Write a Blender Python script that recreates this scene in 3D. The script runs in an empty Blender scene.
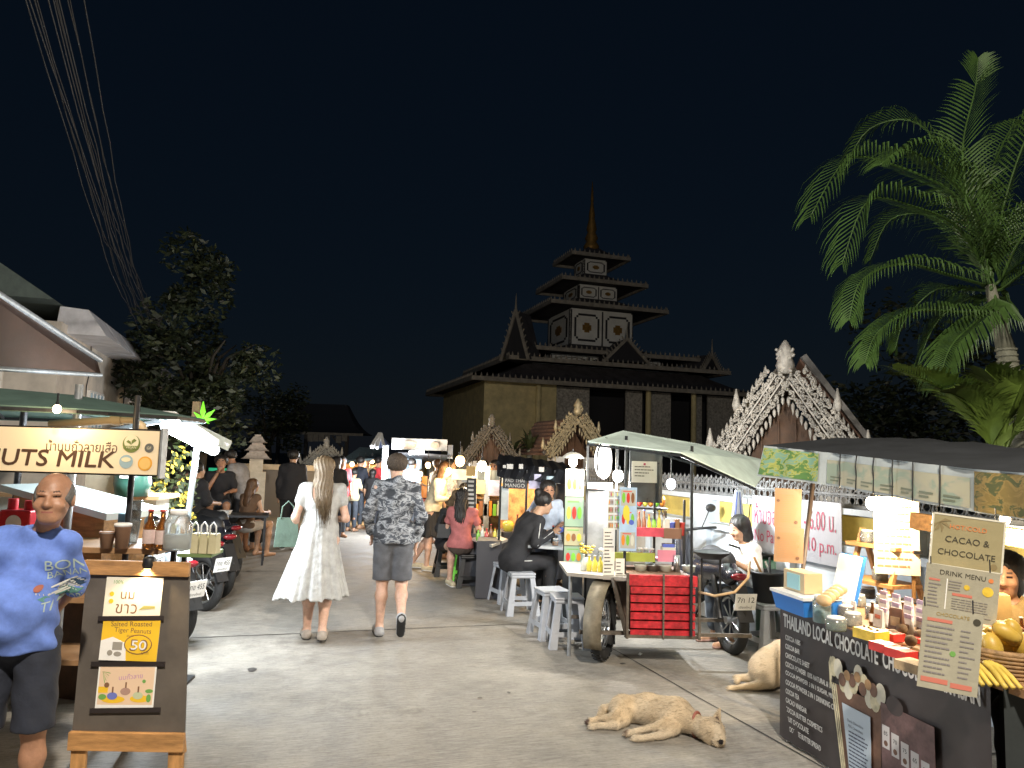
SKYS=0.0028; EXPO=0.0; LK=2.5; HAZE=0
import bpy, math, random
import numpy as np
from mathutils import Vector as V, Matrix as M, noise as MN
random.seed(7); RS=np.random.RandomState(5)
sc=bpy.context.scene; COL=sc.collection
R=math.radians; PI=math.pi
F=740.0; H=1.70; PITCH=R(5.7); ROLL=R(1.7)
CR=(M.Rotation(R(90)+PITCH,3,'X')@M.Rotation(ROLL,3,'Z')); CO=V((0,0,H))
def ray(px,py): return CR@V(((px-512)/F,(384-py)/F,-1))
def P(px,py,Y):                      # point seen at (px,py), Y metres ahead
    d=ray(px,py); return CO+d*(Y/d.y)
def G(px,py,z=0.0):                  # point at height z seen at (px,py)
    d=ray(px,py); return CO+d*((z-H)/d.z)
RA=R(17.7)                           # heading of the street
def U(v): return V(v).normalized()
# ------------------------------------------------------------ materials
MC={}
def mat(name,c=(.5,.5,.5),r=.6,metal=0,var=0,vs=8,bump=0,bs=40,em=None,es=0,trans=0,alpha=1,c2=None,spec=None,coat=0,stretch=None,sub=0,sharp=False):
    if name in MC: return MC[name]
    m=bpy.data.materials.new(name); m.use_nodes=True; nt=m.node_tree; N=nt.nodes; L=nt.links
    b=N['Principled BSDF']; b.inputs['Base Color'].default_value=(*c,1); b.inputs['Roughness'].default_value=r
    b.inputs['Metallic'].default_value=metal
    if spec is not None: b.inputs['Specular IOR Level'].default_value=spec
    if coat: b.inputs['Coat Weight'].default_value=coat
    if trans: b.inputs['Transmission Weight'].default_value=trans
    if sub: b.inputs['Subsurface Weight'].default_value=sub; b.inputs['Subsurface Radius'].default_value=(.02,.008,.004)
    if alpha<1: b.inputs['Alpha'].default_value=alpha
    if em: b.inputs['Emission Color'].default_value=(*em,1); b.inputs['Emission Strength'].default_value=es
    if var or bump or c2:
        tc=N.new('ShaderNodeTexCoord'); src=tc.outputs['Object']
        if stretch:
            mp=N.new('ShaderNodeMapping'); mp.inputs['Scale'].default_value=stretch; L.new(src,mp.inputs[0]); src=mp.outputs[0]
        if var or c2:
            n=N.new('ShaderNodeTexNoise'); n.inputs['Scale'].default_value=vs; n.inputs['Detail'].default_value=6; n.inputs['Roughness'].default_value=.65
            L.new(src,n.inputs['Vector'])
            cr=N.new('ShaderNodeValToRGB'); e=cr.color_ramp.elements
            lo=tuple(x*(1-var) for x in c); hi=c2 if c2 else tuple(min(1,x*(1+var)) for x in c)
            e[0].position=.32 if not sharp else .47; e[0].color=(*lo,1); e[1].position=.68 if not sharp else .53; e[1].color=(*hi,1)
            L.new(n.outputs['Fac'],cr.inputs[0]); L.new(cr.outputs[0],b.inputs['Base Color'])
            mr=N.new('ShaderNodeMapRange'); mr.inputs['To Min'].default_value=max(.05,r-.1); mr.inputs['To Max'].default_value=min(1,r+.12)
            L.new(n.outputs['Fac'],mr.inputs[0]); L.new(mr.outputs[0],b.inputs['Roughness'])
        if bump:
            n2=N.new('ShaderNodeTexNoise'); n2.inputs['Scale'].default_value=bs; n2.inputs['Detail'].default_value=5
            L.new(src,n2.inputs['Vector']); bp=N.new('ShaderNodeBump'); bp.inputs['Strength'].default_value=bump; bp.inputs['Distance'].default_value=.01
            L.new(n2.outputs['Fac'],bp.inputs['Height']); L.new(bp.outputs[0],b.inputs['Normal'])
    MC[name]=m; return m
def emis(name,c,s): return mat(name,(.8,.8,.8),.5,em=c,es=s)
def camo(name,cols,scale):
    m=mat(name,cols[0],.85,var=.01); nt=m.node_tree; cr=[n for n in nt.nodes if n.type=='VALTORGB'][0]; cr.color_ramp.interpolation='CONSTANT'
    no=[n for n in nt.nodes if n.type=='TEX_NOISE'][0]; no.inputs['Scale'].default_value=scale; no.inputs['Distortion'].default_value=.8; no.inputs['Detail'].default_value=3
    mp=nt.nodes.new('ShaderNodeMapping'); mp.inputs['Scale'].default_value=(1,1,1.9)
    nt.links.new(no.inputs['Vector'].links[0].from_socket,mp.inputs[0]); nt.links.new(mp.outputs[0],no.inputs['Vector'])
    e=cr.color_ramp.elements
    while len(e)<len(cols): e.new(.5)
    for i,c in enumerate(cols): e[i].position=[0,.43,.5,.57][i]; e[i].color=(*c,1)
    return m
def vcol(name,r=.85,bump=.4,bs=120,sub=0):
    m=mat(name,(.5,.5,.5),r,bump=bump,bs=bs,sub=sub); nt=m.node_tree; a=nt.nodes.new('ShaderNodeVertexColor'); a.layer_name='Col'
    nt.links.new(a.outputs[0],nt.nodes['Principled BSDF'].inputs['Base Color']); return m
blk=mat('black_plastic',(.012,.012,.013),.45,var=.3,vs=20)
dmet=mat('dark_metal',(.03,.03,.032),.4,.6,var=.3,vs=25)
steel=mat('steel',(.45,.46,.47),.3,.9,var=.2,vs=30)
galv=mat('grey_pipe',(.32,.34,.36),.45,.5,var=.2,vs=20)
white=mat('white_paint',(.75,.75,.73),.5,var=.08,vs=12)
paper=mat('white_paper',(.8,.79,.75),.6,var=.03,vs=30)
wood=mat('honey_wood',(.42,.22,.08),.55,var=.35,vs=6,stretch=(6,6,1),bump=.15,bs=30)
woodh=mat('honey_wood_long',(.42,.22,.08),.55,var=.35,vs=6,stretch=(1,6,6),bump=.15,bs=30)
dwood=mat('dark_wood',(.10,.05,.025),.6,var=.4,vs=8)
rub=mat('rubber',(.018,.018,.018),.8,var=.3,vs=40,bump=.3,bs=90)
ink=mat('ink_black',(.02,.02,.02),.7)
glass=mat('clear_glass',(.9,.95,.95),.05,trans=.95)
red=mat('red_paint',(.55,.02,.03),.45,var=.2,vs=20)
# ------------------------------------------------------------ mesh builder
TXC={}
def textmesh(s,bold=0):
    k=(s,bold)
    if k in TXC: return TXC[k]
    cu=bpy.data.curves.new('t','FONT'); cu.body=s; cu.size=1; cu.align_x='CENTER'; cu.align_y='CENTER'; cu.offset=bold; cu.resolution_u=3
    o=bpy.data.objects.new('t',cu); COL.objects.link(o); bpy.context.view_layer.update()
    me=bpy.data.meshes.new_from_object(o.evaluated_get(bpy.context.evaluated_depsgraph_get()))
    r=([tuple(v.co) for v in me.vertices],[tuple(p.vertices) for p in me.polygons])
    bpy.data.objects.remove(o); bpy.data.curves.remove(cu); bpy.data.meshes.remove(me); TXC[k]=r; return r
def frame(o,x,up):
    x=U(x); up=V(up); up=(up-x*up.dot(x)).normalized(); n=x.cross(up)
    return M(((x.x,up.x,n.x,o[0]),(x.y,up.y,n.y,o[1]),(x.z,up.z,n.z,o[2]),(0,0,0,1)))
def xf(loc=(0,0,0),rz=0,rx=0,ry=0,s=1):
    return M.Translation(loc)@M.Rotation(rz,4,'Z')@M.Rotation(ry,4,'Y')@M.Rotation(rx,4,'X')@M.Diagonal((s,s,s,1))
WM={}
def regw(o,m): WM[o.name]=m
class MB:
    def __init__(s,m=None): s.v=[];s.f=[];s.fm=[];s.sm=[];s.mats=[];s.T=M.Identity(4);s.c=0; s.mt(m) if m else None
    def mt(s,m):
        if m not in s.mats: s.mats.append(m)
        s.c=s.mats.index(m); return s
    def tr(s,T): s.T=T; return s
    def add(s,vs,fs,smooth=False):
        b=len(s.v); T=s.T
        for p in vs: s.v.append(tuple(T@V(p)))
        for f in fs: s.f.append([b+i for i in f]); s.fm.append(s.c); s.sm.append(smooth)
        return s
    def box(s,x,y,z,sx,sy,sz,rz=0,ry=0,rx=0):
        X=xf((x,y,z),rz,rx,ry); a,b,c=sx/2,sy/2,sz/2
        vs=[tuple(X@V((i*a,j*b,k*c))) for i in(-1,1) for j in(-1,1) for k in(-1,1)]
        return s.add(vs,[(0,1,3,2),(4,6,7,5),(0,4,5,1),(2,3,7,6),(0,2,6,4),(1,5,7,3)])
    def hexa(s,b,t): # bottom 4 pts, top 4 pts
        return s.add(list(b)+list(t),[(3,2,1,0),(4,5,6,7),(0,1,5,4),(1,2,6,5),(2,3,7,6),(3,0,4,7)])
    def bar(s,a,b,w,h=None,up=(0,0,1)):
        h=h or w; a=V(a);b=V(b);d=(b-a).normalized(); u=V(up)
        if abs(d.dot(u))>.98: u=V((0,1,0))
        x=d.cross(u).normalized()*w/2; y=x.cross(d).normalized()*h/2
        q=lambda c:[c-x-y,c+x-y,c+x+y,c-x+y]
        return s.hexa(q(a),q(b))
    def cyl(s,a,b,r1,r2=None,n=12,smooth=True,cap=True):
        r2=r1 if r2 is None else r2; a=V(a);b=V(b);d=(b-a).normalized(); u=V((0,0,1)) if abs(d.z)<.95 else V((1,0,0))
        x=d.cross(u).normalized(); y=d.cross(x)
        vs=[];fs=[]
        for c,r in((a,r1),(b,r2)):
            for i in range(n):
                t=2*PI*i/n; vs.append(c+x*math.cos(t)*r+y*math.sin(t)*r)
        for i in range(n): j=(i+1)%n; fs.append((i,n+i,n+j,j))
        s.add(vs,fs,smooth)
        if cap: s.add(vs[:n],[tuple(range(n))]); s.add(vs[n:],[tuple(range(n-1,-1,-1))])
        return s
    def tube(s,pts,r,n=8,closed=False,taper=None):
        pts=[V(p) for p in pts]; m=len(pts); vs=[];fs=[]; px=None
        for i,p in enumerate(pts):
            if closed: d=pts[(i+1)%m]-pts[i-1]
            else: d=pts[min(i+1,m-1)]-pts[max(i-1,0)]
            d.normalize()
            if px is None:
                u=V((0,0,1)) if abs(d.z)<.9 else V((1,0,0)); px=d.cross(u).normalized()
            else:
                px=(px-d*px.dot(d)).normalized()
            y=d.cross(px); rr=r if taper is None else r+(taper-r)*i/(m-1)
            for k in range(n): t=2*PI*k/n; vs.append(p+px*math.cos(t)*rr+y*math.sin(t)*rr)
        for i in range(m if closed else m-1):
            a=i*n; b=((i+1)%m)*n
            for k in range(n): l=(k+1)%n; fs.append((a+k,b+k,b+l,a+l))
        if not closed: fs.append(tuple(range(n))); fs.append(tuple((m-1)*n+k for k in range(n-1,-1,-1)))
        return s.add(vs,fs,True)
    def lathe(s,prof,c=(0,0,0),n=20,ax=None,sx=1,sy=1):
        vs=[];fs=[]; c=V(c); Q=M.Identity(3) if ax is None else V((0,0,1)).rotation_difference(V(ax)).to_matrix()
        for r,z in prof:
            for k in range(n): t=2*PI*k/n; vs.append(c+Q@V((r*sx*math.cos(t),r*sy*math.sin(t),z)))
        for i in range(len(prof)-1):
            for k in range(n): l=(k+1)%n; fs.append((i*n+k,i*n+l,(i+1)*n+l,(i+1)*n+k))
        fs.append(tuple(range(n-1,-1,-1))); fs.append(tuple((len(prof)-1)*n+k for k in range(n)))
        return s.add(vs,fs,True)
    def sph(s,c,r,n=12,m=8):
        if not hasattr(r,'__len__'): r=(r,r,r)
        pr=[]; vs=[];fs=[]
        for i in range(m+1):
            ph=PI*i/m
            for k in range(n): t=2*PI*k/n; vs.append((c[0]+r[0]*math.sin(ph)*math.cos(t),c[1]+r[1]*math.sin(ph)*math.sin(t),c[2]-r[2]*math.cos(ph)))
        for i in range(m):
            for k in range(n): l=(k+1)%n; fs.append((i*n+k,i*n+l,(i+1)*n+l,(i+1)*n+k))
        return s.add(vs,fs,True)
    def poly(s,pts,d=.01,z=0): # polygon in local XY, extruded z..z+d
        n=len(pts); vs=[(x,y,z) for x,y in pts]+[(x,y,z+d) for x,y in pts]
        fs=[tuple(range(n-1,-1,-1)),tuple(range(n,2*n))]+[(i,(i+1)%n,n+(i+1)%n,n+i) for i in range(n)]
        return s.add(vs,fs)
    def rect(s,x0,y0,x1,y1,z=0,d=.003): return s.poly([(x0,y0),(x1,y0),(x1,y1),(x0,y1)],d,z)
    def disc(s,x,y,r,z=0,d=.002,n=20,ry=None): return s.poly([(x+r*math.cos(2*PI*i/n),y+(ry or r)*math.sin(2*PI*i/n)) for i in range(n)],d,z)
    def text(s,t,x,y,z,w=None,h=None,bold=0,rot=0,shear=0):
        if bold:
            e=bold*.35*(h if h else w/max(3,len(t))*1.2)
            if e>.0007:
             for k,(ex,ey) in enumerate(((-e,0),(e,0),(0,-e),(0,e))): s.text(t,x+ex,y+ey,z+.0003*(k+1),w,h,0,rot,shear)
        vs,fs=textmesh(t,0)
        if not vs: return s
        xs=[v[0] for v in vs]; ys=[v[1] for v in vs]; W=max(xs)-min(xs); Hh=max(ys)-min(ys); cx=(max(xs)+min(xs))/2; cy=(max(ys)+min(ys))/2
        if w and h: kx=w/W; ky=h/Hh
        elif w: kx=ky=w/W
        else: kx=ky=h/Hh
        c,sn=math.cos(rot),math.sin(rot); out=[]
        for v in vs:
            a=(v[0]-cx)*kx; b=(v[1]-cy)*ky; a+=shear*b; out.append((x+a*c-b*sn,y+a*sn+b*c,z))
        return s.add(out,fs)
    def lines(s,x0,y0,x1,y1,n,z,seed=0,frac=.45,short=.5): # n illegible text lines
        rr=random.Random(seed); dy=(y1-y0)/n
        for i in range(n):
            y=y1-(i+.5)*dy; w=(x1-x0)*rr.uniform(short,1); xx=x0
            while xx<x0+w:
                k=min(rr.uniform(.08,.2)*(x1-x0),x0+w-xx)
                if k>.003: s.rect(xx,y-dy*frac/2,xx+k,y+dy*frac/2,z,.0006)
                xx+=k+.02*(x1-x0)
        return s
    def build(s,name,parent=None,bevel=0,world=False,mods=None,label=None):
        me=bpy.data.meshes.new(name); vs=s.v
        if world and parent is not None:
            I=WM[parent.name].inverted(); vs=[tuple(I@V(p)) for p in vs]
        me.from_pydata(vs,[],s.f); 
        for m in s.mats: me.materials.append(m)
        me.polygons.foreach_set('material_index',s.fm); me.polygons.foreach_set('use_smooth',s.sm); me.update()
        o=bpy.data.objects.new(name,me); COL.objects.link(o)
        if parent is not None: o.parent=parent; WM[o.name]=WM[parent.name]
        else: WM[o.name]=M.Identity(4)
        if bevel:
            b=o.modifiers.new('b','BEVEL'); b.width=bevel; b.segments=2; b.limit_method='ANGLE'; b.angle_limit=R(40)
        if label: o['label']=label
        return o
def meta(o,label=None,cat=None,group=None,kind=None):
    if label: o['label']=label
    if cat: o['category']=cat
    if group: o['group']=group
    if kind: o['kind']=kind
    return o
def thing(name,label,cat,loc=(0,0,0),rz=0,group=None):
    o=bpy.data.objects.new(name,None); COL.objects.link(o); o.location=loc; o.rotation_euler=(0,0,rz); o.empty_display_size=.1
    WM[o.name]=M.Translation(loc)@M.Rotation(rz,4,'Z'); return meta(o,label,cat,group)
def solo(mb,name,label,cat,group=None,bevel=0,kind=None):   # a thing that is one mesh; origin moved to its base
    xs=[p[0] for p in mb.v];ys=[p[1] for p in mb.v];zs=[p[2] for p in mb.v]
    c=V(((min(xs)+max(xs))/2,(min(ys)+max(ys))/2,min(zs)))
    mb.v=[(p[0]-c.x,p[1]-c.y,p[2]-c.z) for p in mb.v]
    o=mb.build(name,bevel=bevel); o.location=c; WM[o.name]=M.Translation(c); return meta(o,label,cat,group,kind)
def struct(mb,name): o=mb.build(name); o['kind']='structure'; return o
def copyt(root,loc,rz,label=None,group=None,s=None):
    r=root.copy(); COL.objects.link(r); r.location=loc; r.rotation_euler=(0,0,rz)
    if s: r.scale=(s,s,s)
    if label: r['label']=label
    if group: r['group']=group
    for ch in list(root.children):
        c=ch.copy(); COL.objects.link(c); c.parent=r
        for g in ch.children:
            d=g.copy(); COL.objects.link(d); d.parent=c
    WM[r.name]=M.Translation(loc)@M.Rotation(rz,4,'Z'); return r
def lamp(loc,w,c=(1,.8,.55),r=.04,parent=None,name='bulb_light',kind='POINT',spot=None,aim=None):
    l=bpy.data.lights.new(name,kind); l.energy=w*LK; l.color=c
    if kind!='AREA': l.shadow_soft_size=r
    o=bpy.data.objects.new(name,l); COL.objects.link(o)
    if spot: l.spot_size=spot; l.spot_blend=.6
    if aim is not None: o.rotation_euler=(V(aim)-V(loc)).to_track_quat('-Z','Y').to_euler()
    o.location=loc
    if parent is not None:
        I=WM[parent.name].inverted(); o.parent=parent; o.location=I@V(loc)
        if aim is not None:
            o.rotation_euler=(I.to_3x3()@(V(aim)-V(loc))).to_track_quat('-Z','Y').to_euler()
    return o
# ------------------------------------------------------------ distance-field bodies
def nets(D,o,h):
    s=D<0; nx,ny,nz=D.shape
    A=np.zeros((nx-1,ny-1,nz-1,3)); C=np.zeros((nx-1,ny-1,nz-1))
    for ax in range(3):
        for i in (0,1):
            for j in (0,1):
                off=[0,0,0]; oa=[a for a in range(3) if a!=ax]; off[oa[0]]=i; off[oa[1]]=j
                def sl(e):
                    q=list(off); q[ax]+=e; return tuple(slice(q[k],q[k]+D.shape[k]-1) for k in range(3))
                d0=D[sl(0)]; d1=D[sl(1)]; cr=(d0<0)!=(d1<0)
                t=np.where(cr,d0/np.where(cr,d0-d1,1),0)
                C+=cr
                for k in range(3):
                    A[...,k]+=cr*(t if k==ax else off[k])
    act=C>0; idx=-np.ones(C.shape,int); n=int(act.sum()); idx[act]=np.arange(n)
    g=np.argwhere(act); vs=(g+A[act]/C[act][:,None])*h+np.array(o)
    fs=[]
    for ax in range(3):
        oa=[(ax+1)%3,(ax+2)%3]
        q=[slice(0,D.shape[k]) for k in range(3)]
        q0=[slice(1,D.shape[k]-1) for k in range(3)]; q0[ax]=slice(0,D.shape[ax]-1); q1=list(q0); q1[ax]=slice(1,D.shape[ax])
        a=s[tuple(q0)]; b=s[tuple(q1)]
        for flip,mask in ((0,a&~b),(1,~a&b)):
            p=np.argwhere(mask)
            if len(p)==0: continue
            for k in oa: p[:,k]+=1
            def c(i,j):
                r=p.copy(); r[:,oa[0]]-=i; r[:,oa[1]]-=j; return idx[r[:,0],r[:,1],r[:,2]]
            f=np.stack([c(1,1),c(0,1),c(0,0),c(1,0)],1)
            if flip: f=f[:,::-1]
            fs.append(f)
    return vs,np.concatenate(fs)
class SD:
    def __init__(s): s.p=[]; s.post=[]
    def cap(s,a,b,ra,rb=None,k=.03,flat=None,fn=(0,1,0)):
        s.p.append(('c',np.array(a,float),np.array(b,float),ra,ra if rb is None else rb,k,flat,np.array(U(fn)))); return s
    def ell(s,c,r,k=.03,R3=None): s.p.append(('e',np.array(c,float),np.array(r,float),None if R3 is None else np.array(R3),k)); return s
    def sub(s,c,r,k=.01,R3=None): s.p.append(('s',np.array(c,float),np.array(r,float),None if R3 is None else np.array(R3),k)); return s
    def cut(s,pt,n): s.post.append(('p',np.array(pt,float),np.array(U(n)))); return s   # removes the side n points to
    def disp(s,fn): s.post.append(('d',fn)); return s
    def bb(s):
        lo=[];hi=[]
        for p in s.p:
            if p[0]=='c': r=max(p[3],p[4]); lo+= [np.minimum(p[1],p[2])-r]; hi+=[np.maximum(p[1],p[2])+r]
            elif p[0]=='e': r=max(p[2]); lo+=[p[1]-r]; hi+=[p[1]+r]
        return np.min(lo,0),np.max(hi,0)
    def grid(s,h):
        lo,hi=s.bb(); pad=.03+2*h; lo-=pad; hi+=pad; n=np.ceil((hi-lo)/h).astype(int)+1
        X=[lo[k]+np.arange(n[k])*h for k in range(3)]
        D=np.full(n,.3)
        for p in s.p:
            k=p[5] if p[0]=='c' else p[4]
            if p[0]=='c': r=max(p[3],p[4])+k+3*h+.01; a=np.minimum(p[1],p[2])-r; b=np.maximum(p[1],p[2])+r
            else: r=max(p[2])+k+3*h+.01; a=p[1]-r; b=p[1]+r
            i0=np.clip(((a-lo)/h).astype(int),0,n); i1=np.clip(((b-lo)/h).astype(int)+2,0,n)
            if (i1<=i0).any(): continue
            sl=tuple(slice(i0[q],i1[q]) for q in range(3))
            Q=np.stack(np.meshgrid(*[X[q][sl[q]] for q in range(3)],indexing='ij'),-1)
            if p[0]=='c':
                _,A,B,ra,rb,_,fl,fn=p
                if fl:
                    Q=Q-A; AB=B-A; Q=Q+(Q@fn)[...,None]*fn*(1/fl-1); AB=AB+(AB@fn)*fn*(1/fl-1)
                else: Q=Q-A; AB=B-A
                t=np.clip((Q@AB)/max(AB@AB,1e-9),0,1); d=np.linalg.norm(Q-t[...,None]*AB,axis=-1)-(ra+(rb-ra)*t)
                if fl: d*= (1+fl)/2
            else:
                Q=Q-p[1]
                if p[3] is not None: Q=Q@p[3]
                q=np.linalg.norm(Q/p[2],axis=-1); g=np.linalg.norm(Q/(p[2]**2),axis=-1); d=q*(q-1)/np.maximum(g,1e-6)
            O=D[sl]
            if p[0]=='s':
                d=-d; hh=np.maximum(k-np.abs(O-d),0)/k; D[sl]=np.maximum(O,d)+hh*hh*k/4
            else:
                hh=np.maximum(k-np.abs(O-d),0)/k; D[sl]=np.minimum(O,d)-hh*hh*k/4
        if s.post:
            Q=np.stack(np.meshgrid(*X,indexing='ij'),-1)
            for p in s.post:
                if p[0]=='p': D=np.maximum(D,(Q-p[1])@p[2])
                else: D=D+p[1](Q)
        D[0]=D[-1]=.3; D[:,0]=D[:,-1]=.3; D[:,:,0]=D[:,:,-1]=.3
        return D,lo
    def mesh(s,name,mats,parent,h=.012,mf=None,colf=None,smooth=True,smoothit=0):
        D,lo=s.grid(h); vs,fs=nets(D,lo,h)
        if not isinstance(mats,(list,tuple)): mats=[mats]
        me=bpy.data.meshes.new(name); me.vertices.add(len(vs)); me.vertices.foreach_set('co',vs.ravel())
        me.loops.add(len(fs)*4); me.loops.foreach_set('vertex_index',fs.ravel()); me.polygons.add(len(fs))
        me.polygons.foreach_set('loop_start',np.arange(len(fs))*4)
        for m in mats: me.materials.append(m)
        if mf is not None: me.polygons.foreach_set('material_index',mf(vs[fs].mean(1)).astype(np.int32))
        me.polygons.foreach_set('use_smooth',np.full(len(fs),smooth)); me.update(calc_edges=True); me.validate()
        if colf is not None:
            a=me.color_attributes.new('Col','FLOAT_COLOR','POINT'); c=np.ones((len(vs),4)); c[:,:3]=colf(vs); a.data.foreach_set('color',c.ravel())
        o=bpy.data.objects.new(name,me); COL.objects.link(o); o.parent=parent
        WM[o.name]=WM[parent.name] if parent is not None else M.Identity(4)
        if smoothit:
            q=o.modifiers.new('s','SMOOTH'); q.iterations=smoothit; q.factor=.5
        return o
# ------------------------------------------------------------ people
def skinm(n,c): return mat('skin_'+n,c,.5,var=.16,vs=26,sub=.08,bump=.15,bs=90)
SK={'tan':skinm('tan',(.36,.19,.115)),'fair':skinm('fair',(.55,.34,.25)),'mid':skinm('mid',(.42,.25,.16))}
eyem=mat('eye_dark',(.03,.02,.02),.25); lipm=mat('lips',(.27,.10,.08),.5); browm=mat('brow',(.10,.06,.045),.8)
hairb=mat('hair_black',(.012,.010,.009),.5,var=.4,vs=30,stretch=(6,6,1),bump=.3,bs=60)
hairg=mat('hair_ash_blonde',(.13,.09,.05),.5,var=.5,vs=30,stretch=(7,7,1),bump=.5,bs=60)
hairr=mat('hair_brown',(.09,.045,.02),.5,var=.4,vs=30,stretch=(6,6,1),bump=.3,bs=60)
hairgr=mat('hair_grey',(.10,.095,.09),.7,var=.4,vs=60,bump=.3,bs=90)
def cloth(n,c,**k): return mat('cloth_'+n,c,k.pop('r',.85),var=k.pop('var',.2),vs=k.pop('vs',14),bump=k.pop('bump',.5),bs=k.pop('bs',25),**k)
STAND=dict(pel=(0,0,.93),chest=(0,0,1.25),neck=(0,.01,1.43),head=(0,-.02,1.585),
 shl=(.160,0,1.385),shr=(-.160,0,1.385),ell=(.215,.03,1.12),elr=(-.215,.03,1.12),wrl=(.22,-.04,.88),wrr=(-.22,-.04,.88),
 hil=(.085,0,.90),hir=(-.085,0,.90),knl=(.095,-.01,.49),knr=(-.095,-.01,.49),anl=(.10,.02,.085),anr=(-.10,.02,.085))
def pose(**k): d=dict(STAND); d.update(k); return d
def sitp(seat=.45,lean=0,**k):
    z=seat+.10; dz=z-.93; j=pose()
    for a in ('pel','chest','neck','head','shl','shr','ell','elr','wrl','wrr'):
        x,y,zz=j[a]; t=(zz-.93); j[a]=(x,y-lean*max(t,0),zz+dz)
    j['hil']=(.085,-.02,z-.02); j['hir']=(-.085,-.02,z-.02)
    j['knl']=(.12,-.43,z+.0); j['knr']=(-.12,-.43,z+.0); j['anl']=(.12,-.40,.085); j['anr']=(-.12,-.40,.085)
    j['ell']=(.23,-.08-lean*.2,z+.22); j['elr']=(-.23,-.08-lean*.2,z+.22); j['wrl']=(.14,-.33,z+.2); j['wrr']=(-.14,-.33,z+.2)
    j.update(k); return j
def person(label,loc,rz,J,ht=1.7,skin='mid',build=1.0,belly=0,h=.013,yaw=0,nod=0,top=None,bottom=None,hair=None,shoes=None,fem=False,group=None,handdir=None,lod=True,foot=(0,0),extra=None,socks=None,headk=1):
    t=thing('person',label,'person',loc,rz,group); s=ht/1.7; J={k:V(v)*s for k,v in J.items()}; B=build*s
    SM=SK[skin]; b=SD(); pel,ch,ne,he=J['pel'],J['chest'],J['neck'],J['head']
    f=V((0,-1,0)); hw=.92 if fem else 1
    b.cap(pel+V((-.06,0,0))*s,pel+V((.06,0,0))*s,.095*B,k=.05*s,flat=.85)
    b.cap(pel,ch,.115*B*hw,.125*B*hw,k=.06*s,flat=.78)
    b.cap(ch+V((-.05,0,.04))*s,ch+V((.05,0,.04))*s,.118*B*hw,k=.05*s,flat=.8)
    b.cap(J['shl'],J['shr'],.058*B*hw,k=.06*s)
    if belly: b.ell((pel+ch)/2+V((0,-.05-belly*.5,-.03))*s,(.15*B,.11*B+belly*s,.17*s),k=.06*s)
    if fem:
        for sx in(-1,1): b.ell(ch+V((sx*.065,-.065,-.01))*s,(.055*s,.045*s,.055*s),k=.05*s)
    b.cap(ne+V((0,.0,-.03))*s,he+V((0,.01,-.04))*s,.056*B*hw,.052*s*hw,k=.03*s)
    for q in 'lr':
        sh,el,wr=J['sh'+q],J['el'+q],J['wr'+q]; hi,kn,an=J['hi'+q],J['kn'+q],J['an'+q]
        b.cap(sh,el,.046*B*hw,.036*B*hw,k=.03*s); b.cap(el,wr,.039*B*hw,.026*s*hw,k=.02*s)
        b.cap(hi,kn,.085*B,.055*B,k=.05*s); b.cap(kn,kn.lerp(an,.35)+V((0,.01,0)),.052*B,.055*B,k=.03*s); b.cap(kn.lerp(an,.35),an,.053*B,.034*s,k=.03*s)
        fi=0 if q=='l' else 1; fd=U((.12 if q=='l' else -.12,-1,0)); up=foot[fi]
        if up:
            heel=an+V((0,.03,.015))*s; toe=an+V((0,-.01,-.125))*s if up==1 else an+V((0,-.12,.02))*s
            b.cap(heel,toe,.036*s,.03*s,k=.02*s); ft=(heel,toe)
        else:
            heel=V((an.x,an.y+.035*s,.038*s+max(0,an.z-.085*s))); toe=heel+fd*.2*s-V((0,0,.008)); b.cap(heel,toe,.038*s,.03*s,k=.03*s,flat=None); b.cap(an,heel,.034*s,.036*s,k=.02*s); ft=(heel,toe)
        J['ft'+q]=ft
        # hand: palm, four curled fingers, thumb
        d=U(wr-el); hd=U((handdir or {}).get(q,d)); sd=V((1 if q=='l' else -1,0,0)); 
        side=U(V((0,-1,0))-hd*V((0,-1,0)).dot(hd)) if abs(hd.y)<.9 else V((0,0,1)); pn=hd.cross(side)*(1 if q=='l' else -1)
        pc=wr+hd*.05*s; b.cap(wr,pc+hd*.03*s,.026*s,.036*s,k=.015*s,flat=.5,fn=pn)
        if h<=.016:
            for i,ln in enumerate((.065,.075,.07,.055)):
                o0=wr+hd*.085*s+side*(.028-.0185*i)*s; m1=o0+(hd-pn*.15)*ln*.5*s; m2=m1+(hd*.85-pn*.6)*ln*.5*s
                b.cap(o0,m1,.0095*s,.009*s,k=.006); b.cap(m1,m2,.009*s,.0075*s,k=.006)
            o0=wr+hd*.03*s+side*.028*s; m1=o0+(hd*.6+side*.7-pn*.2)*.035*s; b.cap(o0,m1,.012*s,.011*s,k=.008); b.cap(m1,m1+(hd*.9+side*.1-pn*.3)*.03*s,.011*s,.009*s,k=.006)
    # head
    Q=M.Rotation(yaw,3,'Z')@M.Rotation(nod,3,'X'); hs=s*headk*(.96 if fem else 1)
    hp=lambda x,y,z: he+Q@(V((x,y,z))*hs)
    b.ell(hp(0,.012,.03),(.075*hs,.096*hs,.09*hs),k=.02,R3=Q); b.ell(hp(0,-.02,-.035),(.062*hs,.075*hs,.078*hs),k=.03*s,R3=Q)
    b.cap(hp(-.015,-.06,-.085),hp(.015,-.06,-.085),.026*hs,k=.03*s)
    b.cap(hp(0,-.088,.012),hp(0,-.104,-.024),.009*hs,.0155*hs,k=.012*s)
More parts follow.
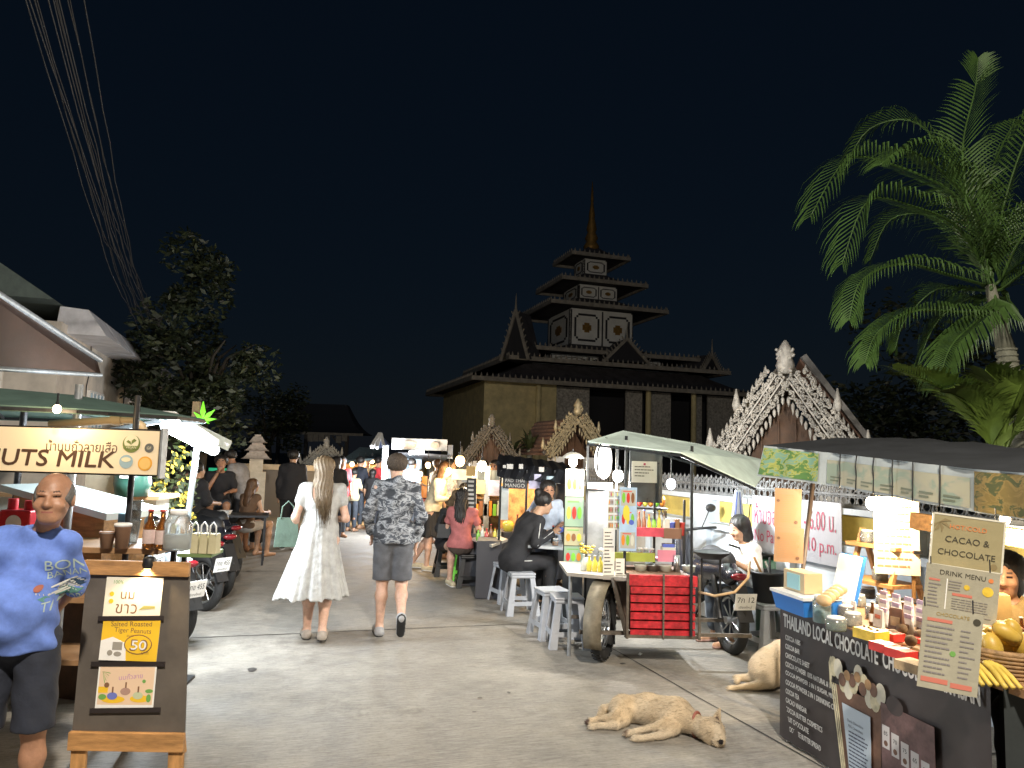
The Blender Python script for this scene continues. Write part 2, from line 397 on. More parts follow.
    for sx in(-1,1):
        b.ell(hp(sx*.013,-.097,-.027),(.010*hs,)*3,k=.008); b.ell(hp(sx*.042,-.066,-.028),(.024*hs,.022*hs,.022*hs),k=.02*s)
        b.ell(hp(sx*.079,.008,-.005),(.010*hs,.021*hs,.032*hs),k=.008,R3=Q)
        if h<.01: b.sub(hp(sx*.031,-.093,.010),(.019*hs,.011*hs,.011*hs),k=.014,R3=Q); b.cap(hp(sx*.018,-.088,.024),hp(sx*.046,-.08,.024),.0075*hs,k=.012)
    if h<.01: b.ell(hp(0,-.086,-.054),(.026*hs,.012*hs,.007*hs),k=.006,R3=Q); b.ell(hp(0,-.084,-.064),(.022*hs,.012*hs,.007*hs),k=.006,R3=Q)
    Qn=np.array(Q); hn=np.array(he)
    def mf(c):
        l=((c-hn)@Qn)/hs; r=np.zeros(len(c)); x=np.abs(l[:,0]); y=l[:,1]; z=l[:,2]; fr=y<-.05
        e=.011 if h<.01 else .014
        r[fr&(((x-.031)/.014)**2+((z-.010)/(.0046 if h<.01 else .006))**2<1)]=1
        r[fr&(x<.022)&(np.abs(z+.058)<(.0035 if h<.01 else .0055))]=2
        r[fr&(x>.016)&(x<.046)&(np.abs(z-.035+(x-.03)**2*12)<(.0028 if h<.01 else .0045))]=3
        return r
    b.mesh('body',[SM,eyem,lipm,browm],t,h,mf=mf)
    ins=.014*s
    # garments
    for g in (top or []):
        d=SD(); kind=g['k']; ls=g.get('loose',.0)*s; slv=g.get('sleeve',.5); m=g['m']; hem=g.get('hem',.0)*s
        d.cap(pel+V((0,0,hem)),ch,(.125*B*hw)+ins+ls,(.128*B*hw)+ins+ls*.5,k=.06*s,flat=.82)
        d.cap(ch+V((-.05,0,.04))*s,ch+V((.05,0,.04))*s,.12*B*hw+ins,k=.05*s,flat=.84)
        d.cap(J['shl'],J['shr'],.06*B*hw+ins*.8,k=.06*s)
        if kind!='low': d.cap(ne,ne-V((0,0,.05))*s,.06*s+ins,k=.03)
        if belly: d.ell((pel+ch)/2+V((0,-.05-belly*.5,-.03))*s,(.155*B+ls,.115*B+belly*s+ls,.18*s),k=.06*s)
        if fem:
            for sx in(-1,1): d.ell(ch+V((sx*.065,-.07,-.01))*s,(.06*s,.052*s,.06*s),k=.06*s)
        if hem<.02: d.cap(pel+V((-.05,0,hem)),pel+V((.05,0,hem)),.105*B+ins+ls,k=.06*s,flat=.85)
        for q in 'lr':
            sh,el,wr=J['sh'+q],J['el'+q],J['wr'+q]
            if slv<=0: continue
            if slv<=1: e=sh.lerp(el,slv); d.cap(sh,e,.046*B*hw+ins*.8,(.044*B*hw+ins*.8+ls*.5),k=.02*s)
            else: d.cap(sh,el,.047*B*hw+ins*.8,.040*B*hw+ins,k=.02*s); d.cap(el,el.lerp(wr,slv-1),.040*B*hw+ins,.032*s+ins*.8,k=.02*s)
        if kind=='hood':
            d.ell(ne+V((0,.06,-.0))*s,(.12*s,.065*s,.06*s),k=.03)
        zt=ne.z-(.0 if kind!='low' else .07*s)
        d.sub(ne+V((0,-.03,.055))*s,(.085*s,.085*s,.075*s),k=.01)
        if kind=='low': d.sub(ne+V((0,.10,-.03))*s,(.095*s,.13*s,.17*s),k=.01); d.sub(ne+V((0,-.06,.0))*s,(.095*s,.12*s,.12*s),k=.01)
        hz=pel.z+g.get('cutz',-.1)*s; 
        if abs((ch-pel).normalized().z)>.75: d.cut((0,0,hz),(0,0,-1))
        am=g.get('fold',.005)*s; sd=random.random()*9
        def fold(Qx,am=am,sd=sd,pz=pel.z):
            x,y,z=Qx[...,0],Qx[...,1],Qx[...,2]
            return am*(np.sin(x*38+z*21+sd)*np.sin(z*17+y*23+sd*2)+.6*np.sin(z*52+x*30*np.sin(sd)+y*19))
        if am: d.disp(fold)
        d.mesh(g.get('n','shirt'),m if isinstance(m,list) else [m],t,g.get('h',h),mf=g.get('mf'))
    for g in (bottom or []):
        d=SD(); kind=g['k']; m=g['m']; ls=g.get('loose',.01)*s
        if kind in('shorts','trousers'):
            fr=g.get('len',.9)
            d.cap(pel+V((-.06,0,0))*s,pel+V((.06,0,0))*s,.105*B+ins*.8,k=.05*s,flat=.88); d.cap(pel,pel+V((0,0,.06))*s,.118*B+ins*.6,k=.05*s,flat=.85)
            
            for q in 'lr':
                hi,kn,an=J['hi'+q],J['kn'+q],J['an'+q]
                if fr<=1: e=hi.lerp(kn,fr); d.cap(hi,e,.085*B+ins*.6+ls*.3,.062*B+ins*.6+ls*.7,k=.012*s)
                else:
                    d.cap(hi,kn,.085*B+ins*.6,.055*B+ins*.7+ls*.6,k=.012*s); e=kn.lerp(an,fr-1); d.cap(kn,e,.055*B+ins*.6+ls*.6,.042*s+ins*.5+ls*.7,k=.012*s)
                if fr<=1:
                    v=U(kn-hi)
                    if v.z<-.75: d.cut((0,0,e.z-.02*s),(0,0,-1)) if q=='l' and g.get('flat',1) else None
            am=.004*s; d.disp(lambda Qx: am*np.sin(Qx[...,2]*45+Qx[...,0]*25)*np.sin(Qx[...,0]*40+Qx[...,1]*30))
        else: # skirt / dress
            wz=pel.z+g.get('wz',.18)*s; hz=g['hemz']*s; rw=g.get('rw',.15)*s; rh=g.get('rh',.3)*s; off=V(g.get('off',(0,0,0)))*s
            A=V((pel.x,pel.y,wz)); Z=V((pel.x,pel.y,hz-.08*s))+off
            d.cap(A,A.lerp(Z,.25),rw,rw*1.12,k=.05*s,flat=.8); d.cap(A.lerp(Z,.2),Z,rw*1.1,rh,k=.05,flat=.75)
            d.cut((0,0,hz),(0,0,-1)); d.cut((0,0,wz+.02*s),(0,0,1))
            fa=g.get('fold',.012)*s
            def fold(Qx,fa=fa,A=A,Z=Z):
                x,y,z=Qx[...,0]-A.x-(Z.x-A.x)*np.clip((A.z-Qx[...,2])/(A.z-Z.z),0,1),Qx[...,1]-A.y,Qx[...,2]
                th=np.arctan2(y,x); w=np.clip((A.z-z)/(A.z-Z.z),0,1); return fa*(.15+.85*w)*(np.sin(th*9+z*2.3+np.sin(z*6)*.8)+.55*np.sin(th*21+1+z*4)+.3*np.sin(th*37+z*9))
            d.disp(fold)
        d.mesh(g.get('n',kind),m,t,g.get('h',h))
    if hair:
        d=SD(); k=hair['k']; m=hair['m']
        if k=='bald': # sides and back only
            d.ell(hp(0,.016,.015),(.0850*hs,.101*hs,.090*hs),k=.01,R3=Q); d.cut(hp(0,-.036,.03),Q@V((0,-1,.75))); d.cut(hp(0,0,-.03),Q@V((0,-.4,-1)))
        else:
            d.ell(hp(0,.018,.036),(.083*hs,.102*hs,.095*hs),k=.02,R3=Q)
            d.cap(hp(-.03,.03,.04),hp(.03,.03,.04),.076*hs,k=.03)
            if k=='short': d.sub(hp(0,-.095,-.045),(.10*hs,.09*hs,.105*hs),k=.01,R3=Q); d.cut(hp(0,.05,-.04),Q@V((0,-.35,-1)))
            if k in('bob','long','pony','bun'):
                if k=='bob': d.cap(hp(0,.035,.0),hp(0,.04,-.10),.085*hs,.08*hs,k=.03)
                if k=='long':
                    ln=hair.get('len',.4); d.cap(hp(0,.035,.0),hp(0,.085,-.14),.088*hs,.088*hs,k=.03); d.cap(hp(0,.10,-.13),he+V((hair.get('dx',0)*.5,.135,-.30))*s,.088*hs,.075*hs,k=.03,flat=.6); d.cap(he+V((hair.get('dx',0)*.5,.135,-.28))*s,he+V((hair.get('dx',0),.135,-ln-.06))*s,.075*hs,.018*hs,k=.03,flat=.6)
                if k=='pony': d.ell(hp(0,.125,.03),(.035*hs,)*3,k=.02); d.cap(hp(0,.13,.02),hp(0,.14,-.18),.035*hs,.018*hs,k=.02)
                if k=='bun': d.ell(hp(0,.10,.10),(.045*hs,)*3,k=.015)
                d.sub(hp(0,-.10,-.05),(.066*hs,.085*hs,.12*hs),k=.015,R3=Q)
            am=hair.get('am',.003); d.disp(lambda Qx: am*np.sin(Qx[...,0]*210+np.sin(Qx[...,2]*22)*2+np.sin(Qx[...,1]*60)))
        ho=d.mesh('hair',m,t,hair.get('h',min(h,.011)))
        if hair.get('strands'):
            g=MB(m); rr=random.Random(3); ln=hair.get('len',.4); dx=hair.get('dx',0)
            for i in range(hair['strands']):
                u=rr.uniform(-1,1); v=rr.random(); L=ln*rr.uniform(.65,1.15)
                p0=hp(u*.045,.03+.06*(1-u*u),.11-abs(u)*.02); p1=hp(u*.088,.085+.03*(1-u*u),.0); p2=hp(u*.088,.105+.04*(1-u*u),-.14); p3=he+V((u*.075+dx*.5,.165+.02*(1-abs(u)),-.28))*s; p4=he+V((u*.05*(1.3-v*.5)+dx,.16+.02*v,-L-.08))*s
                j=lambda a: V((rr.gauss(0,a),rr.gauss(0,a),0)); g.tube([p0,p1+j(.002),p2+j(.004),p3+j(.006),p4+j(.01)],.0035,4,taper=.0012)
            g.build('hair_strands',ho)
    if shoes:
        for q in 'lr':
            d=SD(); a,c=J['ft'+q]; k=shoes['k']
            if k=='sneaker': d.cap(a,c,.044*s,.04*s,k=.02); d.cap(a,a.lerp(J['an'+q],.5),.042*s,.038*s,k=.02); 
            else: d.cap(a-V((0,0,.018))*s,c-V((0,0,.014))*s,.04*s,.036*s,k=.02,flat=.5,fn=(0,0,1))
            o=d.mesh('shoe' if k=='sneaker' else 'sandal',shoes['m'],t,min(h,.011))
            if k=='sneaker':
                e=SD(); up=foot[0 if q=='l' else 1]
                if up==1: off=V((0,.028,0))*s; e.cap(a+off,c+off,.043*s,.04*s,k=.01,flat=.35,fn=(0,1,0))
                else: off=V((0,0,-.03))*s; e.cap(a+off,c+off,.045*s,.041*s,k=.01,flat=.3,fn=(0,0,1))
                e.mesh('sole',shoes.get('sole',white),o,min(h,.011))
    return t,J,s
# ------------------------------------------------------------ world, camera
w=bpy.data.worlds.new('World'); sc.world=w; w.use_nodes=True; nt=w.node_tree
bg=nt.nodes['Background']; sk=nt.nodes.new('ShaderNodeTexSky'); sk.sky_type='NISHITA'; sk.sun_disc=False
sk.sun_elevation=R(35); sk.sun_rotation=R(200); sk.air_density=1.6; sk.dust_density=.2; sk.ozone_density=4
mx=nt.nodes.new('ShaderNodeMix'); mx.data_type='RGBA'; mx.inputs[0].default_value=.82; mx.inputs[7].default_value=(.55,1.35,2.9,1); nt.links.new(sk.outputs[0],mx.inputs[6]); nt.links.new(mx.outputs[2],bg.inputs[0]); bg.inputs[1].default_value=SKYS
sun=bpy.data.lights.new('moon','SUN'); sun.energy=.012; sun.angle=R(.5); sun.color=(.75,.85,1)
so=bpy.data.objects.new('moon',sun); COL.objects.link(so); so.rotation_euler=(R(55),0,R(-20))
cd=bpy.data.cameras.new('camera'); cam=bpy.data.objects.new('camera',cd); COL.objects.link(cam); sc.camera=cam
cd.sensor_width=36; cd.lens=F/1024*36; cd.clip_end=800; cd.clip_start=.05
cam.matrix_world=M.Translation(CO)@CR.to_4x4()
sc.view_settings.view_transform='Standard'; sc.view_settings.look='None'; sc.view_settings.exposure=EXPO; sc.view_settings.gamma=1
sc.cycles.use_denoising=True; sc.cycles.max_bounces=6; sc.cycles.diffuse_bounces=3; sc.cycles.sample_clamp_indirect=4
# ------------------------------------------------------------ ground
def roadmat():
    m=mat('concrete_road',(.27,.25,.22),.8); nt=m.node_tree; N=nt.nodes; L=nt.links; b=N['Principled BSDF']
    tc=N.new('ShaderNodeTexCoord'); mp=N.new('ShaderNodeMapping'); mp.inputs['Rotation'].default_value=(0,0,-RA); L.new(tc.outputs['Object'],mp.inputs[0])
    def ns(s,d,v=None,ro=.6):
        n=N.new('ShaderNodeTexNoise'); n.inputs['Scale'].default_value=s; n.inputs['Detail'].default_value=d; n.inputs['Roughness'].default_value=ro; L.new(v or mp.outputs[0],n.inputs['Vector']); return n
    def mixc(f,a,bb,bt='MIX'):
        x=N.new('ShaderNodeMix'); x.data_type='RGBA'; x.blend_type=bt
        if isinstance(f,float): x.inputs[0].default_value=f
        else: L.new(f,x.inputs[0])
        for i,q in ((6,a),(7,bb)):
            if isinstance(q,tuple): x.inputs[i].default_value=(*q,1)
            else: L.new(q,x.inputs[i])
        return x.outputs[2]
    def ramp(f,a,c):
        r=N.new('ShaderNodeMapRange'); r.inputs[1].default_value=a; r.inputs[2].default_value=c; L.new(f,r.inputs[0]); return r.outputs[0]
    big=ns(.55,5); mid=ns(3.2,8,None,.72); fine=ns(38,4); 
    ms=N.new('ShaderNodeMapping'); ms.inputs['Scale'].default_value=(5,70,1); L.new(mp.outputs[0],ms.inputs[0]); brush=ns(1.3,6,ms.outputs[0],.7)
    c=mixc(ramp(big.outputs[0],.35,.65),(.17,.155,.13),(.31,.285,.24))
    c=mixc(ramp(mid.outputs[0],.62,.40),c,mixc(.7,c,(.11,.10,.088)))
    c=mixc(ramp(brush.outputs[0],.4,.68),c,mixc(.4,c,(.50,.48,.44)))
    c=mixc(ramp(fine.outputs[0],.5,.75),c,mixc(.3,c,(.08,.075,.07)))
    st=ns(1.1,6,None,.75); c=mixc(ramp(st.outputs[0],.56,.66),c,mixc(.45,c,(.08,.072,.06)))
    L.new(c,b.inputs['Base Color'])
    L.new(ramp(mid.outputs[0],-.6,.95),b.inputs['Roughness'])
    bp=N.new('ShaderNodeBump'); bp.inputs['Strength'].default_value=.55; bp.inputs['Distance'].default_value=.006
    ad=N.new('ShaderNodeMath'); L.new(brush.outputs[0],ad.inputs[0]); L.new(fine.outputs[0],ad.inputs[1]); L.new(ad.outputs[0],bp.inputs['Height']); L.new(bp.outputs[0],b.inputs['Normal'])
    return m
ROAD=roadmat(); g=MB(mat('bare_ground',(.10,.09,.07),.9,var=.3,vs=2)); g.add([(-400,-60,-.02),(400,-60,-.02),(400,600,-.02),(-400,600,-.02)],[(0,1,2,3)]); struct(g,'ground')
def RP(x,y,z=0): # street frame -> world ; x right, y along the street, origin on the dog's joint line
    c,s=math.cos(RA),math.sin(RA); return V((x*c-y*s,x*s+y*c,z))
g=MB(ROAD); n=40
g.tr(M.Rotation(RA,4,'Z')); g.add([(-6.2,-8,0),(4.9,-8,0),(4.9,42,0),(-6.2,42,0)],[(0,1,2,3)]); struct(g,'road')
g=MB(mat('joint_tar',(.035,.033,.03),.9,var=.3,vs=30)); g.tr(M.Rotation(RA,4,'Z'))
def crackline(a,b,w,sd,n=60):
    rr=random.Random(sd); vs=[]; a=V(a);b=V(b); d=(b-a).normalized(); p=V((-d.y,d.x,0)); o=0
    for i in range(n+1):
        q=a.lerp(b,i/n); o=.8*o+rr.uniform(-.006,.006); ww=w*rr.uniform(.5,1.2); vs+= [q+p*(o-ww/2),q+p*(o+ww/2)]
    g.add(vs,[(2*i,2*i+2,2*i+3,2*i+1) for i in range(n)])
IR=M.Rotation(-RA,3,'Z')
j1=IR@G(649,670); j2=IR@G(800,756); d=(j2-j1)/(j2.y-j1.y)
crackline(j1+d*14,j1+d*-6,.014,1); 
for k,yy in enumerate((3.55,7.4,11.2,15,18.8,23,27,31)): crackline((-6.2,yy+0*.1,.004),(4.6,yy,.004),.016,k+5)
for v in range(len(g.v)): g.v[v]=(g.v[v][0],g.v[v][1],.004)
crackline((-2.2,-8,.0041),(-2.2,40,.0041),.012,77,120)
struct(g,'road_joint')
pm1=mat('patch_light',(.27,.25,.22),.8,var=.3,vs=5,bump=.5,bs=60); pm2=mat('patch_dark',(.10,.092,.08),.85,var=.35,vs=6,bump=.6,bs=70)
g=MB(pm1); g.tr(M.Rotation(RA,4,'Z')); rr=random.Random(15)
def blob(x,y,a,b,m,z,n=40,sd=1,j=.16):
    q=random.Random(sd); g.mt(m); rs=[1+q.uniform(-j,j) for _ in range(n)]; rs=[(rs[i-1]+rs[i]+rs[(i+1)%n])/3 for i in range(n)]
    g.add([(x+a*math.cos(2*PI*i/n)*rs[i],y+b*math.sin(2*PI*i/n)*rs[i],z) for i in range(n)],[tuple(range(n))])
def slab(x,y,w_,h_,m,z,sd):
    q=random.Random(sd); g.mt(m); P4=[(x,y),(x+w_,y),(x+w_,y+h_),(x,y+h_)]; pts=[]
    for k in range(4):
        a=P4[k];b=P4[(k+1)%4]
        for i in range(10): t=i/10; pts.append((a[0]+(b[0]-a[0])*t+q.uniform(-.012,.012),a[1]+(b[1]-a[1])*t+q.uniform(-.012,.012),z))
    g.add(pts,[tuple(range(len(pts)))])
slab(2.35,6.7,.9,.7,pm1,.0025,2); slab(-.5,2.2,.8,1.0,pm1,.0024,6)
struct(g,'road_patch')
oil=mat('oil_stain',(.045,.04,.036),.45,var=.5,vs=9)
g=MB(oil); g.tr(M.Rotation(RA,4,'Z'))
for k in range(26):
    x=rr.uniform(-3.6,3.6); y=rr.uniform(2.2,13); r_=rr.uniform(.012,.04); blob(x,y,r_,r_*rr.uniform(.7,1.6),oil,.0032+.0001*(k%5),14,k,.35)
struct(g,'oil_stain')
# ------------------------------------------------------------ temple
tilem=mat('dark_roof_tile',(.07,.065,.07),.8,var=.4,vs=2,bump=.5,bs=12); trimm=mat('temple_trim',(.33,.30,.25),.7,var=.3,vs=3,bump=.4,bs=14)
tw=mat('temple_white',(.8,.8,.76),.7,var=.1,vs=2); ty=mat('temple_yellow',(.75,.64,.34),.6,var=.2,vs=2); tdk=mat('temple_dark',(.03,.03,.035),.8); tgold=mat('old_gold',(.35,.2,.05),.5,.5,var=.3,vs=6)
T=thing('temple','dark multi-tiered temple with stepped roofs, patterned white panels and a tall spire','temple',(-1.4,38,0),RA)
def hip(mb,x0,y0,x1,y1,z0,X0,Y0,X1,Y1,z1,sag=.12,n=5):
    # concave hipped roof, made of rings
    rings=[]
    for i in range(n+1):
        t=i/n; z=z0+(z1-z0)*t-sag*(z1-z0)*math.sin(PI*t)*1.6; L=lambda a,b:a+(b-a)*t
        rings.append([(L(x0,X0),L(y0,Y0),z),(L(x1,X1),L(y0,Y0),z),(L(x1,X1),L(y1,Y1),z),(L(x0,X0),L(y1,Y1),z)])
    vs=[p for r in rings for p in r]; fs=[]
    for i in range(n):
        for k in range(4): l=(k+1)%4; fs.append((i*4+k,i*4+l,(i+1)*4+l,(i+1)*4+k))
    fs.append((3,2,1,0)); fs.append(tuple(n*4+k for k in range(4))); mb.add(vs,fs)
def eavetrim(mb,x0,y0,x1,y1,z,h=.22,step=.3):
    for a,b in (((x0,y0),(x1,y0)),((x0,y0),(x0,y1)),((x1,y0),(x1,y1)),((x0,y1),(x1,y1))):
        a=V((*a,z));b=V((*b,z)); mb.bar(a,b,.10,h); L=(b-a).length; n=int(L/step)
        for i in range(n): q=a.lerp(b,(i+.5)/n); mb.lathe([(.0,.0),(.06,.03),(.05,.1),(.0,.22)],q+V((0,0,h/2)),5)
CX,CY=8,5
g=MB(tilem); g.tr(M.Identity(4)); hip(g,-.9,-.9,16.9,10.9,5.7,CX-5.4,CY-3.9,CX+5.4,CY+3.9,6.85); g.build('main_roof',T)
g=MB(trimm); eavetrim(g,-.9,-.9,16.9,10.9,5.65); g.build('main_eave',T)
def panels(mb,x0,x1,z0,z1,y,nx,nrm='y'):
    w=(x1-x0)/nx
    for i in range(nx):
        a=x0+i*w
        def rr(u0,v0,u1,v1,m,d):
            mb.mt(m); X0=a+u0*w;X1=a+u1*w;Z0=z0+v0*(z1-z0);Z1=z0+v1*(z1-z0)
            if nrm=='y': mb.box((X0+X1)/2,y,(Z0+Z1)/2,X1-X0,d,Z1-Z0)
            else: mb.box(y,(X0+X1)/2,(Z0+Z1)/2,d,X1-X0,Z1-Z0)
        rr(0,0,1,1,tw,.12)
        for q in ((.1,.22,.16,.78),(.84,.22,.9,.78),(.22,.1,.78,.16),(.22,.84,.78,.9)): rr(*q,tdk,.17)
        for (u,v) in ((.16,.16),(.16,.78),(.78,.16),(.78,.78)): rr(u,v,u+.06,v+.06,tdk,.17)
        rr(.42,.36,.58,.64,tgold,.18); rr(.36,.42,.64,.58,tgold,.175)
        rr(0,0,.02,1,tdk,.19); rr(.98,0,1,1,tdk,.19)
z=7.9
tiers=[(4.9,3.5,6.3,6.95,6.7,5.0,4),(3.5,2.6,6.9,7.7,5.2,4.2,3),(2.0,1.8,8.35,10.6,3.7,3.1,2),(1.25,1.15,11.3,12.25,2.75,2.3,2),(.75,.7,12.95,14.0,1.9,1.6,1)]
# wall half sizes, z0,z1, roof half sizes
for k,(hx,hy,z0,z1,ex,ey,nx) in enumerate(tiers):
    g=MB(tw); g.box(CX,CY,(z0+z1)/2,hx*2-.1,hy*2-.1,z1-z0); panels(g,CX-hx,CX+hx,z0+.1,z1-.1,CY-hy,nx); panels(g,CY-hy,CY+hy,z0+.1,z1-.1,CX-hx,1,'x')
    g.build('tier_wall',T)
    nxt=tiers[k+1] if k<4 else (.2,.2,15.2)
    g=MB(tilem); hip(g,CX-ex,CY-ey,CX+ex,CY+ey,z1+.05,CX-nxt[0],CY-nxt[1],CX+nxt[0],CY+nxt[1],(nxt[2] if k<4 else 14.9)+.1); rf=g.build('tier_roof',T)
    g=MB(trimm); eavetrim(g,CX-ex,CY-ey,CX+ex,CY+ey,z1); g.build('eave_trim',rf)
g=MB(tgold); g.lathe([(.45,14.7),(.5,15.0),(.3,15.3),(.42,15.5),(.25,15.9),(.33,16.1),(.18,16.8),(.2,17.0),(.08,17.8),(.1,18),(.02,19.2)],(CX,CY,0),12); g.build('spire',T)
# gables in the fourth roof
def minigable(mb,x,y,z,w,h,rz=0):
    mb.tr(xf((x,y,z),rz)); mb.mt(trimm)
    for s in(-1,1):
        mb.bar((s*w/2,-.1,0),(0,-.1,h),.12,.2)
        for i in range(7): t=i/7; mb.bar((s*w/2*(1-t),-.1,h*t),(s*w/2*(1-t)+s*.12,-.1,h*t+.22),.05,.06)
    mb.lathe([(.1,0),(.12,.2),(.03,.5),(.01,1.0)],(0,-.1,h),6)
    mb.mt(tw); mb.poly([(-w/2+.1,0),(w/2-.1,0),(0,h-.1)],.1); mb.tr(M.Identity(4))
g=MB(trimm)
def mg(x,y,z,w,h,rz):
    g.tr(xf((x,y,z),rz)@M.Rotation(R(90),4,'X')); g.mt(tdk); g.poly([(-w/2+.1,0),(w/2-.1,0),(0,h-.1)],.1); g.mt(tilem)
    g.add([(-w/2,0,-1.6),(0,h,-1.6),(w/2,0,-1.6),(-w/2,0,.1),(0,h,.1),(w/2,0,.1)],[(0,1,4,3),(1,2,5,4),(0,2,1),(3,5,2,0)]); g.mt(trimm)
    for s in(-1,1):
        g.bar((s*w/2*1.1,-.1,.15),(0,h,.15),.16,.1)
        for i in range(8): t=i/8; g.bar((s*w/2*(1-t),h*t,.15),(s*w/2*(1-t)+s*.16,h*t+.26,.15),.05,.05)
    g.cyl((0,h-.1,.15),(0,h+.9,.15),.09,.01,6); g.tr(M.Identity(4))
for q_ in ((CX-6.3,CY-4.8,6.9,1.5,2.6,-.8),(CX+.2,CY-4.6,7.2,2.6,1.3,0),(CX+5.6,CY-4.6,7.0,1.6,1.0,.3)): g=MB(trimm); mg(*q_); g.build('roof_gable',T)
g=MB(ty); g.box(2.0,.2,2.85,4.0,.25,5.6); g.box(.1,5,2.85,.2,9.4,5.6); g.build('yellow_wall',T)
g=MB(tdk); g.box(10.5,2.6,2.85,12,.2,5.6); g.build('inner_wall',T)
lace=mat('carved_plaster',(.42,.40,.36),.8,var=.5,vs=9,bump=.9,bs=16)
for x0,x1 in ((4.1,6.0),(8.2,9.2),(9.5,11.0),(12.4,13.0),(13.4,15.6)):
    g=MB(lace)
    g.box((x0+x1)/2,.35,4.2,x1-x0,.12,2.8)
    for i in range(9): g.box(x0+(x1-x0)*(i+.5)/9,.35,2.8-.35*math.sin(i*2.1)**2,(x1-x0)/9,.13,.7)
    g.build('carved_screen',T)
for x in (2.9,9.35,12.2,15.7):
    g=MB(ty); g.cyl((x,-.15,.3),(x,-.15,5.6),.16,.15,12); g.box(x,-.15,.15,.5,.5,.3); g.build('column',T)
# ------------------------------------------------------------ far pavilion
T=thing('pavilion','dim open timber pavilion with pale fascia far beyond the crowd','pavilion',(-13.6,44,0),RA*.2)
g=MB(mat('dim_tile',(.03,.035,.045),.9)); hip(g,-1.5,-1.5,9,7,4.9,1.5,2,6.5,4,8.0); g.build('roof',T)
g=MB(trimm); g.box(3.7,-1.5,4.8,10.5,.1,.25)
for i in range(12): g.box(.4+i*.6,-1.45,4.45-.2*math.sin(i*1.7)**2,.55,.08,.7) if i not in (3,4,9) else None
g.build('fascia',T)
for x in(0,2.9,7.2): g=MB(mat('dim_wood',(.1,.09,.08),.8)); g.box(x,-1,2.4,.35,.35,4.8); g.build('post',T)
g=MB(MC['dim_wood'])
g.bar((0,-1,3.0),(1.6,-1,4.6),.15); g.build('brace',T); g=MB(MC['dim_wood']); g.bar((7.2,-1,3.0),(5.6,-1,4.6),.15); g.build('brace',T)
g=MB(trimm); g.box(-.6,-1.8,6.2,.25,.25,3.0); g.box(-.9,-1.8,6.9,.9,.12,.3); g.build('finial_post',T); T.scale=(.55,.55,.58)
# ------------------------------------------------------------ trees
leafm=mat('leaf_dark',(.018,.026,.012),.5,var=.5,vs=3); leafm2=mat('leaf_mid',(.038,.048,.018),.5,var=.4,vs=3); bark=mat('bark',(.035,.03,.022),.9,var=.4,vs=9,bump=.6,bs=20)
def tree(name,label,loc,ht,cr,cz,n,seed,leaf=.13,group=None,clumps=26,vz=1.15):
    rr=random.Random(seed); T=thing(name,label,'tree',loc,0,group)
    g=MB(bark); g.tube([(0,0,-.1),(.1,0,ht*.25),(.0,.1,ht*.5)],.22,10,taper=.13)
    for i in range(7):
        a=i*.9+rr.random(); e=V((math.cos(a)*cr*.7,math.sin(a)*cr*.7,cz+rr.uniform(-.3,.5)*cr)); g.tube([(0,.05,ht*.4),e*.5+V((0,0,ht*.28)),e],.06,6,taper=.015)
    g.build('trunk',T)
    g=MB(leafm); cl=[]
    for i in range(clumps):
        d=V((rr.gauss(0,1),rr.gauss(0,1),rr.gauss(0,.8))).normalized()*rr.uniform(.45,1)
        cl.append((V((d.x*cr,d.y*cr,cz+d.z*cr*vz)),rr.uniform(.22,.42)*cr))
    for i in range(n):
        c,r=cl[rr.randrange(clumps)]; g.mt(leafm if rr.random()<.7 else leafm2)
        d=V((rr.gauss(0,1),rr.gauss(0,1),rr.gauss(0,1))).normalized()*r*rr.uniform(.5,1.05); p=c+d
        x=V((rr.gauss(0,1),rr.gauss(0,1),rr.gauss(0,.5))).normalized(); y=x.cross(V((rr.gauss(0,1),rr.gauss(0,1),rr.gauss(0,1)))).normalized(); s=leaf*rr.uniform(.6,1.3)
        g.add([p-x*s,p+y*s*.4,p+x*s,p-y*s*.4],[(0,1,2,3)])
    g.build('crown',T); return T
tree('leafy_tree','dim leafy tree rising behind the glowing green leaf sign',(-7.6,18,0),6.4,1.75,4.1,8500,3,.10,vz=1.5)
tree('leafy_tree','low dark tree standing before the far timber pavilion',(-10.8,33,0),4.4,1.9,3.0,3000,19,.11,clumps=16)
tree('leafy_tree','dark trees behind the white wall to the right of the temple',(12.5,24,0),5,3.3,2.7,5000,12,.14,clumps=20)
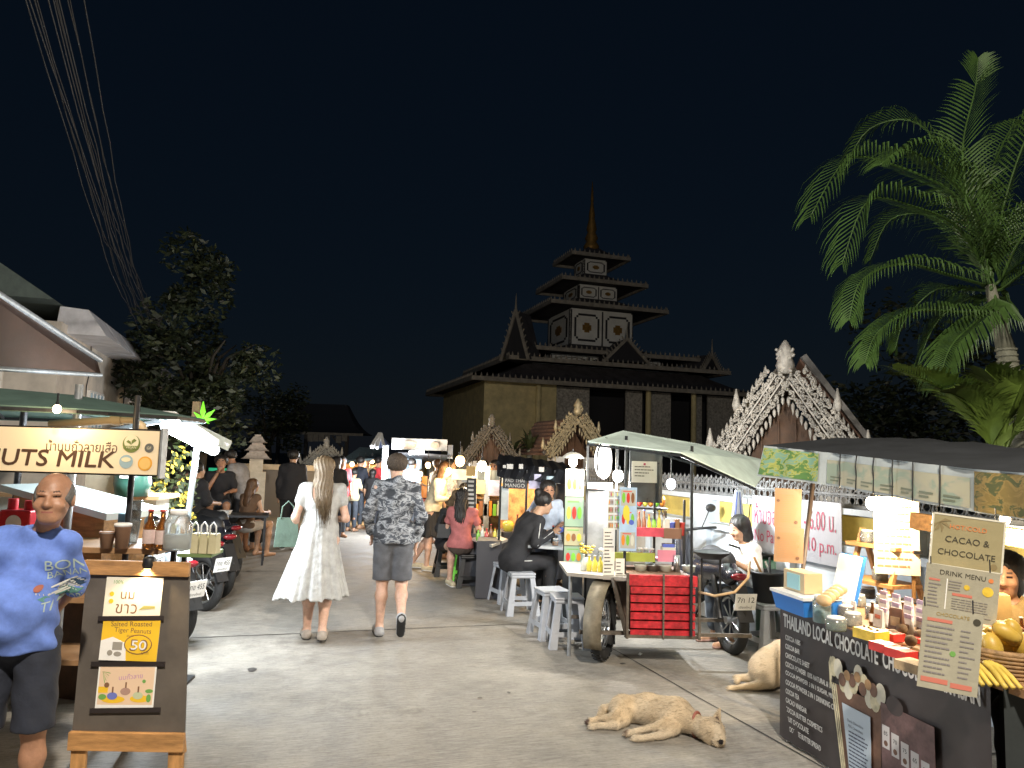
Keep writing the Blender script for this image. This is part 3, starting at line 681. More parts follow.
# ------------------------------------------------------------ palm
palml=mat('palm_leaf',(.05,.10,.022),.45,var=.4,vs=5); palmo=mat('palm_leaf_old',(.09,.07,.02),.5,var=.4,vs=5); palmt=mat('palm_trunk',(.20,.20,.15),.7,var=.35,vs=7,bump=.4,bs=18)
def frond(T,ctrl,ll=.55,m=None,droop=.5,n=60,seed=0,w=.020):
    rr=random.Random(seed); ctrl=[V(c) for c in ctrl]; g=MB(m or palml); m_=len(ctrl)
    def cr(t):
        t=t*(m_-1); i=min(int(t),m_-2); u=t-i; p0=ctrl[max(i-1,0)];p1=ctrl[i];p2=ctrl[i+1];p3=ctrl[min(i+2,m_-1)]
        return .5*((2*p1)+(p2-p0)*u+(2*p0-5*p1+4*p2-p3)*u*u+(3*p1-p0-3*p2+p3)*u**3)
    pts=[cr(i/24) for i in range(25)]; g.tube(pts,.022,6,taper=.005)
    for i in range(n):
        t=.16+.84*(i+.5)/n; p=cr(t); d=(cr(min(t+.02,1))-cr(t-.02)).normalized(); u=V((0,0,1)); sd=d.cross(u)
        if sd.length<.2: sd=V((1,0,0))
        sd.normalize(); up=sd.cross(d)
        L=ll*1.08*(math.sin(PI*min(1,.12+t*.86))**.6)*rr.uniform(.8,1.15)
        for s in(-1,1):
            dr=(sd*s*.75+d*.75+up*.25).normalized(); q1=p+dr*L*.5; q2=p+dr*L*.85-V((0,0,L*droop*.35)); q3=q2+(dr*.3-V((0,0,droop))).normalized()*L*.3
            wv=up*.0+d*w*.5
            wv=(d-dr*d.dot(dr)).normalized()*w/2; vs=[p-wv*.5,p+wv*.5,q1-wv,q1+wv,q2-wv*.7,q2+wv*.7,q3]
            g.add(vs,[(0,2,3,1),(2,4,5,3),(4,6,5)])
    return g.build('frond',T,world=True)
pb=P(1020,442,8); T=thing('palm_tree','tall feathery palm tree leaning in over the chocolate stall canopy','palm tree',(pb.x+.1,pb.y,0))
g=MB(palmt); c0=P(994,300,8)
g.tube([(pb.x+.1,pb.y,-.05),P(1019,440,8),P(1015,400,8),P(1006,350,8)],.105,14,taper=.095); g.tube([P(1006,350,8),P(998,322,8),P(990,285,8)],.095,12,taper=.05)
for i in range(16): q=P(1006,350,8).lerp(P(1019,440,8),i/15); g.tube([q+V((0,0,-.012)),q+V((0,0,.012))],.108,14)
g.build('trunk',T,world=True)
c1=P(990,285,8)
fr=[([(975,250,8),(956,196,7.8),(894,165,7.5),(847,160,7.3),(810,217,7.1)],.6,.7),
([(980,260,8),(955,225,7.6),(915,207,7.2),(868,201,7.0),(842,264,6.9)],.6,.6),
([(985,250,8),(968,200,8),(963,144,8.1),(975,90,8.2),(978,58,8.2)],.42,.1),
([(985,285,8),(950,275,7.7),(904,264,7.4),(862,280,7.2),(849,320,7.1)],.42,.7),
([(995,310,8),(960,312,7.7),(915,311,7.5),(878,332,7.4),(865,363,7.3)],.42,.7),
([(980,240,8),(955,170,8.4),(915,122,8.8),(868,130,9.1),(842,175,9.3)],.45,.6),
([(995,260,8),(1005,200,8),(1030,130,8),(1060,90,8),(1100,90,8)],.55,.5),
([(1000,280,8),(1020,240,7.6),(1050,210,7.2),(1090,230,7),(1120,290,6.9)],.55,.6),
([(1000,290,8),(1030,270,8),(1075,270,8),(1110,300,8),(1130,350,8)],.5,.6),
([(985,270,8),(965,240,9),(930,215,9.6),(890,220,10),(870,260,10.2)],.5,.6),
([(995,305,7.9),(972,325,7.6),(950,348,7.4),(938,385,7.3)],.40,.9),
([(992,300,8.2),(965,300,8.6),(935,325,8.8),(915,372,8.9)],.42,.9),
([(990,290,8),(968,290,8.8),(935,290,9.3),(905,320,9.5),(895,350,9.6)],.4,.7),
([(990,260,8),(985,200,8.4),(1000,150,8.8),(1020,120,9),(1045,130,9.2)],.5,.4),
([(988,270,8),(978,215,7.6),(940,170,7.2),(905,150,6.9),(880,165,6.7)],.5,.5)]
for i,(c,ll,dr) in enumerate(fr): frond(T,[c1]+[P(*q) for q in c],ll,palml,dr,seed=i)
None and frond(T,[c1]+[P(*q) for q in [(1000,280,7.6),(1012,262,7.4),(1020,290,7.3),(1022,330,7.2)]],.35,palmo,.9,seed=40,n=26)
None and frond(T,[c1]+[P(*q) for q in [(975,275,7.8),(962,285,7.6),(955,300,7.5),(952,320,7.5)]],.3,palmo,.9,seed=41,n=22)
b2=P(1000,470,7.4); T=thing('young_palm','small bright young palm with stiff fronds behind the canopy roof','palm tree',(b2.x,b2.y,0))
g=MB(palmt); g.cyl((b2.x,b2.y,-.02),b2,.06,.05); g.build('trunk',T,world=True)
for i,c in enumerate(([(985,430),(960,400),(930,382),(893,368)],[(985,435),(975,410),(955,395),(940,392)],[(1005,430),(1010,405),(1000,385),(985,370)],[(1010,440),(1030,410),(1050,400),(1070,410)],[(995,440),(1005,420),(1015,398),(1024,378)])):
    frond(T,[b2]+[P(a,b,7.4-.1*k) for k,(a,b) in enumerate(c)],.42,mat('palm_young',(.11,.17,.03),.4,var=.3,vs=5),.15,n=56,seed=60+i,w=.022)
# ------------------------------------------------------------ boundary wall
wwh=mat('wall_white',(.50,.55,.60),.75,var=.18,vs=2.5,bump=.2,bs=12); wye=mat('wall_yellow',(.48,.38,.10),.7,var=.25,vs=4); crm=mat('crest_plaster',(.15,.155,.16),.8,var=.4,vs=12,bump=.5,bs=30)
WT=thing('boundary_wall','pale wall with yellow recesses and a lacy carved crest behind the right stalls','wall',(2.16,8.5,0),RA)
g=MB(wwh); y0,y1=-7,21
g.box(.14,(y0+y1)/2,.5,.16,y1-y0,1.0); g.box(.17,(y0+y1)/2,1.15,.08,y1-y0,.34); g.box(.10,(y0+y1)/2,1.02,.24,y1-y0,.06); g.box(.10,(y0+y1)/2,1.335,.26,y1-y0,.05)
k=y0
while k<y1: g.box(.06,k,.68,.14,.34,1.31); k+=1.4
g.build('wall_body',WT)
g=MB(wye); k=y0
while k<y1-1: g.box(.12,k+.7,1.18,.05,.86,.22); k+=1.4
g.build('yellow_recess',WT)
g=MB(crm); rr=random.Random(4); k=y0
g.box(.1,(y0+y1)/2,1.375,.1,y1-y0,.03); g.box(.1,(y0+y1)/2,1.47,.05,y1-y0,.018)
while k<y1:
    for zz,r_ in ((1.42,.036),(1.51,.034)): g.tube([(.1,k+math.cos(a)*r_,zz+math.sin(a)*r_) for a in [i*PI/4 for i in range(8)]],.009,4,closed=True)
    g.bar((.1,k+.05,1.38),(.1,k-.0,1.54),.012,.012); g.tube([(.1,k+.055+math.cos(a)*.024,1.475+math.sin(a)*.03) for a in [i*PI/3 for i in range(6)]],.008,4,closed=True); g.lathe([(.0,0),(.016,.02),(.01,.035),(0,.05)],(.1,k+.055,1.53),5); k+=.095
g.build('crest',WT)
def WP(x,y,z): return WM[WT.name]@V((x,y,z))
# ------------------------------------------------------------ carved gables
silv=mat('silvered_carving',(.50,.48,.44),.5,.15,var=.35,vs=14,bump=.5,bs=40); goldc=mat('gilt_carving',(.46,.39,.25),.45,.2,var=.4,vs=12,bump=.4,bs=40); graysteep=mat('weathered_carving',(.17,.15,.12),.8,var=.4,vs=10,bump=.4,bs=30)
tile2=mat('brown_shingle',(.20,.12,.09),.8,var=.35,vs=9,bump=.4,bs=20)
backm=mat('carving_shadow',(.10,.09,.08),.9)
def gable(name,label,loc,rz,w,h,z0,cm,back=2.2,wallm=None,seed=1,roof2=True,dense=1.0):
    T=thing(name,label,'gate',loc,rz); rr=random.Random(seed); X=M.Rotation(R(90),4,'X') # local xz plane facing -y
    def pt(s,t,o=0): # along bargeboard t 0 foot..1 apex, o outward offset
        n=V((h*s,0,w)).normalized(); p=V((s*w*(1-t),0,z0+h*t)); return p+n*o
    g=MB(cm); th=.13*w
    for s in(-1,1):
        for o0,o1,d in ((.02,.035,.10),(.175*w,.195*w,.1)):
            a,b=pt(s,-.05,(o0+o1)/2),pt(s,1,(o0+o1)/2); b.x=0 if s*b.x<0 else b.x; g.bar(a,b,d,abs(o1-o0)*1.3,up=(0,1,0) if 0 else (0,0,1))
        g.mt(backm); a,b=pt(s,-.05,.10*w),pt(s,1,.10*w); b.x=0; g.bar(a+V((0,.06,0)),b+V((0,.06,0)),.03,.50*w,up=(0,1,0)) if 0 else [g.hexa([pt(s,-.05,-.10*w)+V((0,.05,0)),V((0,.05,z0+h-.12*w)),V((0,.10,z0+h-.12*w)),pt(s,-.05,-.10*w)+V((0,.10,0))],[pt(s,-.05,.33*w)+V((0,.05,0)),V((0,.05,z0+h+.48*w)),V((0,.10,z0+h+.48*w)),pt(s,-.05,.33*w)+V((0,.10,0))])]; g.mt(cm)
        n=int(30*dense)
        for lay,(oc,rad) in enumerate(((.11*w,.075*w),(-.05*w,.06*w),(.25*w,.07*w),(.36*w,.05*w))):
            for i in range(n):
                t=(i+.5)/n+rr.uniform(-.01,.01); c=pt(s,t,oc+rr.uniform(-.01,.01)); r_=rad*rr.uniform(.7,1.1); a0=rr.uniform(0,6)
                if c.x*s<-.02: continue
                pts=[c+V((math.cos(a0+a*.75)*r_*(1-a*.09),rr.uniform(-.03,.01)-.02,math.sin(a0+a*.75)*r_*(1-a*.09))) for a in range(8)]
                g.tube(pts,.018*w+.002,4,taper=.010)
                g.sph(c+V((0,-.04,0)),.02*w+.004,6,4)
        n=int(13*dense)
        for i in range(n): # flames outside, fringe inside
            t=(i+.5)/n; a=pt(s,t,.37*w); o=pt(s,t,.37*w+.12*w*rr.uniform(.7,1.3)); g.lathe([(.0,-.03*w),(.035*w,.02*w),(.03*w,.07*w),(0,.15*w)],a,6)
            a=pt(s,t*.95,-.13*w); b=a+V((rr.uniform(-.02,.02),0,-rr.uniform(.14,.26)*w))
            if a.x*s>0: g.lathe([(0,-.2*w*rr.uniform(.7,1.2)),(.03*w,-.1*w),(.035*w,-.03*w),(0,.02)],a,6)
        # end flames
        for t in (.0,.48): 
            f=pt(s,t,.42*w); g.lathe([(.05*w,0),(.08*w,.12*w),(.05*w,.25*w),(.01,.42*w)],f,7); 
    g.lathe([(.12*w,-.1*w),(.17*w,.05*w),(.13*w,.18*w),(.17*w,.26*w),(.09*w,.42*w),(.02,.52*w)],(0,0,z0+h+.22*w),8)
    for i in range(30): g.sph((rr.uniform(-.15,.15)*w,-.1*w,z0+h+rr.uniform(-.05,.6)*w),.03*w,6,4)
    g.build('bargeboard',T)
    g=MB(wallm or mat('gate_wood',(.10,.05,.025),.6,var=.3,vs=8)); g.tr(X); g.poly([(-w*.75,0.0),(w*.75,0.0),(w*.75,z0),(0,z0+h*.8),(-w*.75,z0)],.08,-.35); g.tr(M.Identity(4))
    for x in(-.45,-.15,.15,.45): g.box(x*w,.25,z0+.1,.03*w,.05,h*.9)
    g.build('gable_wall',T)
    g=MB(tile2)
    for s in(-1,1):
        for i in range(9): # shingle rows
            t0,t1=i/9,(i+1.25)/9; a=pt(s,t0,.03);b=pt(s,min(t1,1),.0); 
            g.hexa([a+V((0,.06,0)),b+V((0,.06,0)),b+V((0,back,0)),a+V((0,back,0))],[a+V((0,.06,.04)),b+V((0,.06,.02)),b+V((0,back,.02)),a+V((0,back,.04))])
    g.build('roof',T)
    for s in(-1,1): g=MB(white); g.box(s*w*.7,.15,z0/2,.22,.3,z0); g.build('gate_post',T)
    return T
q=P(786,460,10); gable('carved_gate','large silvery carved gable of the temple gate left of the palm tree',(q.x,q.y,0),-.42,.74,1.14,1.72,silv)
T=thing('shingle_roof','plain brown shingled roof slope rising behind the silvery carved gable','roof',(q.x+1.0,q.y+1.5,0),-.42)
g=MB(tile2)
A=P(800,358,11.4);B=P(868,446,11.4);C=P(838,456,13.5);D=P(790,380,13.5)
for i in range(9):
    t0,t1=i/9,(i+1.1)/9; a=A.lerp(B,t0);b=A.lerp(B,min(t1,1));c=D.lerp(C,min(t1,1));d=D.lerp(C,t0)
    g.add([a,b+V((0,0,.03)),c+V((0,0,.03)),d],[(0,1,2,3),(3,2,1,0)]) if 0 else g.hexa([a-V((0,0,.05)),b-V((0,0,.05)),c-V((0,0,.05)),d-V((0,0,.05))],[a,b+V((0,0,.04)),c+V((0,0,.04)),d])
g.build('shingles',T,world=True)
g=MB(mat('grey_trim',(.3,.3,.3),.7)); g.bar(A+V((.03,-.05,.03)),B+V((.03,-.05,.03)),.06,.09); g.build('verge_board',T,world=True)
g=MB(white); g.box(A.x+.5,A.y+1,.85,.9,.9,1.7); g.build('wall',T,world=True)
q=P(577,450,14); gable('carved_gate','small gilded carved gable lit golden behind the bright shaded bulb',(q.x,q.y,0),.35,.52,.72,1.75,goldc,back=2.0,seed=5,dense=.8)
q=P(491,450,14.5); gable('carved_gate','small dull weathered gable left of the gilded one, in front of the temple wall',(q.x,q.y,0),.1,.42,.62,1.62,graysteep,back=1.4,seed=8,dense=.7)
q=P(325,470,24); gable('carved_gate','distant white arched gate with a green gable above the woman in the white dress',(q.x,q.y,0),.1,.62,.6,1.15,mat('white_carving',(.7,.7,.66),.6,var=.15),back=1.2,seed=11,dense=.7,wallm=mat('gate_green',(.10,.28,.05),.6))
# agave-like plants in front of the temple
for i,(px,py,lb) in enumerate(((530,440,'spiky dim plant just left of the small gilded gable'),(552,448,'spiky dim plant nearest the small gilded gable'),(512,446,'spiky dim plant beside the weathered gable'))):
    q=P(px,py,15); T=thing('spiky_plant',lb,'plant',(q.x,q.y,0),0,'spiky plants behind the stalls'); g=MB(palmt); g.cyl((0,0,0),(0,0,q.z-.2),.08,.06,8); g.build('stem',T); rr=random.Random(i); g=MB(leafm2)
    for k in range(26):
        a=rr.uniform(0,2*PI); e=rr.uniform(.2,1.3); d=V((math.cos(a)*math.cos(e),math.sin(a)*math.cos(e),math.sin(e))); L=rr.uniform(.35,.6); b=V((0,0,q.z-.2)); s=V((-math.sin(a),math.cos(a),0))*.03
        m=b+d*L*.6; t=b+d*L-V((0,0,.12)); g.add([b-s,b+s,m+s,m-s,t],[(0,1,2,3),(3,2,4)])
    g.build('foliage',T)
# ------------------------------------------------------------ house on the left
hw=mat('house_plaster',(.68,.62,.54),.85,var=.18,vs=2,bump=.2,bs=10); sheet=mat('metal_sheet',(.68,.69,.74),.5,0,var=.2,vs=3)
a=V((-8.15,14.2,-.2)); T=thing('house','pale plastered house with a segmented metal eave behind the brown awning','house',a,RA)
g=MB(hw); g.box(-2.6,8.0,2.05,4.6,18,4.1); g.build('wall',T)
g=MB(sheet)
for i in range(12):
    yy=-.6+i*1.5; g.hexa([(-.5,yy+.03,3.95),(.35,yy+.03,3.95),(.35,yy+1.47,3.95),(-.5,yy+1.47,3.95)],[(-.45,yy+.03,4.45),(.02,yy+.03,4.42),(.02,yy+1.47,4.42),(-.45,yy+1.47,4.45)])
g.build('eave_panel',T)
g=MB(mat('house_roof',(.10,.13,.12),.8,var=.2)); g.hexa([(-.4,-1.2,4.46),(-.4,12.2,4.46),(-5.4,12.2,4.46),(-5.4,-1.2,4.46)],[(-2.6,-1.2,5.9),(-2.6,12.2,5.9),(-2.7,12.2,5.9),(-2.7,-1.2,5.9)]); g.build('roof',T)
g=MB(blk); g.bar((-.28,5.2,2.2),(-.28,5.2,3.8),.03); 
g.build('cable',T)
for y in(1.2,6.1): g=MB(blk); g.tube([(-.27,y,4),(-.27,y+.1,3.5),(-.27,y-.1,3.1),(-.27,y,2.4)],.012,5); g.build('cable',T)
fw=mat('window_dark',(.02,.025,.03),.15); 
for y,z,w_,h_,bl in ((8.3,3.0,1.9,1.35,1),(2.0,2.6,1.3,.9,0),(14.4,3.0,.9,1.5,1)):
    g=MB(white if not bl else hw); g.box(-.28,y,z,.08,w_,h_); wf=g.build('window',T); g=MB(fw if bl else mat('window_lit',(.35,.5,.6),.3)); g.box(-.25,y,z,.06,w_-.12,h_-.12); g.build('pane',wf)
    g=MB(blk if bl else white)
    for k in range(4): g.box(-.21,y-w_/2+.15+k*(w_-.3)/3,z,.02,.03,h_-.1)
    g.build('bars',wf)
g=MB(sheet); g.box(-.15,5.6,3.0,.35,.8,.6); g.box(-.02,5.6,3.0,.03,.5,.5); g.build('air_conditioner',T)
# grey roof edge nearer
T=thing('shop_house','neighbouring shop front with a grey roof edge and white shutter above the milk stall','house',(-5.2,7.0,0),RA)
g=MB(hw); g.box(-2.2,-.1,1.55,3.6,4.9,3.1); g.build('wall',T)
g=MB(sheet); g.hexa([(-4.2,-2.6,3.1),(.0,-2.6,3.1),(.0,2.4,3.1),(-4.2,2.4,3.1)],[(-4.2,-2.6,3.55),(-.1,-2.6,3.22),(-.1,2.4,3.22),(-4.2,2.4,3.55)]); g.build('roof',T)
g=MB(mat('shutter_white',(.62,.60,.56),.6,var=.1)); 
for i in range(14): g.box(-.36,-.1,.2+i*.18,.05,4.4,.165)
g.build('shutter',T)
g=MB(mat('sign_pink',(.55,.12,.2),.6)); g.tr(frame((-.32,.9,2.45),(0,-1,0),(0,0,1))); g.text('ร้านนม',0,0,0,w=1.3); g.build('lettering',T)
AW=solo(MB(mat('awning_brown',(.045,.022,.014),.6,var=.25,vs=4,bump=.4,bs=9)).hexa([P(-60,258,4.6),P(97,360,7.9),P(101,374,7.4),P(-60,364,4.7)],[p-V((0,0,.02)) for p in (P(-60,258,4.6),P(97,360,7.9),P(101,374,7.4),P(-60,364,4.7))]),'awning','brown canvas awning sloping out from the shop front at upper left','awning')
g=MB(galv); g.cyl(P(-60,257,4.65),P(100,360,7.95),.03); g.build('frame_tube',AW,world=True); g=MB(galv); g.cyl(P(-60,365,4.72),P(101,375,7.4),.02); g.build('frame_tube',AW,world=True)
# overhead cables
rr=random.Random(2); T=thing('utility_pole','dark concrete utility pole far left carrying the bundle of cables','pole',(-9.5,19.5,0))
g=MB(mat('pole_concrete',(.10,.10,.10),.9)); g.cyl((0,0,0),(0,0,5.2),.15,.12,10); g.build('shaft',T)
cabm=mat('cable_grey',(.035,.032,.03),.7)
for i in range(13):
    g=MB(cabm); e=V((-9.5+rr.uniform(-.15,.15),19.5,4.9+rr.uniform(-.5,.2))); s=P(rr.uniform(5,75),-60,rr.uniform(5.0,6.5)); pts=[e.lerp(s,t/20)-V((0,0,1.1*rr.uniform(.8,1.1)*math.sin(PI*t/20)*.5)) for t in range(21)]
    g.tube(pts,.006,5); solo(g,'overhead_cable','sagging cable of the bundle running from the pole to the upper left corner','cable','overhead cables')
# ------------------------------------------------------------ main people
blue=cloth('blue_tee',(.13,.22,.60),bump=.6,bs=11); navy=cloth('navy_short',(.018,.022,.035)); wdress=cloth('white_dress',(.37,.37,.36),bump=.7,bs=30,r=.9)
blackc=cloth('black',(.015,.015,.018)); greyc=cloth('grey_short',(.10,.105,.12)); camom=camo('camo_hoodie',[(.03,.035,.045),(.12,.13,.15),(.30,.32,.35),(.07,.08,.10)],9)
creamc=cloth('cream',(.60,.52,.36)); pinkc=cloth('pink',(.40,.13,.13)); greyt=cloth('grey_tee',(.28,.27,.27)); wt=cloth('white_tee',(.70,.70,.69)); lbl=cloth('pale_blue_shirt',(.40,.46,.56)); jean=cloth('jeans',(.06,.075,.10)); redc=cloth('red',(.5,.04,.05))
ml=G(38,816); ml=P(36,800,3.4)
man,J,s=person('older balding man in a blue printed T-shirt and dark shorts beside the chalkboard stand',(ml.x-.145,3.42,0),.18,
 pose(pel=(-.02,-.02,.93),chest=(-.01,.03,1.25),neck=(.06,.0,1.44),head=(.115,-.06,1.585),shl=(.155,.03,1.365),shr=(-.165,.05,1.365),ell=(.175,.16,1.14),elr=(-.20,.15,1.13),wrl=(.07,.19,1.0),wrr=(-.07,.21,1.0),hil=(.08,0,.9),hir=(-.10,0,.9),knl=(.10,-.02,.49),knr=(-.13,-.02,.49),anl=(.10,.02,.085),anr=(-.14,.02,.085)),
 ht=1.56,skin='tan',build=.97,belly=.05,h=.0075,yaw=.12,nod=-.04,headk=1.06,
 top=[dict(k='tee',m=blue,sleeve=.98,loose=.022,hem=-.03,cutz=-.075,fold=.008,h=.009)],bottom=[dict(k='shorts',m=navy,len=.96,loose=.035,h=.01)],hair=dict(k='bald',m=hairgr),shoes=dict(k='sandal',m=blk))
# print on the chest, laid on the shirt
def shirtprint():
    Z={}
    for nm,c in (('print_teal',(.10,.25,.22)),('print_pale',(.40,.50,.45)),('print_navy',(.02,.05,.10)),('print_red',(.35,.12,.08)),('print_white',(.55,.55,.5))): Z[nm]=mat(nm,c,.85)
    g=MB(); 
    def t(m,*a,**k): g.mt(Z[m]); g.text(*a,**k)
    t('print_pale','BONS',0,.075,.0,w=.17,h=.045,bold=.02); t('print_pale','BANANA',.005,.035,.0,w=.16,h=.03,bold=.02,rot=.05)
    g.mt(Z['print_navy']); g.poly([(-.03,.0),(.075,.0),(.06,-.022),(.03,-.035),(0,-.02)],.0006)
    g.mt(Z['print_red']); g.disc(-.085,-.012,.014); g.mt(Z['print_white'])
    for i in range(7): g.poly([(-.09+i*.012,-.03-i*.004),(.02+i*.01,.012-i*.009),(.025+i*.01,.006-i*.009),(-.088+i*.012,-.037-i*.004)],.0005,.0004)
    g.mt(Z['print_teal']); g.poly([(-.08,-.055),(-.02,-.03),(.03,-.05),(.05,-.045),(.02,-.07),(-.06,-.07)],.0005)
    t('print_pale','TROPIC',.0,-.092,.0,w=.13,h=.04,bold=.015); return g
g=shirtprint()
bpy.context.view_layer.update()
sh=[c for c in man.children if c.name.startswith('shirt')][0]
I=WM[man.name]; ctr=P(67,590,3.3); vx=U((math.cos(.30),math.sin(.30),0))
F0=frame(P(27,606,2.9),vx,(0,0,1)); inv=WM[man.name].inverted(); dirw=F0.to_3x3()@V((0,0,-1)); dl=inv.to_3x3()@dirw
# subdivide faces by using small grid of text verts; ray-cast each vertex onto the shirt
import bmesh
bm=bmesh.new(); me=bpy.data.meshes.new('t'); me.from_pydata(g.v,[],g.f); bm.from_mesh(me)
for f,mi in zip(bm.faces,g.fm): f.material_index=mi
bmesh.ops.triangulate(bm,faces=bm.faces[:]); bmesh.ops.subdivide_edges(bm,edges=[e for e in bm.edges if e.calc_length()>.012],cuts=2,use_grid_fill=True)
for v in bm.verts:
    p=inv@(F0@v.co); ok,loc,n,_=sh.ray_cast(p,dl)
    if ok: v.co=loc-dl*(.0035+v.co.z)
    else: v.co=V((0,0,-5))
bmesh.ops.delete(bm,geom=[v for v in bm.verts if v.co.z<-1],context='VERTS')
bm.to_mesh(me); 
for m in g.mats: me.materials.append(m)
o=bpy.data.objects.new('shirt_print',me); COL.objects.link(o); o.parent=sh; WM[o.name]=WM[man.name]; bm.free()
# woman in white
person('woman with long ash-blonde hair in a white midi dress walking away up the street',(P(319,560,6.95).x,6.95,0),PI+.26,
 pose(ell=(.235,.05,1.13),wrl=(.20,-.10,.93),elr=(-.225,.05,1.12),wrr=(-.13,-.16,1.10),knl=(.07,-.05,.49),anl=(.075,-.06,.085),knr=(-.08,-.02,.48),anr=(-.06,.12,.11)),
 ht=1.66,skin='fair',fem=True,build=1.06,h=.011,foot=(0,0),
 top=[dict(k='low',m=wdress,sleeve=.42,loose=.012,n='bodice',cutz=.12,fold=.003)],bottom=[dict(k='dress',n='dress_skirt',m=wdress,wz=.24,hemz=.40,rw=.15,rh=.36,fold=.012,off=(.06,.03,0))],
 hair=dict(k='long',m=hairg,len=.42,dx=-.02,am=.004,h=.008,strands=110),shoes=dict(k='sneaker',m=cloth('sandal_tan',(.32,.28,.24)),sole=blk))
# green tote in her left hand
t=P(287,531,6.85); g=MB(cloth('sage',(.07,.11,.085))); g.mt(MC['cloth_sage']); g.tr(xf((t.x,t.y,t.z-.14),.3)); g.hexa([(-.11,-.05,0),(.11,-.05,0),(.11,.05,0),(-.11,.05,0)],[(-.09,-.015,.26),(.09,-.015,.26),(.09,.015,.26),(-.09,.015,.26)])
g.tube([(-.06,-.018,.25),(-.05,-.018,.36),(0,-.01,.41),(.05,-.018,.36),(.06,-.018,.25)],.008,5); solo(g,'tote_bag','sage green cloth tote hanging from the hand of the woman in white','bag',bevel=.01)
# camo man
person('man in a grey camouflage hoodie and dark grey shorts walking away up the street',(P(393,560,7.2).x,7.2,0),PI+.2,
 pose(head=(.0,-.05,1.585),ell=(.25,.05,1.13),elr=(-.25,.06,1.13),wrl=(.215,-.10,.94),wrr=(-.22,-.02,.88),knl=(.09,-.06,.5),anl=(.10,.0,.085),knr=(-.09,-.03,.47),anr=(-.085,.24,.20)),
 ht=1.70,skin='fair',build=1.02,h=.011,foot=(0,1),
 top=[dict(k='hood',m=camom,sleeve=1.9,loose=.03,n='hoodie',hem=-.0,cutz=-.07,fold=.009)],bottom=[dict(k='shorts',m=greyc,len=.93,loose=.035)],
 hair=dict(k='short',m=mat('hair_cropped',(.05,.036,.025),.8,var=.5,vs=60,bump=.6,bs=120)),shoes=dict(k='sneaker',m=cloth('sneaker_grey',(.35,.35,.36)),sole=blk))
person('man in a black jacket walking away ahead of the woman in white',(P(291,500,13.2).x,13.2,0),PI+.2,pose(knl=(.09,-.08,.5),anr=(-.09,.15,.12)),ht=1.72,h=.02,build=1.15,
 top=[dict(k='hood',m=blackc,sleeve=1.9,loose=.03,n='jacket',cutz=-.1)],bottom=[dict(k='trousers',m=blackc,len=1.9,loose=.02)],hair=dict(k='short',m=hairb),shoes=dict(k='sneaker',m=blk))
person('dark-haired person in black walking just ahead of the woman in white',(P(303,500,12.2).x,14.4,0),PI+.3,pose(),ht=1.62,h=.022,
 top=[dict(k='tee',m=blackc,sleeve=.9,loose=.02,cutz=-.1)],bottom=[dict(k='trousers',m=navy,len=1.9,loose=.02)],hair=dict(k='bob',m=hairb),shoes=dict(k='sneaker',m=blk))
# ------------------------------------------------------------ sandwich board
bb=P(127,760,3.95); B=thing('display_board','tall charcoal sandwich board with three taped posters and a wooden foot','sandwich board',(bb.x,3.95,0),.03)
K=mat('chalk_grey',(.10,.085,.07),.7,var=.2,vs=5)
g=MB(K); lean=.07
def bz(x,z): return V((x-.045*z,lean*z/1.1,z))
hw0,hw1=.285,.268
g.hexa([bz(-hw0,.20),bz(hw0,.20),bz(hw0,.20)+V((0,.015,0)),bz(-hw0,.20)+V((0,.015,0))],[bz(-hw1,1.06),bz(hw1,1.06),bz(hw1,1.06)+V((0,.015,0)),bz(-hw1,1.06)+V((0,.015,0))]); g.build('panel',B)
g=MB(woodh); a=bz(-hw1-.005,1.06)+V((0,-.012,0)); b=bz(hw1+.005,1.06)+V((0,-.012,0)); g.bar(a,b,.03,.075,up=(0,0,1)); g.build('top_rail',B,bevel=.003)
g=MB(woodh); g.bar(bz(-hw0-.005,.20)+V((0,-.012,0)),bz(hw0+.005,.20)+V((0,-.012,0)),.03,.09); g.build('bottom_rail',B,bevel=.003)
for sx in(-1,1): g=MB(wood); g.bar(bz(sx*.245,0)+V((0,.01,0)),bz(sx*.245,.20)+V((0,.01,0)),.075,.025,up=(0,1,0)); g.build('leg',B,bevel=.003)
for sx in(-1,1): g=MB(wood); g.bar((sx*.16-.03,.40,0),(sx*.16-.05,.10,1.0),.03,.02); g.build('rear_leg',B)
up=U((0,lean/1.1,1)); yel=mat('poster_yellow',(.80,.50,.03),.5); pw=mat('poster_cream',(.78,.74,.60),.5); gn=mat('print_green',(.15,.35,.08),.6); br=mat('print_brown',(.20,.10,.05),.6); pk=mat('print_pink',(.6,.2,.3),.6); ol=mat('print_olive',(.35,.32,.1),.6)
def poster(x,z,w_,h_,fn,nm='poster',rot=0,m=None):
    g=MB(m or paper); g.tr(frame(bz(x,z)+V((0,-.012,0)),(math.cos(rot),0,math.sin(rot)),up)); g.rect(-w_/2,-h_/2,w_/2,h_/2,0,.002); fn(g,w_,h_); return g.build(nm,B)
def p1(g,w_,h_):
    g.mt(yel); g.disc(-w_*.38,h_*.08,.012,.0021,.0008); g.disc(-w_*.38,-h_*.1,.012,.0021,.0008); g.mt(br); g.text('ขาว',-w_*.1,-h_*.28,.0024,w=.11); g.text('นม',-w_*.1,h_*.05,.0024,w=.07); g.mt(ol); g.poly([(w_*.12,-h_*.3),(w_*.4,-h_*.26),(w_*.4,-h_*.2),(w_*.2,-h_*.2)],.0008,.0021); g.mt(gn); g.text('100%',-w_*.28,h_*.38,.0024,w=.05)
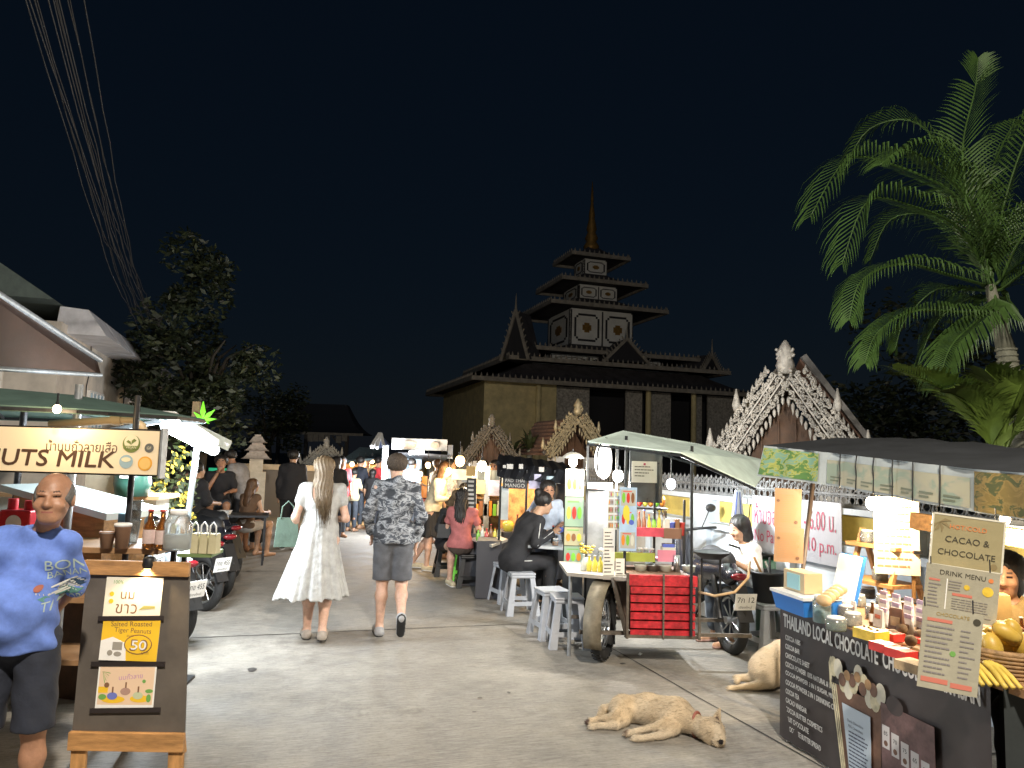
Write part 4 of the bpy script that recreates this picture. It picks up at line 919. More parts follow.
def p2(g,w_,h_):
    g.mt(yel); g.rect(-w_/2,-h_/2,w_/2,h_/2,.0021,.0006); g.mt(br); g.text('Salted Roasted',0,h_*.36,.0032,w=.21,bold=.02,rot=.03); g.text('Tiger Peanuts',.01,h_*.19,.0032,w=.19,bold=.02,rot=-.02)
    g.mt(paper); g.poly([(-w_*.5,-h_*.5),(-.01,-h_*.5),(-.02,-.02),(-w_*.3,.01),(-w_*.5,-.01)],.0006,.0029); g.mt(mat('print_grey',(.3,.28,.24),.6)); g.rect(-.085,-.055,-.035,-.015,.0037,.0005); g.disc(-.055,-.075,.02,.0037,.0005,ry=.012); g.disc(-.095,-.07,.014,.0037,.0005)
    g.mt(br); g.disc(.045,-.025,.072,.0034,.0005,ry=.050); g.mt(yel); g.disc(.045,-.025,.067,.0040,.0005,ry=.045); g.mt(br); g.text('50',.05,-.028,.0048,w=.088,h=.054,bold=.09); g.mt(paper); g.text('50',.05,-.028,.0054,w=.078,h=.045,bold=.05)
    g.mt(br); g.text('ขนาด',.0,.018,.0048,w=.035); g.text('บาท',.085,-.066,.0048,w=.035)
def p3(g,w_,h_):
    g.mt(mat('poster_peach',(.75,.55,.38),.5)); g.rect(-w_/2+.008,-h_/2+.02,w_/2-.008,h_/2-.01,.0021,.0005); g.mt(yel); g.disc(-.06,-.062,.06,.0027,.0005,ry=.018); g.disc(.075,-.058,.05,.0027,.0005,ry=.018); g.rect(-w_/2+.008,-.03,-.09,.0,.0027,.0005)
    g.mt(mat('print_lilac',(.5,.25,.45),.6)); g.text('นมถั่วลาย',.02,.052,.0033,w=.12,rot=.1); g.mt(gn)
    for a in(-.3,0,.3,.6,-.6): g.poly([(-.125,.075),(-.10+.02*a,.065+.04*a-.02),(-.095+.02*a,.06+.04*a-.02)],.0006,.0033)
    g.disc(-.115,-.05,.02,.0033,.0005,ry=.014); g.disc(.12,-.02,.02,.0033,.0005,ry=.010); g.disc(.12,-.055,.012,.0033,.0005,ry=.02); g.mt(br); g.disc(-.098,.008,.013,.0033,.0005)
    for x,z,c in ((-.065,-.045,'bottle_blue'),(0,-.022,'bottle_brown'),(.065,-.042,'bottle_pale')):
        g.mt(mat(c,{'bottle_blue':(.15,.18,.5),'bottle_brown':(.4,.25,.2),'bottle_pale':(.5,.55,.35)}[c],.5)); g.disc(x,z,.026,.0039,.0005,ry=.018); g.mt(br); g.rect(x-.004,z+.015,x+.004,z+.045,.0039,.0005)
    g.mt(gn); g.disc(.09,.028,.009,.0033,.0005)
poster(-.012,.91,.295,.205,p1,m=pw); poster(-.015,.70,.295,.215,p2,rot=-.01,m=paper); poster(-.02,.465,.295,.215,p3,rot=.01)
tape=mat('black_tape',(.025,.02,.02),.4)
for z,ro,w_ in ((.806,.03,.34),(.578,.02,.38),(.352,.03,.36)): g=MB(tape); g.tr(frame(bz(-.015,z)+V((0,-.017,0)),(math.cos(ro),0,math.sin(ro)),up)); g.rect(-w_/2,-.012,w_/2,.012,0,.001); g.build('tape',B)
L=thing('clip_lamp','small black clip lamp shining down the posters of the sandwich board','lamp',WM[B.name]@V((.01,.12,1.06)),.03)
g=MB(blk); g.box(0,-.02,.02,.06,.08,.03); g.lathe([(.03,0),(.036,.02),(.03,.055),(.012,.065)],(0,-.06,.0),14); g.build('housing',L,bevel=.004)
g=MB(emis('clip_glow',(1,.72,.35),14)); g.lathe([(.026,-.002),(.027,.001)],(0,-.06,0),14); g.build('bulb',L)
lamp(WM[L.name]@V((0,-.085,-.01)),9,(1,.74,.42),.02,L,kind='SPOT',spot=R(140),aim=WM[B.name]@V((.0,.04,.55)))
# ------------------------------------------------------------ peanut milk stall
ft=mat('counter_wood',(.30,.17,.08),.5,var=.3,vs=4); co=P(140,553,4.5); 
T=thing('drink_stall','milk stall counter with stained wooden top behind the sandwich board','stall',(co.x-.62,4.75,0),.05)
g=MB(ft); g.box(-.35,0,1.075,2.1,.5,.035); g.build('counter_top',T,bevel=.004)
g=MB(ft); g.box(-.5,-.05,.78,1.75,.4,.03); g.box(-.5,-.05,.42,1.75,.4,.03); g.build('shelf',T)
for x in(-1.3,.62): g=MB(blk); g.box(x,-.2,.53,.03,.03,1.06); g.build('leg',T); g=MB(blk); g.box(x,.2,.53,.03,.03,1.06); g.build('leg',T)
g=MB(woodh); g.box(-.15,-.2,.95,1.3,.03,.10); g.build('apron',T)
ctop=1.0935
def bottle(mb,c,r=.032,h=.24,m=None,cap=None,lab=None):
    mb.mt(m); mb.lathe([(r*.9,0),(r,.008),(r,h*.55),(r*.45,h*.72),(r*.36,h*.95),(r*.42,h*.955),(r*.42,h*.97)],c,14)
    if cap: mb.mt(cap); mb.lathe([(r*.5,h*.95),(r*.5,h),(r*.2,h*1.01)],c,12)
    if lab: mb.mt(lab); mb.lathe([(r*1.02,h*.14),(r*1.03,h*.15),(r*1.03,h*.48),(r*1.02,h*.49)],c,14)
amber=mat('amber_glass',(.20,.07,.015),.08,trans=.6); redcap=mat('red_cap',(.6,.08,.06),.5); lab=mat('pink_label',(.55,.42,.38),.6,var=.1,vs=60); kraft=mat('kraft_cup',(.30,.17,.10),.7,var=.15); clearp=mat('clear_plastic',(.8,.86,.88),.12,trans=.85)
def item(nm,lb,cat,px,Y,fn,z=ctop,group=None,py=553):
    q=P(px,py,Y); g=MB(white); g.tr(M.Translation((q.x,Y,z))); fn(g); return solo(g,nm,lb,cat,group)
item('glass_bottle','amber glass bottle with a red cap, left of the pair on the stall counter','bottle',148,4.52,lambda g:bottle(g,(0,0,0),.036,.235,amber,redcap,lab))
item('glass_bottle','amber glass bottle with a red cap, right of the pair, next to the big jar','bottle',160.5,4.50,lambda g:bottle(g,(0,0,0),.036,.235,amber,redcap,lab))
def jar(g): g.mt(clearp); g.lathe([(.075,0),(.08,.01),(.08,.15),(.06,.2),(.045,.21)],(0,0,0),18); g.mt(mat('milk',(.75,.73,.66),.4)); g.lathe([(.068,.012),(.07,.09)],(0,0,0),16); g.mt(white); g.lathe([(.05,.205),(.052,.235),(.0,.237)],(0,0,0),18)
item('storage_jar','large clear jar with a white lid at the right end of the stall counter','jar',176,4.52,jar)
def cup(g,m,r=.04,h=.095,lid=None): 
    g.mt(m); g.lathe([(r*.75,0),(r,h),(r*1.06,h+.002),(r*1.06,h+.008),(r*.9,h+.008),(r*.7,.01)],(0,0,0),18)
    if lid: g.mt(lid); g.lathe([(r*1.1,h+.006),(r*1.08,h+.022),(r*.8,h+.026)],(0,0,0),18)
item('paper_cup','small dark brown paper cup near the man in the blue shirt','cup',106,4.5,lambda g:(cup(g,kraft,.043,.09),g.mt(white),g.lathe([(.0435,.088),(.045,.094)],(0,0,0),18)))
item('paper_cup','taller kraft cup with a white lid beside the stall pole','cup',121,4.5,lambda g:cup(g,kraft,.045,.125,white))
item('plastic_cup','tall clear cup tower standing behind the kraft cup','cup',131,4.75,lambda g:[cup(g.tr(M.Translation((P(131,553,4.75).x,4.75,ctop+k*.06))),clearp,.042,.14) for k in range(3)])
item('steel_bowl','small shiny steel bowl behind the amber bottles','bowl',150,4.85,lambda g:(g.mt(steel),g.sph((0,0,.13),(.05,.05,.045)),g.cyl((0,0,0),(0,0,.1),.03)))
item('sauce_box','short blue and white drink carton behind the kraft cup','carton',122,4.8,lambda g:(g.mt(mat('carton_blue',(.2,.45,.65),.5)),g.box(0,0,.09,.06,.05,.18),g.mt(white),g.box(0,-.026,.10,.05,.002,.06)))
for k,x in enumerate((135,167)):
    q=P(x-.0*k,500,4.45)
# stall poles
g=MB(blk); a=P(137,410,4.62); g.cyl((a.x,4.62,0),(a.x,4.62,2.02),.018); solo(g,'stall_pole','black upright pole of the milk stall rising behind its lightbox sign','pole')
g=MB(galv); a=P(72,470,4.9); g.cyl((a.x,4.9,0),(a.x,4.9,2.1),.025); solo(g,'stall_pole','grey steel pole directly behind the balding man\'s head','pole')
g=MB(mat('pvc_pipe',(.50,.38,.22),.5)); pts=[P(50,424,4.8),P(118,420,4.8),P(134,420,4.8),P(142,426,4.8),P(145,436,4.8)]; g.tube(pts,.026,10); g.cyl(P(112,420,4.8),P(122,420,4.8),.034); solo(g,'bent_pipe','thick tan pipe bending down behind the top of the lightbox sign','pipe')
# lightbox sign
sx=P(162,432,4.4); s0=P(-70,470,4.4); W_=sx.x-s0.x+.0; zt=P(100,427.8,4.4).z; zb=P(100,475,4.4).z
S=thing('lightbox_sign','cream lightbox sign for peanuts milk glowing over the milk stall','sign',((sx.x+s0.x)/2,4.4,zb),0)
g=MB(dmet); hS=zt-zb; g.box(0,.03,hS/2,W_,.06,hS); g.build('frame',S,bevel=.003)
g=MB(galv); g.box(W_/2+.007,.02,hS/2,.012,.07,hS+.02); g.build('side_rail',S)
sf=mat('sign_face',(.66,.55,.38),.5,em=(1,.72,.36),es=.16); g=MB(sf); g.box(0,-.004,hS/2,W_-.02,.01,hS-.02); g.build('face',S)
g=MB(mat('sign_brown',(.07,.035,.02),.6)); g.tr(frame((0,-.0105,0),(1,0,0),(0,0,1)))
def sp(px): return P(px,450,4.4).x-WM[S.name].translation.x
cx=(sp(-62)+sp(117))/2; g.text('PEANUTS MILK',cx,hS*.33,0,w=sp(117)-sp(-62),h=hS*.34,bold=.07,shear=.12)
g.text('น้ำนมถั่วลายเสือ',(sp(47)+sp(118))/2,hS*.60,0,w=sp(118)-sp(47),h=hS*.24,bold=.01); g.build('lettering',S)
for (px,zz,r_,cm) in ((132,.68,.052,'badge_green'),(150,.60,.027,'badge_grey'),(128,.30,.040,'badge_blue'),(147,.27,.042,'badge_orange')):
    g=MB(mat(cm,{'badge_green':(.16,.20,.05),'badge_grey':(.12,.12,.11),'badge_blue':(.30,.42,.45),'badge_orange':(.75,.36,.04)}[cm],.6)); g.tr(frame((sp(px),-.0105,hS*zz),(1,0,0),(0,0,1))); g.disc(0,0,r_,0,.002,28)
    g.mt(mat('badge_cream',(.75,.68,.45),.6)); 
    if cm=='badge_green': g.disc(0,.01,r_*.82,.0024,.001,28); g.mt(MC['badge_green']); g.poly([(-.03,.01),(-.01,-.0),(.0,-.006),(-.004,.012),(-.02,.022)],.001,.0036); g.poly([(.0,-.005),(.03,.02),(.015,.03),(.002,.018)],.001,.0036); g.rect(-.045,-.03,.045,-.012,.0036,.001); g.mt(MC['badge_cream']); g.text('VEGAN',0,-.021,.005,w=.06)
    elif cm=='badge_grey': g.text('GF',0,0,.003,w=.026)
    elif cm=='badge_blue': g.disc(0,.012,r_*.7,.0024,.001,20,ry=r_*.35); 
    else: g.mt(mat('badge_peach',(.8,.5,.15),.6)); g.disc(0,0,r_*.8,.0024,.001,24)
    g.build('badge',S)
# umbrella roof of the stall
T=thing('stall_canopy','low dark green canvas canopy over the milk stall','canopy',(-3.75,5.15,0),.05)
g=MB(mat('canvas_green',(.07,.12,.10),.8,var=.2,vs=5,bump=.3,bs=14)); 
n=12; ez=P(80,407,4.3).z
ring=[(1.55*math.cos(t)*1.0,1.05*math.sin(t)) for t in [2*PI*(i+.5)/n for i in range(n)]]
vs=[(x,y,ez) for x,y in ring]+[(x*.5,y*.5,ez+.12) for x,y in ring]+[(0,0,ez+.17)]+[(x,y,ez-.035) for x,y in ring]
fs=[(i,(i+1)%n,n+(i+1)%n,n+i) for i in range(n)]+[(n+i,n+(i+1)%n,2*n) for i in range(n)]+[(2*n+1+i,2*n+1+(i+1)%n,(i+1)%n,i) for i in range(n)]; g.add(vs,fs); g.build('canvas',T)
g=MB(dmet)
for i in range(0,n,1): g.bar((ring[i][0],ring[i][1],ez-.02),(ring[i][0]*.06,ring[i][1]*.06,ez+.13),.018)
for i in range(n): a=ring[i];b=ring[(i+1)%n]; g.bar((a[0],a[1],ez-.02),(b[0],b[1],ez-.02),.02)
g.build('frame',T); g=MB(dmet); g.cyl((0,.6,0),(0,.6,ez+.1),.025); g.build('pole',T)
def bulb(nm,lb,px,py,Y,r,w_,c=(1,.72,.40),es=22,group=None,cord=.25,cat='bulb'):
    q=P(px,py,Y); T=thing(nm,lb,cat,q,0,group); g=MB(emis('glow_%s'%('%02d%02d%02d'%tuple(int(x*99) for x in c)),c,es)); g.sph((0,0,0),(r,r,r*1.15)); g.build('globe',T)
    g=MB(blk); g.cyl((0,0,r*.95),(0,0,r*1.9),r*.45,n=8); g.cyl((0,0,r*1.8),(0,0,r*1.9+cord),.006,n=5); g.build('holder',T); lamp(q-V((0,0,r*1.7)),w_,c,r,T); return T
bulb('hanging_bulb','small warm bulb under the dark green canopy above the lightbox sign',57,409,4.25,.022,3.2,cord=.05)
# things behind the counter
T=thing('price_scale','red kitchen scale on the white table behind the balding man','scale',(P(20,530,4.9).x,4.9,1.09),0)
g=MB(red); g.box(0,0,.09,.2,.14,.18); g.build('body',T,bevel=.01); g=MB(red); g.cyl((-.06,0,.18),(-.06,0,.25),.03); g.build('knob',T); g=MB(red); g.cyl((.06,0,.18),(.06,0,.24),.04); g.build('knob',T)
g=MB(white); g.tr(frame((0,-.072,.1),(1,0,0),(0,0,1))); g.disc(0,0,.05,0,.003); g.build('dial',T)
q=P(98,525,5.4); T=thing('wooden_cabinet','honey coloured wooden food cabinet with a slanted white lid','cabinet',(q.x,5.4,0),-.25)
g=MB(woodh); g.hexa([(-.5,-.25,.85),(.28,-.25,.85),(.28,.25,.85),(-.5,.25,.85)],[(-.5,-.25,1.36),(.28,-.25,1.22),(.28,.25,1.22),(-.5,.25,1.36)]); g.build('box',T)
g=MB(mat('lid_white',(.6,.66,.66),.4)); g.hexa([(-.55,-.32,1.365),(.36,-.32,1.205),(.36,.25,1.205),(-.55,.25,1.365)],[(-.55,-.32,1.41),(.36,-.32,1.25),(.36,.25,1.25),(-.55,.25,1.41)]); g.build('lid',T)
g=MB(white); g.box(-.2,-.255,1.12,.22,.01,.03); g.build('handle',T); g=MB(dwood); g.box(-.1,0,.42,.7,.45,.84); g.build('stand',T)
q=P(30,480,6.0); T=thing('tiled_counter','white tiled kitchen counter in the back of the milk stall','counter',(q.x,6.2,0),.1)
g=MB(mat('tile_white',(.55,.57,.52),.3,var=.15,vs=9)); 
for i in range(8):
    for k in range(5): g.box(-1.0+i*.26,0,.15+k*.25,.252,.3,.242)
g.build('tile_front',T); g=MB(ft); g.box(-.1,0,1.29,2.2,.5,.03); g.build('counter_top',T)
item('paper_stack','cream cardboard boxes stacked on the tiled counter behind the man','box',110,6.1,lambda g:(g.mt(mat('cardboard',(.40,.32,.22),.8,var=.15)),g.box(0,0,.09,.36,.25,.18),g.box(.03,0,.26,.28,.2,.14)),z=1.306)
item('green_kettle','dark green jug with a worn square label on the back counter','jug',127,6.0,lambda g:(g.mt(mat('jug_green',(.02,.07,.05),.3)),g.lathe([(.12,0),(.14,.1),(.12,.28),(.08,.34)],(0,0,0),16),g.mt(paper),g.box(0,-.135,.18,.07,.012,.07)),z=1.306)
# fluorescent stall next to it
A=P(168,421,5.6); Bq=P(214,447,7.4)
T=thing('tube_light','blazing white fluorescent tube along the edge of the neighbouring canopy','lamp',A,0)
g=MB(emis('tube_white',(.85,.95,1),11)); g.cyl(A-V((0,0,.03)),Bq-V((0,0,.03)),.055,n=10); g.build('tube',T,world=True); g=MB(white); g.bar(A+V((0,0,.05)),Bq+V((0,0,.05)),.09,.05); g.build('housing',T,world=True)
lamp((A+Bq)/2-V((0,0,.2)),110,(.85,.93,1),.25,T); lamp(A-V((0,0,.2)),40,(.85,.93,1),.12,T)
cv=mat('canopy_pale',(.45,.52,.48),.7,var=.15,vs=5)
T=thing('stall_canopy','pale sloping canopy strip above the fluorescent tube','canopy',(A.x,A.y,0)); g=MB(cv); a=P(160,418,5.5);b=P(176,413,5.9);c=P(232,441,8.2);d=P(228,449,8.0); g.hexa([p-V((0,0,.02)) for p in(a,d,c,b)],[a,d,c,b]); g.build('canvas',T,world=True)
g=MB(galv); g.bar(P(100,432,5.6),P(168,420,5.6),.03); g.bar(P(146,410,5.6),P(176,430,5.6),.025); g.bar(P(150,415,5.7),P(228,445,8),.025); g.build('frame',T,world=True)
a=P(197,447,6.0); g=MB(mat('pole_blue',(.35,.42,.48),.4,.3)); b=P(185,548,6.0); g.cyl((b.x-.06,6.0,0),a,.024); g.build('pole',T,world=True)
for px,py,Y in ((218,470,8.2),):
    q=P(px,py,Y)
T=thing('leaf_sign','bright green neon leaf sign above the pale canopy strip','sign',P(203,420,7.6),.0)
nl=mat('neon_green',(.02,.08,.0),.5,em=(.22,1,.02),es=1.25); g=MB(nl); g.tr(frame((0,0,0),(1,0,0),(0,0,1)))
for a,L in ((1.6,.20),(.75,.17),(.1,.15),(-.45,.085),(2.45,.13),(3.05,.10),(3.6,.07)):
    c,s_=math.cos(a),math.sin(a); L*=.95; g.poly([(0,0),(c*L*.45+s_*L*.13,s_*L*.45-c*L*.13),(c*L,s_*L),(c*L*.45-s_*L*.13,s_*L*.45+c*L*.13)],.02)
g.rect(.05,-.155,.12,-.125,0,.02); g.rect(.06,-.19,.125,-.165,0,.02)
g.build('leaf',T); g=MB(dwood); g.box(-.10,.06,-.02,.07,.05,.42); g.build('bracket',T); lamp(T.location+V((0,-.12,0)),1.2,(.3,1,.1),.05,T)
T=thing('lit_menu','small glowing white menu screen framed in green','screen',P(217,478,13.6)); g=MB(mat('screen_green',(.03,.4,.2),.5,em=(.02,.5,.25),es=.5)); g.box(0,.02,0,.33,.03,.36); g.build('frame',T); g=MB(emis('screen_white',(.8,1,.95),1.0)); g.box(.02,0,-.02,.25,.02,.28); g.build('panel',T)
g=MB(redcap); 
for i in range(4): g.box(-.07,-.012,.06-i*.05,.05,.004,.025)
g.build('print',T); g=MB(dmet); g.cyl((0,.02,-.18),(0,.02,-T.location.z),.02); g.build('stand',T)
# paper bags on a tray
q=P(203,560,5.6); T=thing('side_table','narrow side table at the right end of the milk stall','table',(q.x-.02,5.6,0),.1); g=MB(mat('table_green',(.15,.22,.08),.6)); g.box(0,0,.93,.24,.3,.025); g.build('table_top',T)
g=MB(dmet); g.box(-.115,0,.458,.03,.03,.915); g.box(-.115,0,.01,.2,.25,.02); g.build('pedestal',T)
for i,px in enumerate((196,205,214)):
    item('paper_bag','white-handled %s paper bag on the side table, %s of the row'%(('beige','cream','brown')[i],('left','middle','right')[i]),'bag',px,5.5,lambda g:(g.mt(mat('bag_beige',(.50,.45,.28),.8,var=.1)),g.hexa([(-.028,-.05,0),(.028,-.05,0),(.028,.05,0),(-.028,.05,0)],[(-.024,-.04,.14),(.024,-.04,.14),(.024,.04,.14),(-.024,.04,.14)]),g.mt(white),g.tube([(-.024,-.045,.13),(-.02,-.045,.2),(.0,-.04,.225),(.02,-.045,.2),(.024,-.045,.13)],.006,5)),z=.9455)
# flowers / hanging basket behind the sign
T=thing('potted_plant','bushy potted plant with yellow flowers between the sign and the pale pole','plant',(P(170,505,7.5).x,7.5,0)); g=MB(mat('terracotta',(.3,.12,.06),.8)); g.lathe([(.13,0),(.17,.3),(.18,.3),(.15,.28)],(0,0,0),14); g.build('pot',T)
g=MB(leafm2); rr=random.Random(3)
for i in range(900):
    d=V((rr.gauss(0,1),rr.gauss(0,1),rr.gauss(0,1))).normalized()*rr.random()**.4; p=V((d.x*.28,d.y*.25,1.05+d.z*.8)); g.mt(leafm2 if rr.random()<.75 else mat('petal_yellow',(.55,.40,.05),.6)); x=V((rr.gauss(0,1),rr.gauss(0,1),rr.gauss(0,1))).normalized(); y=x.orthogonal().normalized(); s_=rr.uniform(.02,.045); g.add([p-x*s_,p+y*s_*.5,p+x*s_,p-y*s_*.5],[(0,1,2,3)])
g.build('foliage',T)
# ------------------------------------------------------------ motorbikes
def make_bike(label,bm,seatm,plate='1กข 455',rackm=None):
    T=thing('motorbike',label,'motorbike',(0,0,0),0,'motorbikes parked along the left')
    for k,y in enumerate((-.62,.62)): # rear at y=-.62 faces the street
        g=MB(rub); g.tube([(0,y+math.cos(a)*.255,.285+math.sin(a)*.255) for a in [i*2*PI/28 for i in range(28)]],.047,10,closed=True); w_=g.build('wheel',T)
        g=MB(steel); g.tube([(0,y+math.cos(a)*.205,.285+math.sin(a)*.205) for a in [i*2*PI/24 for i in range(24)]],.016,6,closed=True); g.cyl((-.05,y,.285),(.05,y,.285),.035)
        for i in range(9): a=i*2*PI/9; g.cyl((0,y,.285),(0,y+math.cos(a)*.2,.285+math.sin(a)*.2),.007,n=5)
        g.build('rim',w_)
    d=SD(); d.cap((0,-.55,.72),(0,-.05,.66),.10,.13,k=.05,flat=1); d.cap((0,-.05,.60),(0,.12,.42),.12,.11,k=.06); d.cap((0,.12,.40),(0,.42,.42),.10,.11,k=.05); d.cap((0,.44,.42),(0,.52,.92),.13,.10,k=.05,flat=.7); d.cap((0,-.62,.66),(0,-.78,.72),.07,.04,k=.05); d.ell((0,.60,.55),(.09,.16,.07),k=.04)
    d.mesh('body',bm,T,.018)
    d=SD(); d.cap((0,-.52,.80),(0,-.22,.80),.095,.11,k=.03); d.cap((0,-.22,.80),(0,.05,.74),.11,.07,k=.03); d.cut((0,0,.745),(0,0,-1)) ; d.mesh('seat',seatm,T,.018)
    g=MB(dmet); g.cyl((0,.62,.29),(0,.50,.98),.03); g.tube([(-.33,.36,1.03),(-.18,.46,1.01),(0,.50,.98),(.18,.46,1.01),(.33,.36,1.03)],.015,8); g.build('handlebar',T)
    for sx in(-1,1):
        g=MB(blk); g.cyl((sx*.2,.44,1.02),(sx*.27,.42,1.2),.007,n=5); g.sph((sx*.29,.42,1.23),(.06,.015,.045),10,6); g.build('mirror',T)
        g=MB(dmet); g.cyl((sx*.1,-.62,.3),(sx*.09,-.45,.66),.028,n=8); g.build('shock',T)
    g=MB(blk); g.add([(-.07,-.78,.62),(.07,-.78,.62),(.07,-.93,.33),(-.07,-.93,.33),(-.07,-.76,.62),(.07,-.76,.62),(.07,-.91,.33),(-.07,-.91,.33)],[(0,1,2,3),(4,7,6,5),(0,3,7,4),(1,5,6,2)]); g.build('fender',T)
    g=MB(mat('tail_red',(.18,.01,.015),.2)); g.sph((0,-.80,.70),(.09,.04,.035),12,6); g.build('tail_light',T)
    g=MB(mat('lamp_clear',(.7,.7,.72),.1)); g.sph((0,.60,.9),(.07,.05,.06),12,6); g.build('headlight',T)
    g=MB(white); g.tr(frame((0,-.90,.50),(1,0,0),(0,-.25,1))); g.rect(-.10,-.075,.10,.075,0,.004); g.mt(ink); g.text(plate,0,.02,.0055,w=.16,h=.05); g.text('เชียงใหม่',0,-.045,.0055,w=.12,h=.025); g.build('number_plate',T)
    g=MB(steel); g.cyl((.13,-.75,.33),(.12,-.1,.27),.045,.03,n=12); g.build('exhaust',T)
    g=MB(blk); g.bar((-.05,-.05,.3),(-.22,-.1,.02),.02); g.build('kickstand',T)
    return T
bkm=mat('bike_black',(.015,.015,.02),.2,coat=.4); bgm=mat('bike_grey',(.30,.33,.36),.3,coat=.3); bseat=mat('bike_seat',(.02,.02,.022),.55)
rzB=0   # rears face the street
B1=make_bike('grey motorbike half hidden behind the sandwich board, plate towards the street',bgm,bseat)
B1.location=(-3.44,6.95,0); B1.rotation_euler[2]=R(60)
B2=make_bike('black motorbike with a pale number plate, second in the parked row',bkm,bseat)
def setl(o,x,y,rz): o.location=(x,y,0); o.rotation_euler=(0,0,rz); WM[o.name]=M.Translation(o.location)@M.Rotation(rz,4,'Z')
setl(B2,-3.75,8.35,R(60))
for i,(px,py,rz,lb) in enumerate(((-3.85,9.1,56,'black motorbike with a red tail light, third in the parked row'),(-4.2,10.0,64,'farthest black motorbike of the parked row, nearest the seated girl'))):
    cb=copyt(B2,(px,py,0),R(rz),lb); [bpy.data.objects.remove(c_) for c_ in list(cb.children) if c_.name.startswith('number_plate')]
# ------------------------------------------------------------ people on the left side
q=P(219,500,11.9)
person('young man in black with his hand at his mouth, seated below the green screen',(q.x,11.9,.30),.35,sitp(lean=.35,wrr=(-.05,-.30,1.02),elr=(-.18,-.3,.78)),ht=1.68,h=.016,skin='tan',top=[dict(k='tee',m=blackc,sleeve=.7,loose=.02)],bottom=[dict(k='shorts',m=jean,len=.9)],hair=dict(k='short',m=hairb))
q=P(190,500,10.6)
person('large person in black seated behind the pale pole',(q.x,10.6,.15),2.6,sitp(lean=.1),ht=1.75,h=.02,build=1.3,top=[dict(k='tee',m=blackc,sleeve=.9,loose=.03)],bottom=[dict(k='trousers',m=blackc,len=1.9)],hair=dict(k='short',m=hairb))
q=P(174,500,10.9)
person('person in a dark patterned shirt seated left of the pale pole',(q.x,10.9,.1),1.2,sitp(lean=.2),ht=1.65,h=.02,skin='tan',top=[dict(k='tee',m=camo('dark_floral',[(.01,.01,.012),(.015,.015,.02),(.10,.08,.05),(.02,.02,.02)],14),sleeve=.9,loose=.03)],bottom=[dict(k='trousers',m=blackc,len=1.9)],hair=dict(k='bun',m=hairb),fem=True)
q=P(246,475,12.6)
person('person in a grey tee and dark cap leaning over the table on the left',(q.x,12.6,0),-1.7,pose(chest=(0,-.10,1.22),neck=(0,-.20,1.40),head=(0,-.30,1.53),shl=(.18,-.16,1.36),shr=(-.18,-.16,1.36),ell=(.2,-.25,1.1),elr=(-.2,-.25,1.1),wrl=(.15,-.42,1.0),wrr=(-.15,-.42,1.0)),ht=1.74,h=.017,skin='tan',build=1.1,top=[dict(k='tee',m=greyt,sleeve=.6,loose=.02,cutz=-.08)],bottom=[dict(k='shorts',m=blackc,len=.95,loose=.02)],hair=dict(k='short',m=hairb),nod=.4)
q=P(249,510,12.0)
person('girl with brown hair in a bare-shouldered top seated on the left, back to us',(q.x,11.9,.0),2.7,sitp(lean=.15),ht=1.6,h=.016,skin='mid',fem=True,top=[dict(k='low',m=cloth('brown_top',(.12,.07,.04)),sleeve=0,loose=.005,cutz=-.05)],bottom=[dict(k='shorts',m=cloth('pale_shorts',(.45,.42,.38)),len=.5)],hair=dict(k='long',m=hairr,len=.3))
q=P(237,505,12.6)
person('long-haired woman in black seated beside the man with his hand at his mouth',(q.x,12.6,.0),2.4,sitp(lean=.1),ht=1.6,h=.02,fem=True,top=[dict(k='tee',m=blackc,sleeve=.8)],bottom=[dict(k='trousers',m=blackc,len=1.8)],hair=dict(k='long',m=hairb,len=.3))
T=thing('folding_table','dark folding table between the people seated on the left','table',(P(229,520,11.4).x,11.3,0),.3); g=MB(dmet); g.box(0,0,.72,1.2,.6,.03); g.build('table_top',T)
for x,y in((-.55,-.25),(.55,-.25),(-.55,.25),(.55,.25)): g=MB(dmet); g.box(x,y,.35,.03,.03,.70); g.build('leg',T)
item('takeaway_box','small white takeaway box on the dark folding table','box',222,11.2,lambda g:(g.mt(white),g.hexa([(-.07,-.05,0),(.07,-.05,0),(.07,.05,0),(-.07,.05,0)],[(-.09,-.07,.06),(.09,-.07,.06),(.09,.07,.06),(-.09,.07,.06)])),z=.736)
# pagoda-topped pillar, low far wall
q=P(254,500,17.5); T=thing('pagoda_pillar','cream pillar with a small tiered pagoda top behind the leaning person','pillar',(q.x,17.5,0),RA); crp=mat('cream_plaster',(.5,.42,.30),.7,var=.15)
g=MB(crp); g.box(0,0,.6,.45,.45,1.2); g.box(0,0,1.35,.30,.30,.4); g.build('pillar_body',T)
for k in range(3): g=MB(mat('tier_plaster',(.40,.33,.26),.7,var=.3,vs=12)); hip(g,-.34+.06*k,-.34+.06*k,.34-.06*k,.34-.06*k,1.5+.19*k,-.2+.05*k,-.2+.05*k,.2-.05*k,.2-.05*k,1.64+.19*k); g.box(0,0,1.66+.19*k,.34-.1*k,.34-.1*k,.06); g.build('tier',T)
T=thing('low_wall','low balustrade wall with a pale coping far up the street','wall',(P(285,470,19.5).x,19.5,0),.06); g=MB(crp); g.box(0,0,1.28,2.6,.25,.14); g.build('coping',T); g=MB(mat('wall_dim',(.15,.14,.13),.9)); g.box(0,.02,.6,2.5,.18,1.2); g.build('body',T)
